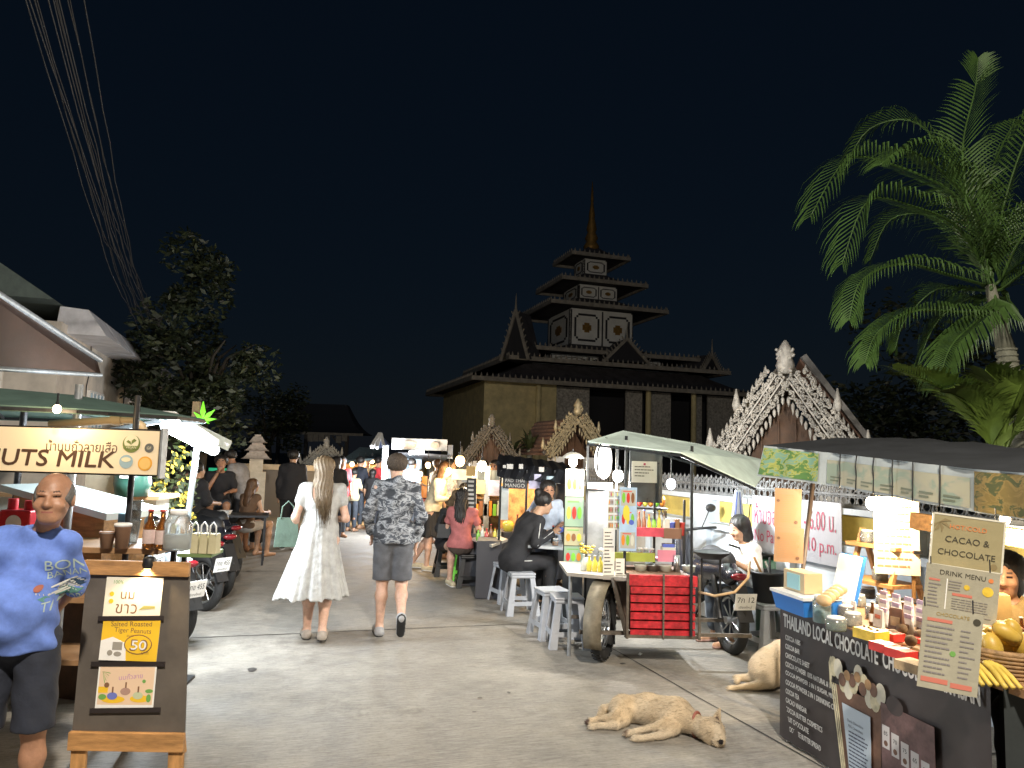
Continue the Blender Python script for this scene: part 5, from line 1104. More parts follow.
# car parked far up
# ------------------------------------------------------------ right chocolate stall
A=G(786,605,.82); B_=G(1000,681,.82); dv=U(B_-A); ang=math.atan2(dv.y,dv.x) # runs towards the camera
ST=thing('market_stall','chocolate stall table with a black menu banner across its front','stall',(A.x,A.y,0),ang)
Lt=(B_-A).length   # local x along the front towards camera, local -y... front normal
nrm=WM[ST.name].to_3x3()@V((0,1,0)); s_in=1 if nrm.x>0 else -1   # +y side lies towards the wall when s_in=1
def SP(x,y,z): return WM[ST.name]@V((x,y*s_in,z))
g=MB(ft); g.box(Lt/2+.1,s_in*.5,.80,Lt+.25,1.0,.035); g.build('table_top',ST)
for x in(.05,Lt-.05):
    for y in(.08,.9): g=MB(dmet); g.box(x,s_in*y,.39,.04,.04,.78); g.build('leg',ST)
bn=mat('banner_black',(.035,.028,.028),.45,var=.3,vs=3); bl=mat('banner_letter',(.62,.62,.60),.5); chb=mat('choc_brown',(.16,.08,.05),.5,var=.3,vs=14); shell=mat('shell_cream',(.60,.54,.36),.6,var=.3,vs=20); 
n0=V((0,-s_in*1.0,0))
# banner: local frame x from far-left to near-right as the customer sees it
Fb=M(((1,0,0,0),(0,0,-s_in*1.0,-.018*s_in),(0,1,0,0),(0,0,0,1))) 
# customer looks along +y*s_in: their right is local +x when s_in=+1
def face(mb,x0=0,z0=0,d=.0): return mb.tr(M(((1,0,0,x0),(0,0,-s_in,-s_in*(.02+d)),(0,1,0,z0),(0,0,0,1))))
g=MB(bn); face(g)
NB=24; zt=.815; zb=.02
vs=[];fs=[]
for i in range(NB+1):
    x=-.03+(Lt+.0)*i/NB; w_=.012*math.sin(i*.9)+.006*math.sin(i*2.3)
    vs+=[(x,zt-.0,0),(x,.40,.006+w_*.5),(x,zb,.012+w_)]
for i in range(NB):
    for k in range(2): a=i*3+k; fs.append((a,a+1,a+4,a+3))
g.add(vs,fs,True); bann=g.build('banner',ST)
g=MB(bl); face(g,0,0,.016)
# outlined title: cream letters with dark inner letters
tit='THAILAND LOCAL CHOCOLATE  CHOCOLATE ARTISAN'
g.text(tit,Lt*.5-.02,.735,.0,w=Lt-.10,h=.080,bold=.09)
g.mt(bl)
for i,(t,w_) in enumerate((('COCOA NIBS',.19),('COCOA BAR',.18),('CHOCOLATE SHEET',.30),('COCOA POWDER 100% NATURAL & UNSWEETENED',.74),('COCOA POWDER 3 IN 1 SUGAR, MILK & CREAMER',.78),('COCOA POWDER 2 IN 1 DRINKING CHOCOLATE',.74),('COCOA TEA',.17),('CACAO VINEGAR',.26),('COCOA BUTTER COSMETICS',.44),('FRUIT CHOCOLATE',.28),('CHOCOLATE BUTTER SPREAD',.42))):
    g.text(t,.05+w_/2*.84,.635-i*.054,0,w=w_*.84,h=.029,bold=.08)
g.build('lettering',bann)
# cocoa-pod cup picture, note sheet and product picture on the banner
g=MB(chb); face(g,0,0,.019); cx=Lt*.50
g.poly([(cx-.26,.50),(cx+.12,.50),(cx+.10,.02),(cx-.19,.02)],.002); g.mt(shell)
rr=random.Random(5)
for i in range(10): x=cx-.27+i*.043; z=.545+.05*math.sin(i*1.3+1)+rr.uniform(-.01,.01); g.mt(shell if i%2==0 else mat('shell_pale',(.66,.62,.5),.6,var=.2)); g.disc(x,z,.038,.002+i*.0002,.0012,14,ry=.055)
g.mt(chb)
for i in range(4): g.disc(cx-.19+i*.085,.54+.02*(i%2),.030,.0055,.001,14,ry=.036)
g.mt(mat('pod_tan',(.38,.22,.10),.6,var=.3))
for i in range(3): g.disc(cx-.145+i*.085,.575+.015*(i%2),.026,.0066,.001,14,ry=.028)
g.mt(shell)
for i in range(3): g.poly([(cx-.29+i*.018,.5),(cx-.28+i*.018,.5),(cx-.19+i*.014,.02),(cx-.20+i*.014,.02)],.001,.004)
g.poly([(cx-.30,.46),(cx-.285,.52),(cx-.28,.62),(cx-.295,.64),(cx-.31,.6)],.001,.003)
g.build('cup_picture',bann)
g=MB(mat('sheet_bluewhite',(.50,.58,.66),.5)); face(g,0,0,.029); g.poly([(cx-.185,.42),(cx+.045,.42),(cx+.045,.02),(cx-.12,.02)],.002); g.mt(mat('ink_blue',(.06,.07,.12),.6)); g.text('Dark Chocolate',cx-.075,.345,.003,w=.13); g.text('75% Chocolate',cx-.075,.318,.003,w=.12); g.lines(cx-.13,.05,cx+.03,.30,13,.003,3,.35,.75); g.build('note_sheet',bann)
g=MB(mat('photo_plum',(.14,.08,.08),.4,var=.5,vs=12)); face(g,0,0,.024); x0=cx+.12; g.rect(x0,.05,x0+.36,.52,0,.002)
g.mt(mat('photo_dim',(.05,.035,.035),.5)); g.disc(x0+.1,.53,.06,.0021,.0005,18,ry=.045)
for i in range(5):
    g.mt(mat('pack_white',(.6,.57,.57),.5)); x=x0+.035+i*.066; z=.36-i*.018; g.rect(x-.026,z-.055,x+.026,z+.055,.0025,.001); g.mt(chb); g.disc(x,z-.03,.014,.0037,.0006,10); g.mt(ink); g.text(('85','70','75','65','58')[i],x,z+.018,.0042,w=.026)
g.mt(mat('photo_tan',(.28,.20,.16),.6,var=.4,vs=30)); g.disc(x0+.16,.16,.14,.0023,.0012,20,ry=.07); g.mt(chb); [g.disc(x0+.06+.03*i,.17+.015*math.sin(i*2),.016,.0037,.0006,10) for i in range(7)]; g.build('product_picture',bann)
# black cloth side to the right of banner
g=MB(mat('cloth_black2',(.02,.025,.025),.8,var=.3,vs=3,bump=.5,bs=6)); vs=[];fs=[]
for i in range(13):
    w_=.02*math.sin(i*1.4); p=SP(Lt+.0,-.02,0)+V((.01+i*.05,-.03-i*.02,0)); vs+=[(p.x,p.y,.80),(p.x,p.y+w_,.4),(p.x,p.y+1.6*w_,.0)]
for i in range(12):
    for k in range(2): a=i*3+k; fs.append((a,a+1,a+4,a+3))
g.add(vs,fs,True); cl=g.build('black_cloth',None); meta(cl,'black cloth hanging from the white table at the lower right corner','cloth')
T=thing('white_table','white folding table with the fruit basket right of the banner','table',(SP(Lt,.4,0).x+.45,SP(Lt,.4,0).y-.05,0),-.35)
g=MB(white); g.box(0,0,.785,.95,.75,.045); g.build('table_top',T,bevel=.006)
for x,y in((-.42,-.3),(.42,-.3),(-.42,.3),(.42,.3)): g=MB(galv); g.box(x,y,.38,.03,.03,.76); g.build('leg',T)
tz=.8205
def onst(nm,lb,cat,px,py,fn,z=tz,group=None,rz=None,zz=None):
    q=G(px,py,z); g=MB(white); g.tr(xf((q.x,q.y,z),ang if rz is None else rz)); fn(g); return solo(g,nm,lb,cat,group)
bluep=mat('cooler_blue',(.03,.20,.62),.4); skyb=mat('pale_blue_plastic',(.30,.55,.60),.4)
def cool(g): g.mt(bluep); g.hexa([(-.15,-.11,0),(.15,-.11,0),(.15,.11,0),(-.15,.11,0)],[(-.17,-.13,.10),(.17,-.13,.10),(.17,.13,.10),(-.17,.13,.10)]); g.mt(white); g.box(0,0,.108,.36,.27,.018)
onst('cooler_box','bright blue tub with a white rim at the far corner of the chocolate stall','tub',806,612,cool)
onst('lunch_box','tan lunch box with a pale blue front standing in the blue tub','box',803,611,lambda g:(g.mt(mat('tan_plastic',(.55,.42,.25),.5)),g.box(0,0,.18,.22,.12,.12),g.mt(skyb),g.box(0,-.062*s_in,.18,.13,.01,.09)),z=tz)
for i in range(5):
    onst('bread_bun','pale bun heaped beside the lunch box, %s'%('frontmost','second from the front','in the middle','second from the back','rearmost')[i].replace('rearmost','at the back'),'bun',824+i*4,606-i*3,lambda g:(g.mt(mat('bun',(.60,.42,.22),.7,var=.2)),g.sph((0,0,.03),(.05,.04,.032))),z=tz+.12-.0*i)
q=G(842,604,tz); T=thing('cutting_board','translucent white board in a blue frame leaning upright on the stall','board',q,ang)
g=MB(bluep); g.tr(M.Rotation(-.25*s_in,4,'X')); g.box(0,.012*s_in,.16,.25,.012,.33); g.build('frame',T,bevel=.01); g=MB(mat('board_white',(.66,.68,.68),.4)); g.tr(M.Rotation(-.25*s_in,4,'X')); g.box(-.01,0,.162,.23,.012,.31); g.build('panel',T,bevel=.006)
# jars
def jarc(g,r,h,c): g.mt(clearp); g.lathe([(r*.95,0),(r,.01),(r,h*.8),(r*.8,h*.88)],(0,0,0),16); g.mt(c); g.lathe([(r*.85,.006),(r*.87,h*.55),(.0,h*.57)],(0,0,0),14); g.mt(white); g.lathe([(r*.86,h*.86),(r*.86,h),(0,h*1.01)],(0,0,0),16)
choc=mat('choc',(.10,.045,.025),.5,var=.3,vs=30); nib=mat('nibs',(.20,.13,.09),.8,var=.6,vs=60); coco=mat('oats',(.50,.38,.22),.8,var=.5,vs=60)
onst('glass_jar','tall clear jar with a blue label behind the banner title','jar',822,622,lambda g:(jarc(g,.05,.15,skyb)))
onst('food_tub','clear tub of green leaves near the front edge of the stall','tub',836,630,lambda g:(jarc(g,.055,.07,mat('pesto',(.08,.14,.06),.6,var=.4))))
for i,(px,py,c,lb) in enumerate(((846,618,nib,'clear tub of cocoa nibs in front of the cutting board'),(858,606,coco,'clear tub of pale grains beside the wooden step shelf'),(853,626,coco,'clear tub of cereal near the yellow packet'),(868,598,nib,'clear tub of nibs under the wooden step shelf'),(884,606,choc,'clear tub of dark chocolate drops under the step shelf'),(874,618,choc,'clear tub of chocolate drops behind the red packets'),(893,612,nib,'rearmost clear tub of nibs left of the egg tray'))):
    onst('food_tub',lb,'tub',px,py,lambda g,c=c:jarc(g,.048,.075,c))
yb=mat('packet_yellow',(.65,.45,.05),.4,var=.3,vs=12); rb=mat('packet_red',(.60,.04,.03),.35,var=.2); pb_=mat('packet_lilac',(.40,.30,.42),.4,var=.4,vs=20); pwk=mat('packet_white',(.62,.58,.55),.45,var=.15,vs=20)
onst('snack_packet','yellow spotted packet behind the word CHOCOLATE on the stall','packet',871,640,lambda g:(g.mt(yb),g.box(0,0,.03,.14,.10,.05,.2),g.mt(choc),[g.sph((-.05+.03*i,.02*math.sin(i*3),.056),.008,6,4) for i in range(4)]))
for i,(px,py) in enumerate(((885,652),(901,658),(890,640))): onst('snack_packet',('red packet nearest the yellow packet','red packet nearest the camera beside the hanging menu','red packet lying behind the other two')[i],'packet',px,py,lambda g:(g.mt(rb),g.box(0,0,.022,.12,.08,.04,.15),g.mt(paper),g.box(.0,0,.043,.03,.081,.003,.15)))
onst('snack_packet','tan paper packet at the front edge under the hanging menus','packet',918,672,lambda g:(g.mt(mat('packet_tan',(.45,.32,.18),.6,var=.3,vs=18)),g.box(0,0,.02,.16,.10,.04,.2)))
pkb=mat('bar_pink',(.55,.17,.12),.6)
k=0; posn=('far left','second from left','third from left','fourth from left','right-hand')
for row,(y0,dz) in enumerate(((612,.0),(603,.035),(594,.07))):
    for i in range(5):
        k+=1; onst('chocolate_pouch','white and lilac pouch in the %s row, %s one'%(('front','middle','back')[row],posn[i]),'pouch',884+i*12.5,y0+14+i*3.6,lambda g,row=row:(g.mt(pwk),g.hexa([(-.03,-.016,0),(.03,-.016,0),(.03,.016,0),(-.03,.016,0)],[(-.028,-.004,.085),(.028,-.004,.085),(.028,.004,.085),(-.028,.004,.085)]),g.mt(pb_),g.box(0,0,.088,.056,.012,.022),g.mt(chb),g.box(0,-s_in*.0135,.035,.03,.004,.025)),z=tz+dz,group='chocolate pouches stepped up on the stall')
T=thing('pouch_rack','dark stepped rack holding the rows of chocolate pouches','rack',G(908,622,tz),ang); g=MB(dmet)
for r_ in range(3): g.box(0,s_in*(.0+.11*r_),.006+.035*r_-.0,.60,.10,.010) 
for x in(-.28,.28):
    for r_ in(1,2): g.box(x,s_in*.11*r_,.0175*r_,.01,.09,.035*r_-.008)
g.build('rack',T)
# brown eggs/round truffles
for i in range(9):
    onst('round_loaf','brown round cocoa ball in the clear trays, number of the row nearest the menu' if 0 else 'brown round cocoa ball in the row behind the hanging menus','cocoa ball',893+i*9,640+i*3.2-(i%2)*9,lambda g:(g.mt(mat('cocoaball',(.22,.15,.10),.7,var=.4,vs=20)),g.sph((0,0,.028),(.03,.03,.028))),group='brown cocoa balls in a row')
rr=random.Random(77)
kinds=('small wrapped chocolate bar','cream paper sachet','little tub of cocoa sweets','dark foil pouch','small amber syrup bottle')
where=('behind the glass jar','behind the yellow packet','between the tubs and the red packets','in front of the step shelf','under the blazing price board','behind the row of pouches','close to the drink menu','at the back beside the kraft bag')
for i in range(40):
    u=rr.uniform(.25,1.0)*Lt; v=rr.uniform(.12,.85); k=i%5
    if rr.random()<0 : continue
    p=SP(u,v,tz); g=MB(white); g.tr(xf(p,ang+rr.uniform(-.4,.4)))
    if k==0: g.mt((rb,yb,chb)[i%3]); g.box(0,0,.012,.11,.05,.022); g.mt(paper); g.box(.01,0,.0245,.05,.035,.002)
    elif k==1: g.mt(pwk); g.hexa([(-.035,-.012,0),(.035,-.012,0),(.035,.012,0),(-.035,.012,0)],[(-.032,-.003,.10),(.032,-.003,.10),(.032,.003,.10),(-.032,.003,.10)]); g.mt(pkb); g.box(0,-.0085,.06,.04,.004,.02)
    elif k==2: jarc(g,.035,.055,choc)
    elif k==3: g.mt(chb); g.hexa([(-.04,-.02,0),(.04,-.02,0),(.04,.02,0),(-.04,.02,0)],[(-.036,-.004,.13),(.036,-.004,.13),(.036,.004,.13),(-.036,.004,.13)]); g.mt(MC['packet_tan'] if 'packet_tan' in MC else yb); g.box(0,-.0135,.06,.05,.004,.05)
    else: bottle(g,(0,0,0),.02,.13,amber,white,paper)
    solo(g,('chocolate_bar','paper_sachet','sweet_tub','foil_pouch','syrup_bottle')[k],kinds[k]+' '+where[min(7,int(u/Lt*7.99))],('bar','sachet','tub','pouch','bottle')[k],'small goods spread over the chocolate stall')
# step shelf
q=G(884,600,tz); T=thing('step_shelf','honey wooden step shelf standing on the chocolate stall','shelf',q,ang+.15)
def sbar(nm,a,b,w1,w2): g=MB(wood); g.bar(a,b,w1,w2,up=(0,1,0)); g.build(nm,T,bevel=.002)
for x in(-.17,.17):
    sbar('leg',(x,-s_in*.16,0),(x,0,.46),.03,.03); sbar('leg',(x,s_in*.16,0),(x,0.0,.46),.03,.03)
for z,w_ in((.12,.26),(.36,.20)): g=MB(woodh); g.box(0,-s_in*.02,z,.42,w_,.025); g.build('shelf_board',T,bevel=.002)
for i,(x,z,r_) in enumerate(((-.10,.3735,.045),(.02,.3735,.045),(.13,.3735,.035),(.0,.133,.05))):
    p=WM[T.name]@V((x,-s_in*.03,z)); g=MB(white); g.tr(M.Translation(p)); jarc(g,r_,.085,choc if i<3 else coco); solo(g,'glass_jar',('lidded jar of chocolate, left on the upper board of the step shelf','lidded jar of chocolate, middle on the upper board of the step shelf','small lidded jar, right on the upper board of the step shelf','wide jar of pale grains on the lower board of the step shelf')[i],'jar')
# backboard, brightly lit
q=G(897,600,tz); T=thing('price_board','tall price board blazing under the bulb behind the step shelf','board',(P(897,560,4.55).x,4.55,tz+.0),ang+.75*0+R(75)*0)
T.rotation_euler[2]=-.25; T.location=(P(897,560,4.9).x,4.9,1.02); WM[T.name]=M.Translation(T.location)@M.Rotation(-.25,4,'Z')
g=MB(mat('board_cream',(.72,.60,.42),.5)); hb=P(897,497,4.9).z-1.02; g.box(0,0,hb/2,.27,.012,hb); g.build('panel',T)
g=MB(mat('ink_red',(.5,.15,.08),.6)); g.tr(frame((0,-.008,hb/2),(1,0,0),(0,0,1))); g.lines(-.12,-hb/2+.03,.12,hb/2-.04,9,0,7,.25,.8); g.build('print',T); g=None
for zz in (hb*.3,hb*.62): g=MB(dmet); g.box(.12,-.015,zz,.05,.03,.02); g.build('clip',T); g=MB(wood); g.box(.1,.02,hb/2-.1,.02,.02,hb+.2); g.build('post',T)
bulb('hanging_bulb','blazing large bulb beside the price board of the chocolate stall',872,503,4.75,.038,32,(1,.80,.52),26,cord=.1)
bulb('hanging_bulb','dish-shaped bulb under the canopy at the right edge of the photo',1005,519,3.75,.024,15,(1,.80,.5),20,cord=.06)
# canopy of the right stall
T=thing('stall_canopy','long low canopy over the chocolate stall with a row of pictures along its valance','canopy',(SP(Lt/2,.4,0).x,SP(Lt/2,.4,0).y,0),0)
pt=[(764,445.5,5.35),(828,452.5,4.85),(973,469,3.65),(1090,478,2.95)]; pbm=[(757,476,5.32),(827,485,4.82),(973,512,3.62),(1090,530,2.92)]
def lerpP(L_,t):
    k=t*(len(L_)-1); i=min(int(k),len(L_)-2); u=k-i; a=P(*L_[i]); b=P(*L_[i+1]); return a.lerp(b,u)
rm=mat('canopy_dark',(.025,.028,.032),.8,var=.25,vs=4,bump=.3,bs=8); g=MB(rm); N=30; vs=[];fs=[]
for i in range(N+1):
    a=lerpP(pt,i/N); d=V((1.0,.28,0)); w_=.012*math.sin(i*1.1); vs+=[a,a+d*.55+V((0,0,.07+w_)),a+d*1.15+V((0,0,.10-w_)),a+d*1.9+V((0,0,.02)),a-V((0,0,.008)),a+d*.55+V((0,0,.06+w_)),a+d*1.15+V((0,0,.09-w_)),a+d*1.9+V((0,0,.01))]
for i in range(N):
    for k in range(3): a=i*8+k; fs.append((a,a+8,a+9,a+1)); fs.append((a+4,a+5,a+13,a+12))
g.add(vs,fs,True); g.build('roof_sheet',T,world=True)
pic_green=camo('pic_green',[(.04,.10,.05),(.10,.22,.06),(.42,.42,.10),(.20,.36,.26)],11); pic_beige=camo('pic_beige',[(.40,.42,.34),(.44,.42,.30),(.42,.40,.30),(.30,.36,.28)],3.5); pic_gold=camo('pic_gold',[(.03,.07,.03),(.26,.18,.05),(.34,.23,.07),(.10,.11,.04)],8)
for m_ in (pic_beige,):
    [n for n in m_.node_tree.nodes if n.type=='VALTORGB'][0].color_ramp.interpolation='LINEAR'
for m_ in (pic_green,pic_gold): [n for n in m_.node_tree.nodes if n.type=='VALTORGB'][0].color_ramp.interpolation='EASE'
val_frame=mat('valance_edge',(.42,.46,.46),.6,var=.1)
def strip(mb,t0,t1,u0,u1,off=0,n=6):
    vs=[]; 
    for i in range(n+1):
        t=t0+(t1-t0)*i/n; a=lerpP(pt,t); b=lerpP(pbm,t); nn=V((-.93,-.30,0))*(off+.012*math.sin(t*46)); vs+=[a.lerp(b,u0)+nn,a.lerp(b,u1)+nn]
    fs=[(2*i,2*i+1,2*i+3,2*i+2) for i in range(n)]; mb.add(vs,fs,True)
g=MB(val_frame); strip(g,0,1,0,1,0,60); V1=g.build('valance',T,world=True)
g=MB(pic_green); strip(g,.01,.30,.06,.93,.006,16); g.build('forest_picture',V1,world=True)
g=MB(pic_beige); strip(g,.335,.66,.22,.93,.006,24); g.build('beige_picture',V1,world=True)
g=MB(pic_gold); strip(g,.67,.99,.05,.97,.006,16); g.build('golden_picture',V1,world=True)
for i,t in enumerate((.375,.42,.465,.51,.555,.61)): 
    g=MB(ink); a=lerpP(pt,t); b=lerpP(pbm,t); nn=V((-.93,-.30,0))*.014; g.tube([a+nn+V((0,0,.0)),a.lerp(b,.3)+nn*(1.2+.3*math.sin(i)),a.lerp(b,.6)+nn*(.9),b+nn],.004,5); g.build('tie_cord',V1,world=True)
g=MB(mat('dim_print',(.16,.18,.12),.7))
rr=random.Random(8)
for i in range(7):
    t=.345+i*.045; nn=V((-.93,-.30,0))*.010; 
    for k in range(2): 
        u=.70+.10*k; strip(g,t,t+.028-.008*k,u,u+.045,.009,2)
g.build('caption',V1,world=True)
for px,p2,Y,lb in ((813,799,5.25,'dark slanted pole at the far front corner of the chocolate stall canopy'),(745,738,9,'x')):
    if lb=='x': continue
    g=MB(mat('pole_brown',(.06,.04,.03),.6)); a=P(px,483,Y); b=P(p2,602,5.15); c=V((b.x-.03,b.y,0)); g.tube([a,b,c],.016,8); solo(g,'canopy_pole',lb,'pole')
q=SP(Lt+.3,.15,0); g=MB(dmet); g.cyl((q.x,q.y,0),(q.x,q.y,1.72),.02); solo(g,'canopy_pole','black upright pole at the near end of the chocolate stall','pole')
g=MB(woodh); a=P(915,541,4.0); b=P(1040,575,3.6); a=P(912,520,4.3); b=P(1060,545,3.7); g.bar(a,b,.05,.09); solo(g,'wooden_beam','honey wooden beam under the canopy behind the cocoa sign','beam')
g=MB(mat('crate_wood',(.38,.24,.12),.7,var=.3)); a=P(985,575,4.1); 
# hanging signs
def hang(nm,lb,c,Y,w_px,h_px,rot,base,fn,cat='sign',rz=None,string=True):
    q=P(c[0],c[1],Y); sx_=w_px*Y/F; sz=h_px*Y/F; rz=ang*0-.30 if rz is None else rz
    T=thing(nm,lb,cat,q,rz); g=MB(base); g.tr(frame((0,0,0),(math.cos(rot),0,math.sin(rot)),(0,0,1))); g.rect(-sx_/2,-sz/2,sx_/2,sz/2,-.004,.004); g.build('sheet',T); g=MB(ink); g.tr(frame((0,-.0,0),(math.cos(rot),0,math.sin(rot)),(0,0,1))); fn(g,sx_,sz); g.build('print',T)
    if string:
        g=MB(blk)
        for s_ in(-.4,.4): g=MB(blk); g.cyl((s_*sx_,0,sz/2+s_*sx_*math.sin(rot)),(s_*sx_,0,sz/2+.045),.003,n=5); g.build('string',T)
    return T
cs=mat('sign_kraft',(.32,.28,.16),.22,var=.10,vs=5,bump=.7,bs=7); orr=mat('ink_orange',(.65,.20,.06),.6); dk=mat('ink_dark',(.05,.045,.03),.6)
def f1(g,w_,h_):
    g.mt(mat('sign_border',(.62,.60,.50),.4))
    for a in ((-w_/2,-h_/2,w_/2,-h_/2+.008),(-w_/2,h_/2-.008,w_/2,h_/2),(-w_/2,-h_/2,-w_/2+.008,h_/2),(w_/2-.008,-h_/2,w_/2,h_/2)): g.rect(*a,.0015,.001)
    g.mt(orr); g.text('HOT/COLD',.0,h_*.27,.003,w=w_*.50,bold=.01); g.mt(dk); g.text('CACAO &',.0,h_*.03,.003,w=w_*.60,bold=.02); g.text('CHOCOLATE',0,-h_*.22,.003,w=w_*.78,bold=.02)
    g.mt(mat('leaf_print',(.22,.17,.08),.6)); [g.poly([(-w_*.40,h_*.33),(-w_*.40+.05*math.cos(a),h_*.33+.05*math.sin(a)),(-w_*.40+.03*math.cos(a+.5),h_*.33+.03*math.sin(a+.5))],.001,.001+.0001*i) for i,a in enumerate((3.6,4.3,5.0,5.8,.2))]; g.disc(w_*.38,-h_*.38,.014,.001,.001)
hang('hanging_sign','kraft-coloured hanging sign reading CACAO and CHOCOLATE','' or (967,543),3.45,64,52,-.10,cs,f1)
mp_=mat('menu_paper',(.36,.34,.26),.16,var=.12,vs=7,bump=.9,bs=9); pkb=mat('bar_pink',(.55,.17,.12),.6)
def f2(g,w_,h_):
    g.mt(dk); g.text('DRINK MENU',0,h_*.36,.002,w=w_*.62,bold=.02); g.mt(orr); g.disc(w_*.38,h_*.34,.010,.001,.001); g.mt(pkb); g.rect(-w_*.12,-.012,w_*.15,.0,.001,.001); g.rect(-w_*.45,h_*.18,-w_*.30,h_*.22,.001,.001)
    g.mt(yb); g.disc(.02,h_*.14,.012,.001,.001); g.disc(w_*.35,h_*.12,.022,.001,.001); g.mt(mat('ink_soft',(.22,.2,.2),.7)); g.lines(-w_*.45,-h_*.42,-w_*.25,h_*.15,8,.002,5,.3,.6); g.lines(-w_*.18,h_*.02,w_*.02,h_*.24,4,.002,6,.3,.6); g.lines(-w_*.12,-h_*.42,w_*.45,-.02,7,.002,8,.22,.8); g.mt(paper); g.rect(-w_*.21,-h_*.45,-w_*.195,h_*.25,.001,.002)
hang('hanging_menu','drink menu sheet in a clear sleeve hanging below the cacao sign',(961,594),3.4,64,50,-.11,mp_,f2,'menu')
def f3(g,w_,h_):
    g.mt(mat('ink_gold',(.35,.24,.06),.6)); g.text('CHOCOLATE',.0,h_*.43,.002,w=w_*.55,bold=.01); g.mt(pkb); g.rect(-w_*.42,h_*.33,w_*.0,h_*.37,.001,.001); g.rect(-w_*.45,-h_*.42,-.0,-h_*.36,.001,.001); g.rect(.01,-h_*.44,w_*.4,-h_*.38,.001,.001)
    g.mt(MC['ink_soft']); g.lines(-w_*.42,-h_*.33,w_*.05,h_*.30,10,.002,15,.3,.6); g.lines(w_*.15,-h_*.33,w_*.42,h_*.30,10,.002,16,.25,.4); g.mt(gn); g.disc(.01,-.01,.012,.001,.001,6); g.mt(dk); g.disc(w_*.4,h_*.4,.014,.001,.001)
hang('hanging_menu','long creased menu sleeve hanging lowest over the banner title',(950,651),3.12,52,78,-.10,mp_,f3,'menu')
orp=mat('paper_orange',(.22,.13,.07),.6,var=.05); 
def f4(g,w_,h_): g.mt(mat('ink_rust',(.28,.14,.05),.7)); g.lines(-w_*.4,-h_*.38,w_*.4,h_*.35,14,.001,21,.25,.8); g.mt(choc); g.disc(w_*.3,-h_*.36,.012,.001,.001); g.disc(-w_*.36,h_*.18,.010,.001,.001)
hang('paper_menu','upper orange paper menu hanging at the far end of the valance',(788,508),5.1,26,38,-.03,orp,f4,'menu',rz=-.1)
hang('paper_menu','lower orange paper menu curling beside the slanted pole',(789,545),5.08,28,34,-.04,orp,f4,'menu',rz=-.1,string=False)
# seller behind the stall
q=P(1012,560,4.1)
person('stall keeper with black hair partly hidden behind the cacao sign',(q.x,4.15,.0),-.9,sitp(seat=.45),ht=1.62,h=.011,skin='tan',fem=True,headk=1.05,nod=.25,yaw=.2,top=[dict(k='tee',m=cloth('ochre',(.30,.20,.08)),sleeve=.6,loose=.01,cutz=-.08)],bottom=[dict(k='trousers',m=blackc,len=1.9)],hair=dict(k='bob',m=hairb))
# basket of fruit
q=P(1006,655,3.25); fz=.8085
wick=mat('wicker',(.30,.18,.08),.7,var=.4,vs=30,bump=.6,bs=60)
T=thing('wicker_basket','round wicker basket of mangoes at the right edge of the photo','basket',(q.x+.06,3.35,fz),0)
g=MB(wick); 
for i in range(7): g.tube([( (.13+.006*i)*math.cos(a),(.13+.006*i)*math.sin(a),.012+i*.017) for a in [k*PI/12 for k in range(24)]],.010,6,closed=True)
g.lathe([(.12,.002),(.13,.01)],(0,0,0),20); g.build('weave',T)
g=MB(wick); g.tube([(.165*math.cos(a),.165*math.sin(a),.128) for a in [k*PI/12 for k in range(24)]],.013,6,closed=True); g.build('rim',T)
man_=mat('mango',(.62,.38,.05),.45,var=.3,vs=8,c2=(.60,.42,.08)); bana=mat('banana',(.60,.44,.08),.5,var=.3,vs=10)
for i in range(7):
    a=i*.9; r_=.085 if i<5 else .03; p=(q.x+.06+math.cos(a)*r_,3.35+math.sin(a)*r_,fz+.135+(.06 if i>=5 else 0))
    g=MB(man_); g.tr(xf(p,a,rx=1.1 if i%2 else .3)); g.sph((0,0,0),(.042,.04,.062),14,10); solo(g,'mango','ripe yellow mango heaped in the wicker basket','mango','mangoes in the wicker basket')
for b_ in range(3):
    T=thing('banana_bunch','small bunch of yellow bananas in front of the basket, %s one'%('left','middle','right')[b_],'bananas',(q.x-.24+b_*.075,3.28-b_*.03,fz),0)
    for i in range(3):
        g=MB(bana); a=-.5+i*.35; g.tube([(i*.010,.03,.085),(i*.016,.02,.078),(i*.022,-.01,.072),(i*.027,-.05,.05),(i*.03,-.08,.028),(i*.031,-.10,.018)],.015,8,taper=.009); g.build('banana',T)
g=MB(mat('kraft_bag',(.50,.34,.14),.7,var=.15)); q=P(985,600,3.9); g.tr(xf((q.x,3.9,.82),-.3)); g.hexa([(-.11,-.07,0),(.11,-.07,0),(.11,.07,0),(-.11,.07,0)],[(-.10,-.05,.26),(.10,-.05,.26),(.10,.05,.26),(-.10,.05,.26)]); solo(g,'kraft_bag','kraft paper bag standing behind the drink menu','bag')
T=thing('flower_stack','pile of pink dried slices above the mango basket','fruit',(P(1016,600,3.5).x,3.62,.82),0); g=MB(mat('pink_dry',(.50,.26,.16),.6,var=.4,vs=20)); g.cyl((0,0,0),(0,0,.12),.10,.13); 
for i in range(9): g.sph((.07*math.cos(i),.07*math.sin(i),.14+.01*(i%3)),(.035,.025,.018),8,5)
g.build('pile',T)
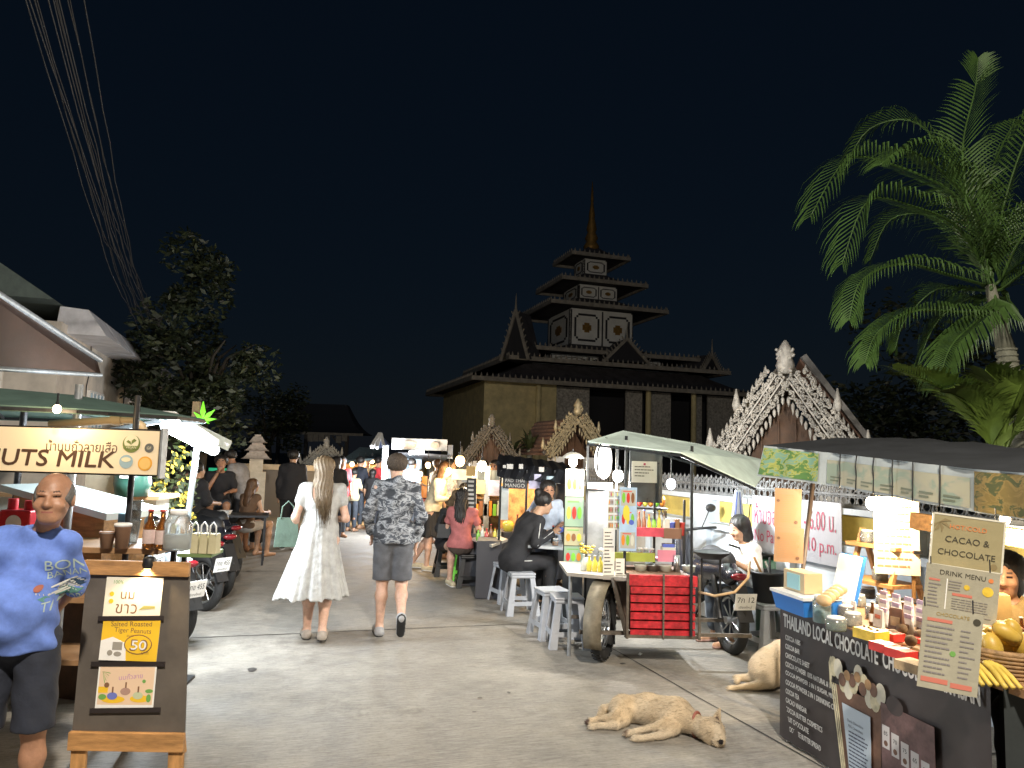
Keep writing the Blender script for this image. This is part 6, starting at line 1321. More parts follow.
# ------------------------------------------------------------ stool, wok pots, wall banner
def make_stool(label,m,hgt=.45,nm='plastic_stool'):
    T=thing(nm,label,'stool',(0,0,0),0); w0,w1=.19,.13; t=.035
    g=MB(m); g.box(0,0,hgt-.012,w1*2+.02,w1*2+.02,.024); g.box(0,0,hgt-.04,w1*2+.012,w1*2+.012,.035); g.build('seat',T,bevel=.012)
    z1=hgt-.055
    for sx in(-1,1):
        for sy in(-1,1):
            g=MB(m)
            for (ax,ay) in ((1,0),(0,1)): # L-shaped leg made of two blades
                b=[];tt=[]
                for (z,wd,bl_) in ((0,w0,.075),(z1,w1,.055)):
                    X=sx*wd;Y=sy*wd
                    if ax: q4=[(X,Y,z),(X-sx*bl_,Y,z),(X-sx*bl_,Y-sy*.012,z),(X,Y-sy*.012,z)]
                    else: q4=[(X,Y-sy*.0125,z),(X,Y-sy*bl_,z),(X-sx*.012,Y-sy*bl_,z),(X-sx*.012,Y-sy*.0125,z)]
                    if sx*sy*(1 if ax else -1)<0: q4=q4[::-1]
                    if z==0: b=q4
                    else: tt=q4
                g.hexa(b,tt)
            g.build('leg',T,bevel=.003)
    g=MB(m); z=.13; wz=w0+(w1-w0)*z/z1-.006
    for s in(-1,1): g=MB(m); g.box(s*wz,0,z,.010,wz*2-.05,.045); g.build('rail',T); g=MB(m); g.box(0,s*wz,z,wz*2-.05,.010,.045); g.build('rail',T)
    return T
wpl=mat('stool_white',(.40,.42,.46),.4,var=.06,vs=9); s0=make_stool('front white plastic stool of the near pair beside the cart wheel',wpl)
def place(o,px,py,rz,back=.0): q=G(px,py); setl(o,q.x,q.y+back,rz)
place(s0,566,645,.12)
for (px,py,rz,lb) in ((551,636,.35,'rear white plastic stool of the near pair, half hidden by the front one'),(520,613,.2,'white plastic stool standing alone behind the near pair'),(507,601,.45,'white plastic stool under the person in the striped tracksuit')):
    q=G(px,py); copyt(s0,(q.x,q.y,0),rz,lb)
q=G(768,652); copyt(s0,(q.x,q.y,0),.3,'white plastic stool carrying the black pots beside the second dog')
q=G(765,652)
bs=make_stool('black plastic stool under the seated woman with the handbag',blk,.42); place(bs,446,575,.2)
q=G(470,586); copyt(bs,(q.x,q.y,0),.1,'black plastic stool in front of the green one')
gs=make_stool('bright green plastic stool by the counter',mat('stool_green',(.15,.55,.05),.4),.45); place(gs,462,580,.1)
q=G(768,652); sz=.45
T=thing('cooking_pot','tall black pot with utensils on the white stool by the wall','pot',(q.x,q.y,sz),0)
g=MB(blk); g.lathe([(.10,0),(.12,.02),(.145,.25),(.17,.26),(.17,.28),(.14,.28),(.13,.24)],(0,0,0),20); g.build('pot_body',T)
for a,b_,m_ in (((-.03,0,.2),(-.12,.02,.40),wood),((.02,0,.2),(.03,.03,.40),blk),((.05,.02,.2),(.0,.06,.36),steel)): g=MB(m_); g.cyl(a,b_,.009,.012,8); g.build('utensil',T)
T=thing('frying_pan','black frying pan with a long handle resting behind the tall pot','pan',(q.x+.16,q.y+.35,.80),.2); g=MB(blk); g.lathe([(.12,0),(.16,.03),(.19,.06),(.18,.062),(.15,.03),(.11,.01)],(0,0,0),20); g.build('bowl',T); g=MB(blk); g.bar((-.17,0,.05),(-.45,.0,.13),.022); g.build('handle',T)
T=thing('cook_stand','small dark green gas burner stand behind the white stool','burner',(q.x+.16,q.y+.35,0),.2); g=MB(mat('burner_green',(.03,.10,.06),.5)); g.lathe([(.15,0),(.15,.78),(.11,.80)],(0,0,0),16); g.build('body',T)
# wall sign
wsm=mat('vinyl_white',(.28,.28,.31),.5,var=.04); wr=mat('vinyl_red',(.30,.03,.07),.6)
y_a=(P(752,520,7.2)); T=thing('wall_sign','white parking notice with red Thai and English lettering hung on the wall','sign',WP(-.035,0,1.0),RA)
def wy(px): # distance along the wall for a pixel column
    d=ray(px,520); o=CO-WM[WT.name].translation; ux,uy=-math.sin(RA),math.cos(RA); nx_,ny_=math.cos(RA),math.sin(RA); t=(-.035-(o.x*nx_+o.y*ny_))/(d.x*nx_+d.y*ny_); p=o+d*t; return p.x*ux+p.y*uy
ya,yb_=wy(753),wy(842); yc=(ya+yb_)/2; Wd=abs(ya-yb_)
g=MB(wsm); g.tr(M.Translation((0,yc,.13))@frame((0,0,0),(0,-1,0),(0,0,1))); g.rect(-Wd/2,-.27,Wd/2,.27,0,.006); g.build('sheet',T)
g=MB(wr); g.tr(M.Translation((-.0,yc,.13))@frame((0,0,0),(0,-1,0),(0,0,1))); g.text('ห้ามจอด',-Wd*.30,.10,.010,w=Wd*.34,h=.20); g.text('16.00 - 6.00 น.',Wd*.17,.10,.010,w=Wd*.56,h=.17)
g.text('No Parking',-Wd*.25,-.13,.010,w=Wd*.44,h=.15); g.text('4.10 p.m.',Wd*.26,-.13,.010,w=Wd*.38,h=.16); g.mt(ink)
g.build('lettering',T)
# white cloths and bag hanging
T=thing('hanging_apron','white apron with blue stripes hung against the wall above the seated girl','apron',P(738,490,7.55),.3); g=MB(mat('apron_white',(.6,.63,.68),.8,var=.1)); 
for i,x in enumerate((-.05,.0,.055)): g.hexa([(x-.028,-.01,-.36),(x+.022,-.01,-.36),(x+.022,.01,-.36),(x-.028,.01,-.36)],[(x*.4-.01,-.01,0),(x*.4+.01,-.01,0),(x*.4+.01,.01,0),(x*.4-.01,.01,0)])
g.build('fabric',T); g=MB(mat('stripe_blue',(.05,.08,.25),.8)); g.bar((-.02,-.016,-.02),(-.045,-.016,-.35),.008); g.bar((.01,-.016,-.02),(.03,-.016,-.35),.008); g.build('strap',T)
T=thing('shoulder_bag','pale shoulder bag hanging on a dark strap beside the white apron','bag',P(752,560,7.6),.3); g=MB(mat('bag_pale',(.45,.46,.40),.7,var=.2,vs=9)); g.lathe([(.03,-.02),(.10,.03),(.11,.14),(.07,.22)],(0,0,0),14,sy=.45); g.build('pouch',T); g=MB(blk); g.tube([(-.07,0,.2),(-.03,0,.45),(-.01,0,.62),(.02,0,.45),(.07,0,.2)],.007,5); g.build('strap',T)
# ------------------------------------------------------------ sidecar cart
o=G(662,655); CT=thing('vending_cart','motorcycle sidecar food cart with a red slatted crate and a pale tarpaulin roof','food cart',(o.x,6.35,0),.03)
Cx=o.x
def lx(px,Y=6.4): return P(px,560,Y).x-Cx
redsl=mat('red_slats',(.42,.015,.025),.5,var=.5,vs=22,bump=.4,bs=30)
zt=P(660,575,6.35).z; zbm=P(660,634,6.35).z; x0=lx(629,6.35); x1=lx(697,6.35)
g=MB(redsl); nS=7
g.box((x0+x1)/2,-.0,zt-.045,x1-x0,.05,.085)
for i in range(1,nS): z=zt-.045-i*(zt-zbm-.06)/(nS-1)*1.0-.01; g.box((x0+x1)/2,0,z,x1-x0-.03,.025,.055)
g.box((x0+x1)/2,.33,(zt+zbm)/2,x1-x0-.05,.62,zt-zbm-.03) if 0 else None
g.build('crate_slats',CT)
g=MB(dwood); g.box((x0+x1)/2,.36,(zt+zbm)/2,x1-x0-.03,.64,zt-zbm-.04); g.build('crate_box',CT)
g=MB(mat('frame_rust',(.13,.11,.09),.6,.4,var=.4,vs=20))
for x in (x0-.015,x1+.015,(x0+x1)/2): g.box(x,-.03,(zt+zbm)/2-.01,.02 if x!=(x0+x1)/2 else .014,.02,zt-zbm+.05)
g.box((x0+x1)/2,-.0,zbm-.02,x1-x0+.06,.04,.025); g.bar((x0-.4,.1,zbm-.02),(x1+.5,.1,zbm-.02),.03); g.bar((x0-.4,.7,zbm-.02),(x1+.5,.7,zbm-.02),.03); g.bar((x0-.02,0,zbm),(x0-.12,.1,zt-.05),.025); g.build('chassis',CT)
# top shelf board
zb_=P(600,573,6.6).z; a0=lx(566,6.8)
g=MB(mat('board_grey',(.33,.30,.26),.7,var=.3,vs=5)); g.hexa([(a0,.35,zb_),(x0+.03,-.02,zb_),(x1,.1,zb_),(x1,1.1,zb_)],[(a0,.35,zb_+.03),(x0+.03,-.02,zb_+.03),(x1,.1,zb_+.03),(x1,1.1,zb_+.03)]) if 0 else g.hexa([(a0,.25,zb_-.03),(x0+.1,.0,zb_-.03),(x0+.1,.85,zb_-.03),(a0,.95,zb_-.03)],[(a0,.25,zb_),(x0+.1,.0,zb_),(x0+.1,.85,zb_),(a0,.95,zb_)]); g.build('side_board',CT)
g=MB(galv); g.cyl((a0+.04,.32,0),(a0+.04,.32,zb_-.03),.016); g.build('board_leg',CT)
def wheel(T,x,y,r,rz,nm='wheel'):
    X=xf((x,y,r),rz); 
    g=MB(rub); g.tr(X); g.tube([(0,math.cos(a)*(r-.045),math.sin(a)*(r-.045)) for a in [i*2*PI/36 for i in range(36)]],.047,10,closed=True)
    for i in range(36): a=i*2*PI/36; g.box(0,math.cos(a)*(r-.004),math.sin(a)*(r-.004),.08,.022,.012,rx=a+PI/2)
    w_=g.build(nm,T); g=MB(steel); g.tr(X); g.tube([(0,math.cos(a)*(r-.10),math.sin(a)*(r-.10)) for a in [i*2*PI/30 for i in range(30)]],.014,6,closed=True); g.cyl((-.05,0,0),(.05,0,0),.035,n=10)
    for i in range(18): a=i*2*PI/18; g.cyl(((-.03 if i%2 else .03),0,0),(0,math.cos(a)*(r-.1),math.sin(a)*(r-.1)),.004,n=4)
    g.build('rim',w_); return w_
wx=lx(605,6.55); wheel(CT,wx,.22,.31,-.42)
g=MB(mat('mud_fender',(.20,.17,.12),.6,.3,var=.4,vs=9)); X=xf((wx,.22,.31),-.42); g.tr(X); vs=[];fs=[]
for i in range(15):
    a=R(-25)+i*R(200)/14*.88
    for x in(-.075,.075): vs.append((x,-math.cos(a)*.36,math.sin(a)*.36)); vs.append((x,-math.cos(a)*.345,math.sin(a)*.345))
for i in range(14): b=i*4; fs+= [(b,b+2,b+6,b+4),(b+1,b+5,b+7,b+3),(b,b+4,b+5,b+1),(b+2,b+3,b+7,b+6)]
fs+=[(0,1,3,2),(56,58,59,57)]; g.add(vs,fs,True); g.build('fender',CT)
# frame posts + roof
pm=mat('post_black',(.02,.022,.024),.5,.3)
for px,py,Y in ((627,436,6.6),(692,446,6.3)):
    q=P(px,py,Y); g=MB(pm); g.cyl((q.x-Cx,Y-6.35,zbm if px==692 else .7),(q.x-Cx,Y-6.35,q.z),.013,n=8); g.build('roof_post',CT)
tarp=mat('tarp_green',(.72,.88,.80),.6,var=.15,vs=4,bump=.2,bs=10,trans=0)
c=lambda px,py,Y:P(px,py,Y)-V((Cx,6.35,0))
g=MB(tarp); pts=[c(588,441,6.5),c(625,430,6.9),c(700,443,6.25),c(660,452,5.9)]; 
A1=c(588,441,6.5);A2=c(625,430.5,7.0);A3=c(703,444,7.2);A4=c(680,452,6.0); A5=c(778,462,7.9); A6=c(757,486,6.6)
g.hexa([p-V((0,0,.012)) for p in(A1,A4,A3,A2)],[A1,A4,A3,A2]); g.hexa([p-V((0,0,.013)) for p in(A4,A6,A5,A3)],[p+V((0,0,0)) for p in(A4,A6,A5,A3)]); g.build('tarpaulin_roof',CT)
g=MB(pm)
for a,b in((A1,A4),(A4,A6),(A2,A3),(A1,A2),(A3,A5)): g.bar(a-V((0,0,.03)),b-V((0,0,.03)),.018)
g.bar(c(606,436,6.7)-V((0,0,.02)),c(700,466,6.4)-V((0,0,.0)),.016); g.build('roof_frame',CT)
# back board with sign
g=MB(mat('vinyl_black',(.03,.035,.04),.3,var=.3,vs=9)); q0=c(631,447,6.75);q1=c(663,503,6.75); g.box((q0.x+q1.x)/2,q0.y,(q0.z+q1.z)/2,q1.x-q0.x,.03,q0.z-q1.z); g.build('headboard',CT)
g=MB(mat('card_cream',(.55,.52,.45),.6)); q0=c(633,461,6.72);q1=c(658,483,6.72); g.box((q0.x+q1.x)/2,q0.y,(q0.z+q1.z)/2,q1.x-q0.x,.01,q0.z-q1.z); g.mt(dk); g.tr(frame(((q0.x+q1.x)/2,q0.y-.007,(q0.z+q1.z)/2),(1,0,0),(0,0,1))); g.lines(-.09,-.05,.09,.06,4,0,33,.3,.5); g.mt(wr); g.rect(-.01,.06,.01,.08,0,.001); g.build('card',CT)
# shelves with bottles
sh_y=6.85
def shelf(nm,px0,px1,py0,py1,m_,d=.22,rails=True):
    q0=c(px0,py0,sh_y-.1);q1=c(px1,py1,sh_y-.1); g=MB(m_); z0,z1=q1.z,q0.z
    g.box((q0.x+q1.x)/2,q0.y,(z0+z1)/2,q1.x-q0.x,.015,z1-z0); g.box((q0.x+q1.x)/2,q0.y+d/2,z0+.01,q1.x-q0.x,d,.02); g.build(nm,CT); return z0+.02
zA=shelf('red_shelf',629,665,527,537,mat('shelf_red',(.50,.06,.09),.4,var=.3)); zA2=shelf('brown_shelf',665,683,528,539,mat('shelf_brown',(.20,.10,.06),.6)); zBs=shelf('green_shelf',616,656,552,562,mat('shelf_olive',(.30,.34,.05),.5)); zC=shelf('pink_shelf',659,677,550,562,mat('shelf_pink',(.62,.22,.30),.5))
for px in(617,656,686): g=MB(pm); q=c(px,520,sh_y); z1=c(px,500 if px!=617 else 545,sh_y).z; g.box(q.x,q.y,(z1+.5)/2,.02,.02,z1-.5); g.build('shelf_post',CT)
rr=random.Random(12)
cols=[('juice_green',(.20,.50,.06)),('juice_yellow',(.70,.60,.08)),('juice_orange',(.70,.25,.04)),('juice_red',(.55,.05,.04)),('juice_brown',(.22,.10,.05)),('juice_pale',(.60,.62,.55)),('juice_blue',(.10,.15,.55))]
cm=[mat(n_,c_,.25,coat=.4) for n_,c_ in cols]; adj=['green','yellow','orange','red','brown','pale','blue']
order=['leftmost','second from left','third from left','fourth from left','fifth from left','sixth from left','rightmost']
for i in range(7):
    k=(0,4,4,1,0,1,5)[i]; q=P(634+i*5,530,sh_y); g=MB(white); g.tr(M.Translation((q.x,sh_y,zA))); bottle(g,(0,0,0),.019,.17+.02*(i%3),cm[k],cm[(i*3)%7]); solo(g,'drink_bottle','%s bottle on the red shelf of the cart, %s'%(adj[k],order[i]),'bottle','bottles on the red shelf of the cart')
for i in range(6):
    k=(0,3,1,2,0,2)[i]; q=P(634+i*5.6,505,sh_y+.12); g=MB(cm[k]); g.tr(M.Translation((q.x,sh_y+.12,zA+.23))); g.sph((0,0,.05),(.032,.03,.05),10,8); solo(g,'fruit','%s fruit in the upper tray of the cart, %s'%(adj[k],order[i] if i<5 else 'rightmost'),'fruit','fruit in the upper tray of the cart')
g=MB(dmet); q=P(648,505,sh_y+.12); g.box(q.x,sh_y+.12,zA+.216,.34,.12,.015); g.box(q.x-.16,sh_y+.12,zA+.1,.01,.1,.2); g.box(q.x+.16,sh_y+.12,zA+.1,.01,.1,.2); solo(g,'wire_tray','upper dark wire tray holding the fruit on the cart','tray')
for i in range(4):
    k=(5,6,4,3)[i]; q=P(667+i*5,530,sh_y); g=MB(white); g.tr(M.Translation((q.x,sh_y,zA2))); (cup(g,cm[k],.025,.11) if i%2 else g.mt(cm[k]) and g.hexa([(-.02,-.02,0),(.02,-.02,0),(.02,.02,0),(-.02,.02,0)],[(-.02,-.02,.15),(.02,-.02,.15),(.02,.02,.15),(-.02,.02,.15)])); solo(g,'carton' if not i%2 else 'plastic_cup','%s %s on the brown shelf of the cart, %s'%(adj[k],'carton' if not i%2 else 'cup',('leftmost','second from left','second from right','rightmost')[i]),'container')
for i in range(6):
    k=(5,4,5,2,5,3)[i]; q=P(622+i*6,556,sh_y); g=MB(white); g.tr(M.Translation((q.x,sh_y,zBs))); (jarc(g,.026,.09,cm[k])); solo(g,'glass_jar','small jar with %s contents on the olive shelf of the cart, %s'%(adj[k],order[i] if i<5 else 'rightmost'),'jar')
q=P(668,540,sh_y); g=MB(cm[5]); g.tr(M.Translation((q.x,sh_y,zC))); g.box(0,0,.05,.12,.1,.10); g.mt(cm[6]); g.box(0,0,.115,.10,.08,.03); solo(g,'tissue_box','pale tissue box with a blue top on the pink shelf','box')
for i in range(5): # pots and utensils on the crate
    q=P(640+i*12,574,6.75); g=MB(steel if i%2 else cm[5]); g.tr(M.Translation((q.x,6.72,zt-.02))); (g.lathe([(.05,0),(.06,.05),(.065,.055),(.05,.05)],(0,0,0),12) if i!=3 else g.lathe([(.03,0),(.03,.14)],(0,0,0),12)); solo(g,'steel_bowl' if i!=3 else 'steel_cup','small %s on top of the red crate, %s'%('bowl' if i!=3 else 'tall cup',('leftmost','second from left','in the middle','second from right','rightmost')[i]),'bowl')
# juice bottles along board
for i in range(5):
    q=P(582+i*5.2,571,6.85); g=MB(white); g.tr(M.Translation((q.x,6.72-.02*i,zb_))); bottle(g,(0,0,0),.024,.14,cm[1] if i else cm[5],cm[5]); solo(g,'juice_bottle','squat yellow juice bottle on the cart side board, %s'%(order[i] if i<4 else 'rightmost') if i else 'squat pale bottle at the left end of the juice row','bottle','juice bottles on the cart side board')
T=thing('flower_pot','small bunch of yellow flowers standing on the cart side board','flowers',(P(587,571,6.9).x,6.9,zb_),0); g=MB(paper); g.lathe([(.03,0),(.035,.09)],(0,0,0),10); g.build('pot',T); g=MB(MC['petal_yellow']); 
for i in range(16): g.sph((rr.uniform(-.06,.06),rr.uniform(-.04,.04),.13+rr.uniform(0,.08)),(.02,.02,.012),6,4)
g.build('blossom',T)
g=MB(white); q=P(603,571,6.95); g.tr(M.Translation((q.x,6.95,zb_))); jarc(g,.05,.17,paper); solo(g,'storage_jar','big white-lidded jar behind the juice bottles on the cart','jar')
# posters on the cart
def board(nm,lb,px,py,Y,w_px,h_px,rot,base,fn,rz=0,cat='poster',stand=None,th=.004):
    q=P(px,py,Y); a=w_px*Y/F; b=h_px*Y/F; T=thing(nm,lb,cat,q,rz); Fm=frame((0,0,0),(math.cos(rot),0,math.sin(rot)),(0,0,1)) ; g=MB(base); g.tr(Fm); g.rect(-a/2,-b/2,a/2,b/2,-th,th); g.build('sheet',T); g=MB(ink); g.tr(Fm); fn(g,a,b)
    g.build('print',T)
    if stand: g=MB(pm); g.cyl((0,.02,b/2),(0,.02,stand-q.z),.009,n=6); g.build('stand',T)
    return T
pblue=mat('poster_blue',(.35,.50,.70),.45,var=.2,vs=6); 
def fp(cells,bgs,seed):
    def f(g,w_,h_):
        r_=random.Random(seed); nx,ny=cells
        for i in range(nx):
            for j in range(ny):
                g.mt(bgs[r_.randrange(len(bgs))]); x=-w_/2+(i+.5)*w_/nx; y=-h_/2+(j+.5)*h_/ny; g.rect(x-w_/nx*.42,y-h_/ny*.38,x+w_/nx*.42,y+h_/ny*.38,.0005,.001)
                for k in range(3): g.mt(cm[r_.randrange(6)]); xx=x+(k-1)*w_/nx*.26; g.disc(xx,y,w_/nx*.10,.0016,.0006,10,ry=h_/ny*.26)
                g.mt(redcap); g.rect(x-w_/nx*.3,y+h_/ny*.28,x+w_/nx*.2,y+h_/ny*.33,.0016,.0006)
    return f
pale1=mat('cell_white',(.40,.40,.37),.5); pale2=mat('cell_green',(.24,.33,.23),.5); pale3=mat('cell_yellow',(.38,.35,.21),.5)
board('menu_poster','white and blue drinks poster tilted on the front of the cart',628,519,6.42,17,62,.0,pblue,lambda g,w_,h_:(fp((1,3),[pale1,pblue],4)(g,w_,h_),g.mt(cm[1]),g.disc(-w_*.1,h_*.1,w_*.2,.003,.001,12,ry=h_*.12),g.mt(cm[6]),g.disc(w_*.2,-h_*.05,w_*.15,.003,.001)),rz=-.15)
board('menu_poster','narrow grid poster of small drink pictures left of the blue poster',614,510,6.55,13,38,.0,paper,fp((2,5),[pale1,pale3],9),rz=.25)
board('price_list','long narrow white price list hanging below the grid poster',609,554,6.5,12,50,.0,paper,lambda g,w_,h_:g.lines(-w_*.4,-h_*.45,w_*.4,h_*.45,13,.001,44,.3,.5),rz=.25,stand=zb_)
board('price_list','short white price card beside the long price list',620,570,6.52,9,22,.0,paper,lambda g,w_,h_:g.lines(-w_*.4,-h_*.4,w_*.4,h_*.4,5,.001,45,.3,.5),rz=.1,cat='card')
# tall menu column between stalls
pA=P(575,468,7.6); T=thing('menu_column','tall free-standing column of four food picture panels','menu board',(pA.x,7.6,0),.1); g=MB(pm); 
Z=[P(578,y,7.6).z for y in (469,497,527,546,566)]
g.box(0,.02,(Z[0])/2,.20,.02,Z[0]); g.build('backing',T)
g=MB(pm); g.box(0,.02,.015,.35,.3,.03); g.build('base',T)
for i in range(4):
    g=MB((pale1,pale2,pale3,pale2)[i]); zc=(Z[i]+Z[i+1])/2; hh=Z[i]-Z[i+1]-.008; g.tr(frame((0,0,zc),(1,0,0),(0,0,1))); g.rect(-.095,-hh/2,.095,hh/2,0,.006); 
    for k in range(3): g.mt(cm[(i+k*2)%5]); g.disc(-.055+k*.055,-.01,.022,.0065,.002,12,ry=hh*.22)
    g.mt(redcap if i==0 else gn); g.rect(-.07,hh*.32,.05,hh*.38,.0065,.001); g.build('panel',T)
# grey metal panel, oval sign, LED sign
q=P(601,525,7.1); T=thing('metal_panel','dull grey metal door panel between the menu column and the cart','panel',(q.x,7.1,0),.05); g=MB(mat('panel_grey',(.20,.21,.22),.35,.5,var=.4,vs=4)); z1=P(600,490,7.1).z; g.box(0,0,(z1+.3)/2,.26,.02,z1-.3); g.build('sheet',T)
g=MB(pm); 
for s_ in(-1,1): g.box(s_*.14,0,(P(600,446,7.1).z)/2,.02,.025,P(600,446,7.1).z)
g.box(0,0,z1,.27,.03,.02); g.build('frame',T)
T=thing('oval_sign','glowing white oval lightbox on a pole above the red LED sign','sign',P(603.5,460.5,6.95),R(62)); g=MB(emis('oval_white',(1,.93,.86),3.0)); 
g.lathe([(.16,-.025),(.165,0),(.16,.025)],(0,0,0),28,ax=(0,1,0)); g.build('panel',T); T.scale=(1,1,1); g=MB(dmet); g.tube([(.168*math.cos(a),0,.168*math.sin(a)) for a in [i*PI/16 for i in range(32)]],.01,6,closed=True); g.build('rim',T); lamp(T.location+V((-.15,-.25,0)),10,(1,.95,.88),.12,T)
T=thing('led_sign','small red scrolling LED sign on the metal frame','sign',P(600,486,6.98),-.12); g=MB(blk); g.box(0,.02,0,.235,.03,.07); g.build('housing',T); g=MB(emis('led_red',(1,.05,.03),1.6)); g.box(-.02,0,0,.19,.006,.055); g.build('panel',T); g=MB(emis('led_pale',(1,.6,.5),2.5)); g.tr(frame((-.02,-.004,0),(1,0,0),(0,0,1))); g.text('เปิด OPEN',0,0,.001,w=.16,h=.035,bold=.02); g.build('print',T)
bulb('hanging_bulb','bright white bulb under the shade left of the oval sign',573,462,7.6,.045,46,(1,.88,.68),26,cord=.05)
q=P(573,457,7.6); g=MB(mat('lampshade',(.6,.58,.5),.5)); g.lathe([(.12,-.01),(.07,.035),(.03,.05),(.02,.06),(.06,.03),(.11,-.014)],q,18); solo(g,'lamp_shade','shallow pale dish shade over the bulb left of the oval sign','lamp shade')
bulb('hanging_bulb','bright white bulb right of the oval sign behind the cart posters',618,476,6.9,.05,36,(1,.94,.86),26,cord=.2)
bulb('hanging_bulb','cool white bulb right of the cart headboard',671,484,7.3,.045,50,(.95,.98,1),24,cord=.2)
# ------------------------------------------------------------ motorcycle of the cart + girl
q=G(735,655); MBK=make_bike('old black motorcycle bolted to the food cart, seen from behind',bkm,bseat,'7ก 12')
MBK['group']='' ; del MBK['group']
setl(MBK,q.x-.12,q.y+.70,R(10))
q=P(722,560,6.5)
T=thing('bamboo_hoop','pale bamboo hoop curving round the black pan tray','hoop',(q.x,6.45,0),0); g=MB(mat('bamboo',(.45,.30,.16),.6,var=.3)); g.tube([P(699,592,6.3),P(715,596,6.15),P(735,592,6.05),P(748,578,6.1),P(750,562,6.3)],.011,8); g.build('hoop',T,world=True)
T=thing('black_tray','round black pan tray raised beside the cart','tray',P(711,556,6.5),.0); g=MB(blk); g.lathe([(.09,-.02),(.17,.035),(.175,.04),(.15,.03),(.08,-.01)],(0,0,0),22); g.build('pan',T); g=MB(dmet)
for s_ in(-1,1): g.cyl((s_*.08,0,-.02),(s_*.08,0,-T.location.z+.55),.01,n=6)
g.build('stand',T)
q=P(756,585,7.3)
person('girl with black hair in a white top sitting beside the cart, facing left',(q.x,7.35,.0),-1.25,sitp(seat=.40,lean=.25,wrl=(.10,-.38,.86),wrr=(-.10,-.38,.86)),ht=1.60,h=.012,skin='mid',fem=True,headk=1.08,nod=.35,
 top=[dict(k='tee',m=wt,sleeve=.8,loose=.02,cutz=-.09)],bottom=[dict(k='trousers',m=jean,len=1.8,loose=.02)],hair=dict(k='bob',m=hairb),shoes=dict(k='sandal',m=cloth('sandal_rose',(.4,.25,.22))))
# ------------------------------------------------------------ mid stalls on the right
q=P(512,560,8.45)
tp,J,_=person('person in a black tracksuit with white stripes eating at the condiment table',(q.x,8.5,.0),1.95,sitp(seat=.45,lean=.55,wrl=(.10,-.48,.86),wrr=(-.10,-.46,.88)),ht=1.68,h=.013,skin='mid',build=1.08,headk=1.04,nod=.25,
 top=[dict(k='hood',m=blackc,sleeve=1.9,loose=.02,n='jacket',cutz=-.1)],bottom=[dict(k='trousers',m=blackc,len=1.9,loose=.02)],hair=dict(k='bun',m=hairb),shoes=dict(k='sneaker',m=blk))
for dz in(-.018,.012):
    g=MB(wt); g.tube([J['shr']+V((-.058,0,.01+dz)),J['elr']+V((-.056,0,dz)),J['wrr']+V((-.045,.02,dz))],.006,5); g.build('sleeve_stripe',tp)
    g=MB(wt); g.tube([J['hir']+V((-.09,-.05,.03+dz)),J['knr']+V((-.062,.06,dz+.01))],.006,5); g.build('leg_stripe',tp)
q=P(547,500,9.2)
person('man in a pale blue shirt lifting a glass behind the condiment table',(q.x,9.05,.0),.15,pose(elr=(-.30,-.12,1.22),wrr=(-.10,-.22,1.42),ell=(.24,-.02,1.12),wrl=(.12,-.25,1.1)),ht=1.42,h=.013,skin='tan',headk=1.15,nod=.1,
 top=[dict(k='tee',m=lbl,sleeve=1.0,loose=.025,cutz=-.1)],bottom=[dict(k='trousers',m=navy,len=1.9)],hair=dict(k='short',m=hairb))
q=P(573,500,9.6)
T=thing('serving_table','small white dining table with condiments in front of the black stall','table',(P(553,560,8.7).x,8.75,0),-.3); g=MB(mat('table_pale',(.50,.53,.56),.4)); g.box(0,0,.72,.80,.85,.03); g.build('table_top',T,bevel=.005)
for x,y in((-.36,-.38),(.36,-.38),(-.36,.38),(.36,.38)): g=MB(dmet); g.box(x,y,.35,.03,.03,.70); g.build('leg',T)
rr=random.Random(6); wt_=WM[T.name]
nm_=['white condiment pot nearest the table edge','clear glass of tissue on the condiment table','dark sauce bottle on the condiment table','steel cup of cutlery on the condiment table','bowl of soup before the tracksuit person','small white saucer on the condiment table','pink cup at the right side of the condiment table','pale plastic box on the condiment table']
for i,(x,y) in enumerate(((.10,-.3),(.2,-.12),(.02,-.1),(.12,.08),(-.25,.0),(-.1,-.22),(.32,.0),(.25,.25))):
    p=wt_@V((x,y,.7355)); g=MB(white); g.tr(M.Translation(p))
    if i==0: jarc(g,.035,.08,cm[2])
    elif i==1: cup(g,clearp,.04,.12); g.mt(paper); g.hexa([(-.03,-.02,.04),(.03,-.02,.04),(.03,.02,.04),(-.03,.02,.04)],[(-.05,-.03,.17),(.05,-.03,.17),(.04,.03,.18),(-.04,.03,.16)])
    elif i==2: bottle(g,(0,0,0),.025,.2,blk,redcap)
    elif i==3: cup(g,steel,.04,.11)
    elif i==4: g.mt(white); g.lathe([(.04,0),(.09,.06),(.092,.062),(.085,.055)],(0,0,0),16)
    elif i==5: g.mt(white); g.lathe([(.03,0),(.06,.015),(.058,.018)],(0,0,0),14)
    elif i==6: cup(g,cm[3] if 0 else mat('pink_cup',(.55,.2,.35),.5),.035,.1)
    else: g.mt(pale1); g.box(0,0,.045,.14,.10,.09)
    solo(g,('condiment_pot','tissue_glass','sauce_bottle','cutlery_cup','soup_bowl','saucer','pink_cup','plastic_box')[i],nm_[i],('pot','glass','bottle','cup','bowl','saucer','cup','box')[i])
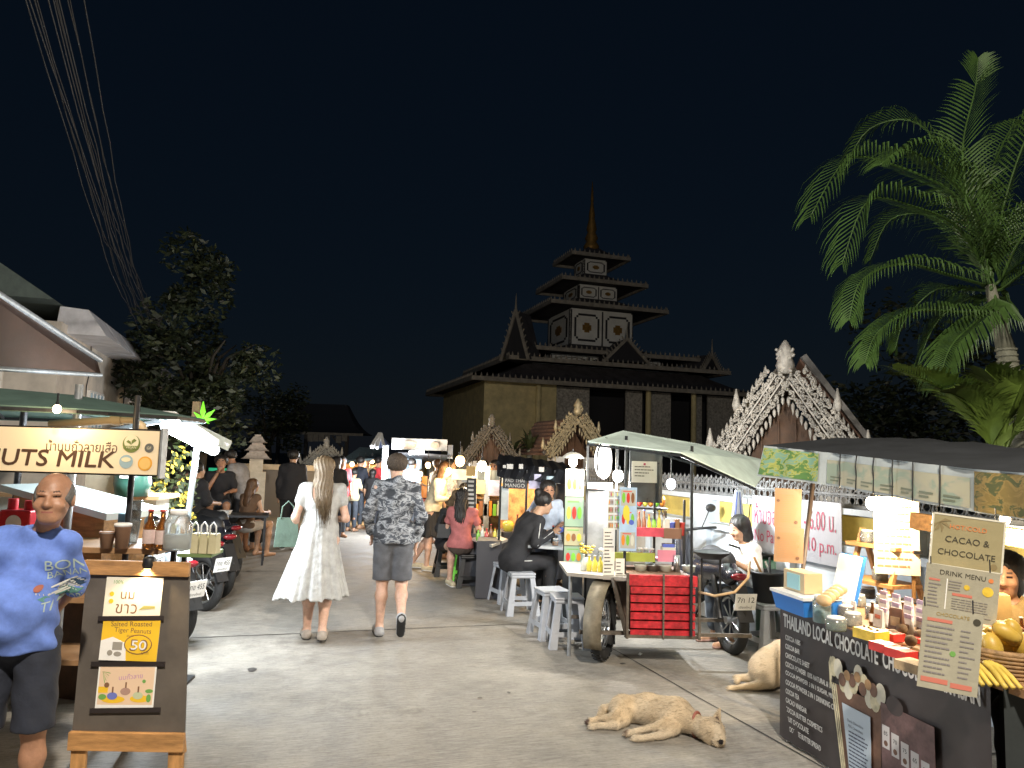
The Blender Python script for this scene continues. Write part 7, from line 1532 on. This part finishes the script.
# black awning stall
def pbox(nm,T,m_,pA,pB,Y,d,**k):
    a=P(*pA,Y);b=P(*pB,Y); g=MB(m_); g.box((a.x+b.x)/2,Y+d/2,(a.z+b.z)/2,abs(b.x-a.x),d,abs(a.z-b.z)); return g.build(nm,T,world=True,**k)
T=thing('food_stall','black canopy food stall with chalked menus behind the condiment table','stall',(P(535,500,9.6).x,9.8,0),.0)
vb=mat('vinyl_awning',(.015,.016,.02),.5,var=.3,vs=5,bump=.3,bs=9)
g=MB(vb); vs=[];fs=[]
for i in range(13): 
    px=497+i*6.2; top=P(px,461+i*.8+ (1.2 if i%2 else 0),9.35 if i%2 else 9.2); bot=P(px,476+i*.7+(1.5 if i%2 else 0),9.1 if i%2 else 9.2); vs+=[top,bot,top+V((0,1.5,.10))]
for i in range(12): a=i*3; fs+=[(a,a+1,a+4,a+3),(a+2,a,a+3,a+5)]
g.add(vs,fs); g.build('awning',T,world=True)
for px in (501,527,555,571): q=P(px,470,9.25); g=MB(pm); g.cyl((q.x,9.25,0),(q.x,9.25,q.z),.014,n=8); g.build('post',T,world=True)
wl=mat('chalk',(.45,.44,.42),.8); 
g=MB(vb); a=P(503,477,9.22);b=P(527,489,9.22); g.box((a.x+b.x)/2,9.2,(a.z+b.z)/2,b.x-a.x,.01,a.z-b.z); g.mt(wl); g.tr(frame(((a.x+b.x)/2,9.19,(a.z+b.z)/2),(1,0,0),(0,0,1))); g.text('PAD THAI',0,.03,.001,w=.24); g.text('MANGO',0,-.03,.001,w=.24); g.build('chalk_board',T,world=True)
for i,(pA,pB,m_) in enumerate((((503,465),(506,468),wl),((507,464),(513,469),wl),((519,464),(523,469),wl),((539,467),(544,472),wl))): pbox('awning_print',T,m_,pA,pB,9.14,.004)
pbox('menu_sheet',T,mat('sheet_lilac',(.42,.42,.60),.5,var=.3,vs=9),(529,474),(541,489),9.2,.006); pbox('menu_sheet',T,mat('sheet_cyan',(.30,.42,.50),.5,var=.3,vs=9),(543,476),(556,486),9.2,.006)
pbox('side_sheet',T,mat('side_pale',(.50,.54,.55),.5,var=.2,vs=6),(500,486),(508,520),9.25,.01)
pbox('back_wall',T,mat('lit_backdrop',(.42,.22,.08),.7,var=.6,vs=9),(500,483),(572,540),10.6,.03)
pbox('counter',T,mat('counter_dark',(.06,.06,.07),.6),(500,532),(572,580),9.8,.5)
rr=random.Random(31)
for i in range(7):
    a=P(508+i*9,533,9.9); g=MB(cm[(i*2+1)%7]); g.tr(M.Translation((a.x,9.95,P(500,532,9.8).z+.001))); (bottle(g,(0,0,0),.03,.22,cm[(i*2+2)%6],cm[3]) if i%2 else g.lathe([(.06,0),(.08,.1),(.05,.13)],(0,0,0),12)); solo(g,'sauce_bottle' if i%2 else 'food_pot','%s %s on the counter of the black stall, %s'%(adj[(i*2+2)%6] if i%2 else adj[(i*2+1)%7],'bottle' if i%2 else 'pot',order[i]),'bottle' if i%2 else 'pot')
bulb('hanging_bulb','warm bulb hidden under the black awning behind the drinking man',532,486,10.0,.03,16,(1,.62,.28),18,cord=.05)
for k,(px,py,Y) in enumerate(((566,505,10.2),)):
    q=P(px,py,Y); person('cook in dark clothes at the right side of the black stall',(q.x,Y,0),.6,pose(),ht=1.6,h=.022,top=[dict(k='tee',m=redc if 0 else blackc,sleeve=.8)],bottom=[dict(k='trousers',m=blackc,len=1.9)],hair=dict(k='short',m=hairb))
# counter bar with women
T=thing('bar_counter','long pale counter where the women sit','counter',(P(480,540,10).x+.1,9.9,0),RA*.6); g=MB(mat('table_cream',(.62,.58,.50),.4)); 
a=P(462,532,10.3); g.hexa([P(459,534,10.6)-V((0,0,.03)),P(492,545,9.0)-V((0,0,.03)),P(508,539,9.2)-V((0,0,.03)),P(474,528,11)-V((0,0,.03))],[P(459,534,10.6),P(492,545,9.0),P(508,539,9.2),P(474,528,11)]); g.build('counter_top',T,world=True)
g=MB(mat('counter_dark',(.06,.06,.07),.6)); a=P(488,546,9.3); g.box(a.x+.02,9.4,.35,.30,.6,.68); a=P(470,536,10.6); g.box(a.x+.05,10.4,.35,.3,.9,.68); g.build('base',T,world=True)
for i in range(6):
    a=P(478+i*4.2,537-i*.2+1.5,9.6); g=MB(white); g.tr(M.Translation((a.x,9.62+.0*i,a.z-.03))); bottle(g,(0,0,0),.026,.15+.05*(i%2),cm[(0,5,3,4,1,5)[i]],cm[3]); solo(g,'sauce_bottle','%s sauce bottle on the pale counter, %s'%(adj[(0,5,3,4,1,5)[i]],order[i] if i<5 else 'rightmost'),'bottle')
# cabinets / lit stall behind the counter
T=thing('food_stall','lit wooden stall with shelves between the bulbs and the black stall','stall',(P(485,500,11.5).x,11.5,0),0)
pbox('back_wall',T,mat('back_tan',(.42,.30,.16),.7,var=.5,vs=7),(471,474),(503,560),11.6,.04); pbox('shelf',T,wood,(473,497),(502,499.5),11.2,.3); pbox('shelf',T,wood,(473,516),(502,518.5),11.2,.3); pbox('roof_panel',T,mat('roof_bluegrey',(.20,.24,.27),.6,var=.3),(452,469),(503,481),11.3,.05)
for px in(473,486,501): pbox('post',T,galv,(px-1,466),(px+1,575),11.1,.05)
pbox('menu_sheet',T,MC['sheet_lilac'],(489,480),(500,496),11.05,.01); pbox('menu_sheet',T,pale3,(475,480),(485,494),11.05,.01)
for i in range(6): pbox('product',T,cm[(2,4,1,2,0,5)[i]],(475+i*4.5,504-(i%2)*3),(478+i*4.5,515.8),11.1,.08)
T=thing('tall_menu','tall narrow black menu with chalk writing beside the seated women','menu board',(P(471,500,9.9).x,10.0,0),.1)
pbox('board',T,ink,(467,478),(475,528),9.95,.02); a=P(467,478,9.94);b=P(475,528,9.94); g=MB(wl); g.tr(frame(((a.x+b.x)/2,9.94,(a.z+b.z)/2),(1,0,0),(0,0,1))); g.lines(-.045,-(a.z-b.z)/2*.95,.045,(a.z-b.z)/2*.95,11,.001,50,.5,.7); g.build('chalk_lines',T,world=True); pbox('header',T,mat('header_gold',(.4,.25,.08),.6),(466.5,466),(475.5,476),9.94,.02); pbox('post',T,pm,(470,528),(472,573),9.96,.03)
q=P(431,530,11.3)
person('woman in a cream top and black skirt leaning in at a stall on the right',(q.x,11.3,0),1.35,pose(chest=(0,-.08,1.23),neck=(0,-.15,1.41),head=(0,-.20,1.56),shl=(.16,-.11,1.37),shr=(-.16,-.11,1.37),ell=(.2,-.14,1.12),elr=(-.2,-.14,1.12),wrl=(.12,-.34,1.12),wrr=(-.12,-.34,1.12),knl=(.09,.07,.50),anl=(.10,.32,.09)),ht=1.62,h=.013,skin='fair',fem=True,headk=1.05,nod=.3,
 top=[dict(k='tee',m=creamc,sleeve=1.6,loose=.035,cutz=-.02)],bottom=[dict(k='skirt',m=blackc,wz=.06,hemz=.52,rw=.14,rh=.22)],hair=dict(k='bob',m=hairr),shoes=dict(k='sneaker',m=creamc))
q=P(447,540,10.4)
person('woman in black with blonde hair bent over her handbag on the black stool',(q.x,10.45,0),.5,sitp(seat=.42,lean=.5,wrl=(.06,-.32,.72),wrr=(-.08,-.34,.72)),ht=1.64,h=.013,skin='fair',fem=True,headk=1.05,nod=.6,
 top=[dict(k='tee',m=blackc,sleeve=1.2,loose=.015,cutz=-.09)],bottom=[dict(k='shorts',m=blackc,len=.55)],hair=dict(k='long',m=hairg,len=.3),shoes=dict(k='sneaker',m=creamc))
q=P(462,540,10.3)
person('woman with long dark wavy hair in a pink top sitting with her back to us',(q.x,9.95,0),2.9,sitp(seat=.45,lean=.1),ht=1.64,h=.013,skin='fair',fem=True,headk=1.05,
 top=[dict(k='tee',m=pinkc,sleeve=.6,loose=.015,cutz=-.03)],bottom=[dict(k='trousers',m=mat('trouser_tan',(.07,.05,.04),.9),len=1.9,loose=.03)],hair=dict(k='long',m=hairb,len=.38,am=.008))
for i,(px,py,Y,rz,m_,lb,hr) in enumerate(((456,500,11.6,1.5,blackc,'dark-haired customer seated behind the woman in pink',hairb),(463,505,11.4,2.0,greyt,'customer with a bun seated at the far end of the pale counter',hairb),(449,480,12.6,1.2,cloth('floral',(.4,.42,.5),var=.6,vs=20),'customer in a patterned shirt standing behind the cream top',hairb))):
    q=P(px,py,Y); person(lb,(q.x,Y,0),rz,sitp(lean=.2) if i<2 else pose(),ht=1.65,h=.02,skin='mid',fem=True,top=[dict(k='tee',m=m_,sleeve=.8)],bottom=[dict(k='trousers',m=blackc,len=1.9)],hair=dict(k='bun' if i==1 else 'bob',m=hr))
g=MB(blk); q=P(446,530,10.1); g.tr(M.Translation((q.x,10.1,q.z))); g.hexa([(-.12,-.05,-.1),(.12,-.05,-.1),(.12,.05,-.1),(-.12,.05,-.1)],[(-.1,-.03,.08),(.1,-.03,.08),(.1,.03,.08),(-.1,.03,.08)]); g.tube([(-.08,0,.07),(-.05,0,.2),(.05,0,.2),(.08,0,.07)],.008,5); solo(g,'handbag','black handbag in the lap of the bent blonde woman','bag')
for i,(px,py,Y,w_) in enumerate(((428,465,12.5,9),(440,467,13,7),(449,471,11.0,8),(460,461,10.8,13),(482,466,10.2,20))):
    bulb('hanging_bulb',('warm bulb just right of the camouflage hoodie','small warm bulb second from left in the bulb cluster','middle warm bulb, lowest of the cluster','large golden bulb, brightest of the cluster','whiter bulb at the right end of the cluster')[i],px,py,Y,(.045,.03,.045,.07,.065)[i],w_,((1,.62,.25),(1,.62,.25),(1,.68,.3),(1,.60,.22),(1,.82,.55))[i],14,cord=.15)
for i,(px,py,Y,rz,m_,lb,hk) in enumerate(((471,510,12.4,1.2,creamc,'seated customer in a pale cream shirt behind the tall narrow menu','short'),(481,505,12.8,.3,cloth('maroon',(.2,.03,.04)),'stall cook in a maroon shirt behind the shelves of sauces','bob'),(444,505,13.4,2.4,cloth('olive',(.12,.12,.05)),'seated customer in olive beyond the woman in the cream top','short'),(494,505,12.2,-.4,wt,'cook in a white tee at the right end of the lit wooden stall','short'))):
    q=P(px,py,Y); person(lb,(q.x,Y,0),rz,sitp(lean=.15) if i in(0,2) else pose(),ht=1.65,h=.024,skin='tan',top=[dict(k='tee',m=m_,sleeve=.7,h=.02)],bottom=[dict(k='trousers',m=jean,len=1.85,h=.02)],hair=dict(k=hk,m=hairb))
bulb('hanging_bulb','small golden bulb over the lit wooden stall, beside the tall narrow menu',470,474,12.2,.04,10,(1,.64,.28),14,cord=.1)
bulb('hanging_bulb','tiny warm bulb farthest back between the camouflage hoodie and the cream top',420,474,15.0,.05,16,(1,.66,.3),14,cord=.1)
# ------------------------------------------------------------ stalls far down the street
T=thing('food_stall','far stall with a long pale banner and a blazing white upright tube','stall',(P(420,470,16).x,16.2,0),.05)
pbox('banner',T,mat('banner_pale',(.40,.39,.36),.6,var=.3,vs=4),(392,438),(447,451),15.8,.05); g=MB(mat('banner_print',(.32,.24,.18),.7,var=.4,vs=6)); a=P(409,445,15.77); g.tr(frame(a,(1,0,0),(0,0,1))); g.disc(0,0,.16,0,.003,18,ry=.09); g.disc(.55,.01,.1,0,.003,18,ry=.07); g.build('emblem',T,world=True)
g=MB(vb); g.hexa([P(398,453,15.6),P(450,457,15.6),P(452,462,17.6),P(398,459,17.6)],[P(398,452,15.6),P(450,455,15.6),P(452,460,17.6),P(398,457,17.6)]); g.build('canopy',T,world=True)
for px in(384,449): pbox('post',T,galv,(px-1,445),(px+1,525),15.9,.06)
pbox('back_panel',T,mat('panel_bluewhite',(.40,.50,.58),.6,var=.4,vs=6),(386,458),(420,500),17.2,.05); pbox('counter',T,mat('counter_red',(.35,.08,.06),.6,var=.4,vs=8),(386,498),(445,525),16.6,.5)
for i in range(9): pbox('product',T,cm[(2,5,1,4,3,2,5,1,0)[i]],(392+i*6,484-(i%3)*4),(396.5+i*6,497.9),16.7,.1)
q=P(388,468,15.9); T=thing('tube_light','blazing vertical white tube at the left edge of the far banner stall','lamp',q,0); g=MB(emis('tube_cool',(.85,.93,1),9)); g.cyl(P(385,450,15.75),P(384,486,15.75),.05,n=8); g.build('tube',T,world=True); lamp(q-V((0,.4,0)),120,(.85,.92,1),.2,T)
T=thing('tube_light','short horizontal white tube under the pale far banner','lamp',P(416,452,15.5),0); g=MB(MC['tube_white']); g.cyl(P(409,453,15.5),P(424,451.5,15.5),.04,n=8); g.build('tube',T,world=True); lamp(P(416,458,15.4),40,(1,.95,.85),.15,T)
g=MB(mat('tent_blue',(.16,.20,.38),.5,var=.3,vs=6)); ap=P(380,434,16.8); b=[P(370,448,16.2),P(391,448,16.2),P(392,446,17.6),P(371,446,17.6)]; g.add(b+[ap],[(0,1,4),(1,2,4),(2,3,4),(3,0,4),(3,2,1,0)]); g.mt(white); g.bar(P(372,447,16.15),P(380,434,16.75),.08); g.bar(P(377,448,16.15),P(381,434,16.75),.06); g.bar(P(384,448,16.15),P(381,434,16.75),.06); solo(g,'tent_peak','small striped blue and white tent peak left of the pale banner','tent')
T=thing('food_stall','far stall with a wide sloping blue-green canopy and a row of lit bulbs','stall',(P(360,470,18).x,18.3,0),.05)
g=MB(mat('canopy_teal',(.10,.15,.17),.7,var=.3)); g.hexa([P(340,463,17.5),P(388,459,17.5),P(388,451,19.5),P(362,449,19.5)],[P(340,461,17.5),P(388,457,17.5),P(388,449,19.5),P(360,447,19.5)]); g.build('canopy',T,world=True)
for px in(342,388): pbox('post',T,galv,(px-.6,460),(px+.6,512),17.6,.06)
pbox('back_panel',T,mat('back_orange',(.40,.22,.10),.7,var=.6,vs=6),(346,464),(387,500),19.4,.05); pbox('counter',T,mat('counter_mid',(.25,.14,.08),.7,var=.5,vs=8),(350,488),(386,508),18.6,.4)
for i,(px,py,w_) in enumerate(((352,464,14),(359,461.5,14),(365,463,20),(372,460,20),(379,474,14),(366,474,10),(386,470,10))):
    bulb('hanging_bulb',('warm bulb at the left end of the far bulb row','second warm bulb of the far bulb row','large warm bulb above the boy in the pale vest','bright bulb right of the large far bulb','low warm bulb over the far red counter','dim low bulb beneath the far canopy','warm bulb nearest the upright white tube')[i],px,py,17.8+.1*i,(.05,.05,.075,.07,.06,.04,.04)[i],w_,(1,.70,.38),13,cord=.1)
T=thing('food_stall','farthest stall glimpsed left of the bulbs behind the woman in white','stall',(P(338,470,21).x,21.3,0),.05)
g=MB(mat('canopy_brown',(.12,.09,.07),.8)); g.hexa([P(325,466,20.5),P(352,463,20.5),P(352,459,22.5),P(330,459,22.5)],[P(325,464,20.5),P(352,461,20.5),P(352,457,22.5),P(330,457,22.5)]); g.build('canopy',T,world=True); pbox('back_panel',T,MC['back_orange'],(326,467),(350,495),22.2,.05)
for px in(326,351): pbox('post',T,galv,(px-.5,462),(px+.5,503),20.6,.06)
pk_=[(341,480,15.2,.6,redc,'woman in a dark red top at the far stalls, beside the woman in white','long',hairb),(353,490,16.4,2.8,cloth('vest',(.5,.45,.3)),'boy in a pale vest standing at the far counter','short',hairb),(377,485,17.4,1.9,redc,'person in a red shirt at the far counter','short',hairb),(366,485,17.9,.4,creamc,'far vendor in a pale top behind the bulbs','short',hairb),(359,488,17.0,2.5,navy,'person in navy standing by the far counter','short',hairb),(372,490,16.8,2.9,blackc,'person in black by the far counter, right of the vest boy','bob',hairb),(411,485,16.2,2.4,lbl,'far customer in a pale blue shirt before the banner stall','short',hairb),(437,485,14.6,2.2,cloth('tan_shirt',(.35,.25,.15)),'far customer in a tan shirt beyond the woman in cream','short',hairr)]
for px,py,Y,rz,m_,lb,hk,hm in pk_:
    q=P(px,py,Y); person(lb,(q.x,Y,0),rz,pose(elr=(-.2,-.1,1.15),wrr=(-.12,-.3,1.1)),ht=1.62 if 'boy' not in lb else 1.35,h=.024,skin='mid',top=[dict(k='tee',m=m_,sleeve=.7,loose=.02,h=.02)],bottom=[dict(k='trousers',m=jean,len=1.85,h=.02)],hair=dict(k=hk,m=hm))
# ------------------------------------------------------------ dogs
furm=vcol('dog_fur',.9,.6,160)
def dogcol(vs,c0=(.58,.46,.31),c1=(.66,.52,.32),belly=None):
    n=len(vs); c=np.tile(np.array(c0),(n,1)); w_=.5+.5*np.sin(vs[:,0]*23+np.sin(vs[:,1]*31)*1.3)*np.sin(vs[:,2]*19+vs[:,1]*17); c=c*(.85+.3*w_[:,None]*.7)
    return c
def furcoat(o,col,T,n,ln,seed):
    me=o.data; k=len(me.polygons); C=np.zeros(k*3); me.polygons.foreach_get('center',C); C=C.reshape(-1,3); Nn=np.zeros(k*3); me.polygons.foreach_get('normal',Nn); Nn=Nn.reshape(-1,3)
    r=np.random.RandomState(seed); i=r.randint(0,k,n); p=C[i]+r.normal(0,.003,(n,3)); nn=Nn[i]; ok=C[i][:,2]>.012; p=p[ok]; nn=nn[ok]; n=len(p)
    p=p-nn*.003; flow=np.array([-1,.15,-.35]); t=flow-nn*(nn@flow)[:,None]; t/=np.maximum(np.linalg.norm(t,axis=1),.2)[:,None]; d=nn*.28+t*.8+r.normal(0,.16,(n,3)); d/=np.linalg.norm(d,axis=1)[:,None]
    L=ln*r.uniform(.5,1.15,n)[:,None]; sd=np.cross(d,nn); sd/=np.maximum(np.linalg.norm(sd,axis=1),1e-3)[:,None]; w_=.0019; vs=np.stack([p-sd*w_,p+sd*w_,p+d*L],1).reshape(-1,3)
    m2=bpy.data.meshes.new('fur'); m2.from_pydata(vs.tolist(),[],[(3*q,3*q+1,3*q+2) for q in range(n)]); m2.materials.append(furm)
    a=m2.color_attributes.new('Col','FLOAT_COLOR','POINT'); c=np.ones((n*3,4)); c[:,:3]=np.repeat(col(p)*(r.uniform(.6,1.25,(n,1))*(.94+.12*(np.sin(p[:,0]*47+p[:,1]*33+np.sin(p[:,2]*60))[:,None]>.1))),3,0); a.data.foreach_set('color',c.ravel())
    q=bpy.data.objects.new('fur',m2); COL.objects.link(q); q.parent=T; q['kind']='stuff'
def dog_asleep():
    # local: x to the photo's right (nose), y away, z up ; lying on its side, belly towards the camera (-y)
    o=G(655,732); T=thing('dog','tan dog asleep on its side on the concrete, wearing a red collar','dog',(o.x,o.y,0),-.16); d=SD(); k=.05
    d.cap((-.22,.16,.085),(-.05,.17,.095),.085,.095,k=k); d.cap((-.05,.17,.095),(.16,.06,.105),.098,.110,k=k); d.cap((.16,.06,.105),(.26,-.0,.09),.095,.07,k=k)
    d.cap((.25,.0,.085),(.33,-.07,.075),.066,.062,k=.03)      # neck
    # hind leg (upper): thigh, shank, foot
    d.ell((-.24,.13,.10),(.10,.11,.08),k=.04); d.cap((-.24,.09,.11),(-.30,-.01,.08),.055,.034,k=.03); d.cap((-.30,-.01,.075),(-.42,.005,.05),.030,.02,k=.015); d.cap((-.42,.005,.048),(-.485,-.03,.04),.019,.02,k=.01); 
    d.cap((-.22,.05,.05),(-.28,-.04,.035),.045,.03,k=.02); d.cap((-.28,-.04,.032),(-.41,-.055,.026),.027,.02,k=.01); d.cap((-.41,-.055,.025),(-.465,-.085,.024),.02,.022,k=.01)
    # forelegs
    d.cap((.12,-.0,.09),(.02,-.10,.07),.055,.032,k=.03); d.cap((.02,-.10,.068),(-.14,-.165,.045),.029,.019,k=.012); d.cap((-.14,-.165,.043),(-.205,-.175,.03),.020,.023,k=.01)
    d.cap((.14,-.06,.05),(.05,-.15,.035),.042,.030,k=.02); d.cap((.05,-.15,.033),(-.09,-.225,.026),.028,.019,k=.012); d.cap((-.09,-.225,.024),(-.15,-.235,.023),.02,.023,k=.01)
    for (x,y,z) in ((-.212,-.165,.03),(-.218,-.178,.028),(-.212,-.192,.026),(-.16,-.225,.02),(-.165,-.24,.02),(-.158,-.252,.02),(-.49,-.02,.038),(-.498,-.035,.036),(-.49,-.05,.034),(-.47,-.08,.022),(-.478,-.092,.021)): d.ell((x,y,z),(.014,.010,.011),k=.006)
    # tail
    d.cap((-.30,.20,.07),(-.38,.24,.05),.04,.03,k=.03); d.cap((-.38,.24,.05),(-.40,.15,.04),.03,.028,k=.02)
    # head: skull, muzzle to the lower right, ears
    hx,hy,hz=.385,-.105,.075
    d.ell((hx,hy,hz),(.098,.088,.078),k=.03); d.cap((hx+.035,hy-.045,hz-.005),(hx+.055,hy-.095,.048),.060,.042,k=.03); d.cap((hx+.02,hy-.06,.035),(hx+.035,hy-.105,.03),.032,.024,k=.015); d.ell((hx+.058,hy-.128,.046),(.019,.015,.014),k=.008)
    d.cap((hx+.045,hy+.045,hz+.035),(hx+.075,hy+.060,hz+.125),.038,.006,k=.012); d.sub((hx+.052,hy+.025,hz+.082),(.018,.018,.03),k=.008); d.cap((hx-.02,hy-.05,.04),(hx-.01,hy-.06,.01),.03,.015,k=.02)
    d.disp(lambda Q:.0016*np.sin(Q[...,0]*60+np.sin(Q[...,2]*40))*np.sin(Q[...,1]*50+Q[...,2]*30))
    def col(v):
        c=dogcol(v); x,y,z=v[:,0],v[:,1],v[:,2]; nz=.5+.5*np.sin(x*60+np.sin(y*70)*2)
        pale=np.array([.66,.60,.50])
        def mixin(w_,cc): 
            nonlocal c; w_=np.clip(w_,0,1)[:,None]; c=c*(1-w_)+np.array(cc)*w_
        mixin((1-((x+.10)/.10)**2-((y-.09)/.09)**2-((z-.10)/.10)**2)*1.1,(.60,.50,.36))       # pale flank patch
        mixin(((.07-z)/.05)*(y<.1)*(x<.3)*.55,pale)
        mixin((-y+.0-.10)/.06*(x<.3)*.5,(.66,.55,.40)); mixin((y-.12)/.1*(z>.1)*.4,(.45,.31,.17))
        mixin((1-((x-(hx+.055))/.05)**2-((y-(hy-.085))/.055)**2)*1.5,(.60,.50,.36))   # muzzle lighter
        mixin((1-((x-(hx+.058))/.019)**2-((y-(hy-.135))/.013)**2-((z-.05)/.018)**2)*6,(.015,.012,.012)) # nose
        mixin((1-((x-(hx+.052))/.016)**2-((y-(hy+.025))/.02)**2-((z-(hz+.08))/.04)**2)*4,(.10,.06,.05))
        mixin((1-((x-(hx+.02))/.034)**2-((y-(hy-.100))/.010)**2)*4*(z<.045),(.03,.02,.02)) # lip
        mixin((1-((x-(hx+.045+.0))/.016)**2-((y-(hy-.045))/.006)**2)*6*(z>hz+.015),(.03,.02,.02)) # closed eye
        mixin((1-((x+.495)/.02)**2-((y+.035)/.04)**2)*2,(.08,.05,.04)); mixin((1-((x+.21)/.02)**2-((y+.18)/.03)**2)*1.3,(.20,.14,.10))
        return c
    bo=d.mesh('body',furm,T,.0075,colf=col,smoothit=6); furcoat(bo,col,T,24000,.024,4)
    g=MB(mat('collar_brown',(.28,.09,.06),.6)); g.tube([V((.295,-.035,.08))+V((.045*math.cos(a)*.75,-.0+.06*math.cos(a)*-.0-.045*math.cos(a)*-.9,.078*math.sin(a))) for a in [i*PI/12 for i in range(24)]],.011,6,closed=True); g.build('collar',T); return T
DA=dog_asleep(); DA.scale=(.86,.86,.95)
def dog_back():
    o=G(768,690); T=thing('dog','tan dog lying half hidden behind the black menu banner','dog',(o.x+.0,o.y+.02,0),.0); d=SD()
    d.ell((.16,.10,.17),(.26,.17,.17),k=.05); d.ell((.02,.05,.13),(.13,.13,.13),k=.05); d.cap((.10,.12,.24),(.18,.20,.30),.10,.08,k=.06)
    d.cap((-.0,-.03,.05),(-.19,-.06,.035),.055,.028,k=.03); d.cap((-.19,-.06,.033),(-.30,-.075,.026),.026,.023,k=.01); d.cap((-.05,.10,.06),(-.19,.13,.05),.045,.028,k=.03); d.cap((-.19,.13,.05),(-.20,.09,.028),.026,.024,k=.01)
    for y in(-.062,-.076,-.09): d.ell((-.315,y,.022),(.015,.009,.010),k=.006)
    d.cap((.30,.10,.18),(.46,.08,.20),.13,.10,k=.06); d.ell((.54,.06,.22),(.10,.085,.08),k=.03); d.cap((.58,.02,.20),(.64,-.05,.17),.04,.03,k=.02); d.cap((.52,.11,.28),(.52,.12,.34),.03,.008,k=.01); d.cap((.58,.09,.28),(.59,.10,.34),.03,.008,k=.01)
    d.cap((.40,.0,.12),(.42,-.12,.03),.05,.03,k=.03); d.cap((.48,.08,.12),(.50,-.08,.03),.05,.03,k=.03)
    d.disp(lambda Q:.0016*np.sin(Q[...,0]*60+np.sin(Q[...,2]*40))*np.sin(Q[...,1]*50+Q[...,2]*30))
    def col(v):
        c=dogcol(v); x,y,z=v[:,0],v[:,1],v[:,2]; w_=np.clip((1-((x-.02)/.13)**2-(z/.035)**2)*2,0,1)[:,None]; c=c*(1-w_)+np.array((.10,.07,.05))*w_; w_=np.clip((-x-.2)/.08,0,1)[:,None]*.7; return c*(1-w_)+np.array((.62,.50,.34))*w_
    bo=d.mesh('body',furm,T,.009,colf=col,smoothit=8); furcoat(bo,col,T,9000,.026,5); return T
DB=dog_back(); DB.scale=(1.0,1.0,.86)
# kerb stain / litter
for i,(px,py) in enumerate(((790,742),(640,655))):
    g=MB(paper); q=G(px,py); g.tr(xf((q.x,q.y,.005),i)); g.hexa([(-.03,-.015,0),(.03,-.012,0),(.025,.015,0),(-.02,.012,0)],[(-.02,-.01,.012),(.025,-.01,.006),(.02,.01,.014),(-.02,.008,.008)]); solo(g,'paper_scrap','crumpled scrap of pale paper on the concrete '+('near the black banner' if i==0 else 'under the food cart'),'litter')
# ------------------------------------------------------------ street lamp the photographer stands near
def street_lamp(lb,x,y,hh,w_,c,aim):
    T=thing('street_lamp',lb,'street lamp',(x,y,0),0); g=MB(galv); g.cyl((0,0,0),(0,0,hh),.08,.05,n=12); g.build('pole',T); g=MB(galv); g.tube([(0,0,hh-.1),(.2,.2,hh+.15),(.7,.6,hh+.2)],.035,8); g.build('arm',T)
    g=MB(white); g.box(.9,.75,hh+.22,.5,.22,.07,rz=.7); hd=g.build('head',T); g=MB(emis('lamp_led',(1,.93,.82),20)); g.box(.9,.75,hh+.175,.42,.16,.015,rz=.7); g.build('lens',hd)
    lamp((x+.9,y+.75,hh+.1),w_,c,.18,T,kind='SPOT',spot=R(150),aim=aim)
street_lamp('tall street lamp standing behind the photographer',.2,-3.0,7.2,2300,(1,.90,.77),(0,13,0))

if HAZE:
    hm=bpy.data.materials.new('night_haze'); hm.use_nodes=True; nt=hm.node_tree; [nt.nodes.remove(n) for n in list(nt.nodes) if n.type!='OUTPUT_MATERIAL']
    pv=nt.nodes.new('ShaderNodeVolumePrincipled'); pv.inputs['Color'].default_value=(.75,.86,1,1); pv.inputs['Density'].default_value=HAZE; pv.inputs['Anisotropy'].default_value=.75
    nt.links.new(pv.outputs[0],nt.nodes[0].inputs['Volume'] if nt.nodes[0].type=='OUTPUT_MATERIAL' else [n for n in nt.nodes if n.type=='OUTPUT_MATERIAL'][0].inputs['Volume'])
    g=MB(hm); g.box(0,25,11.5,90,80,25); o=g.build('haze'); o['kind']='stuff'
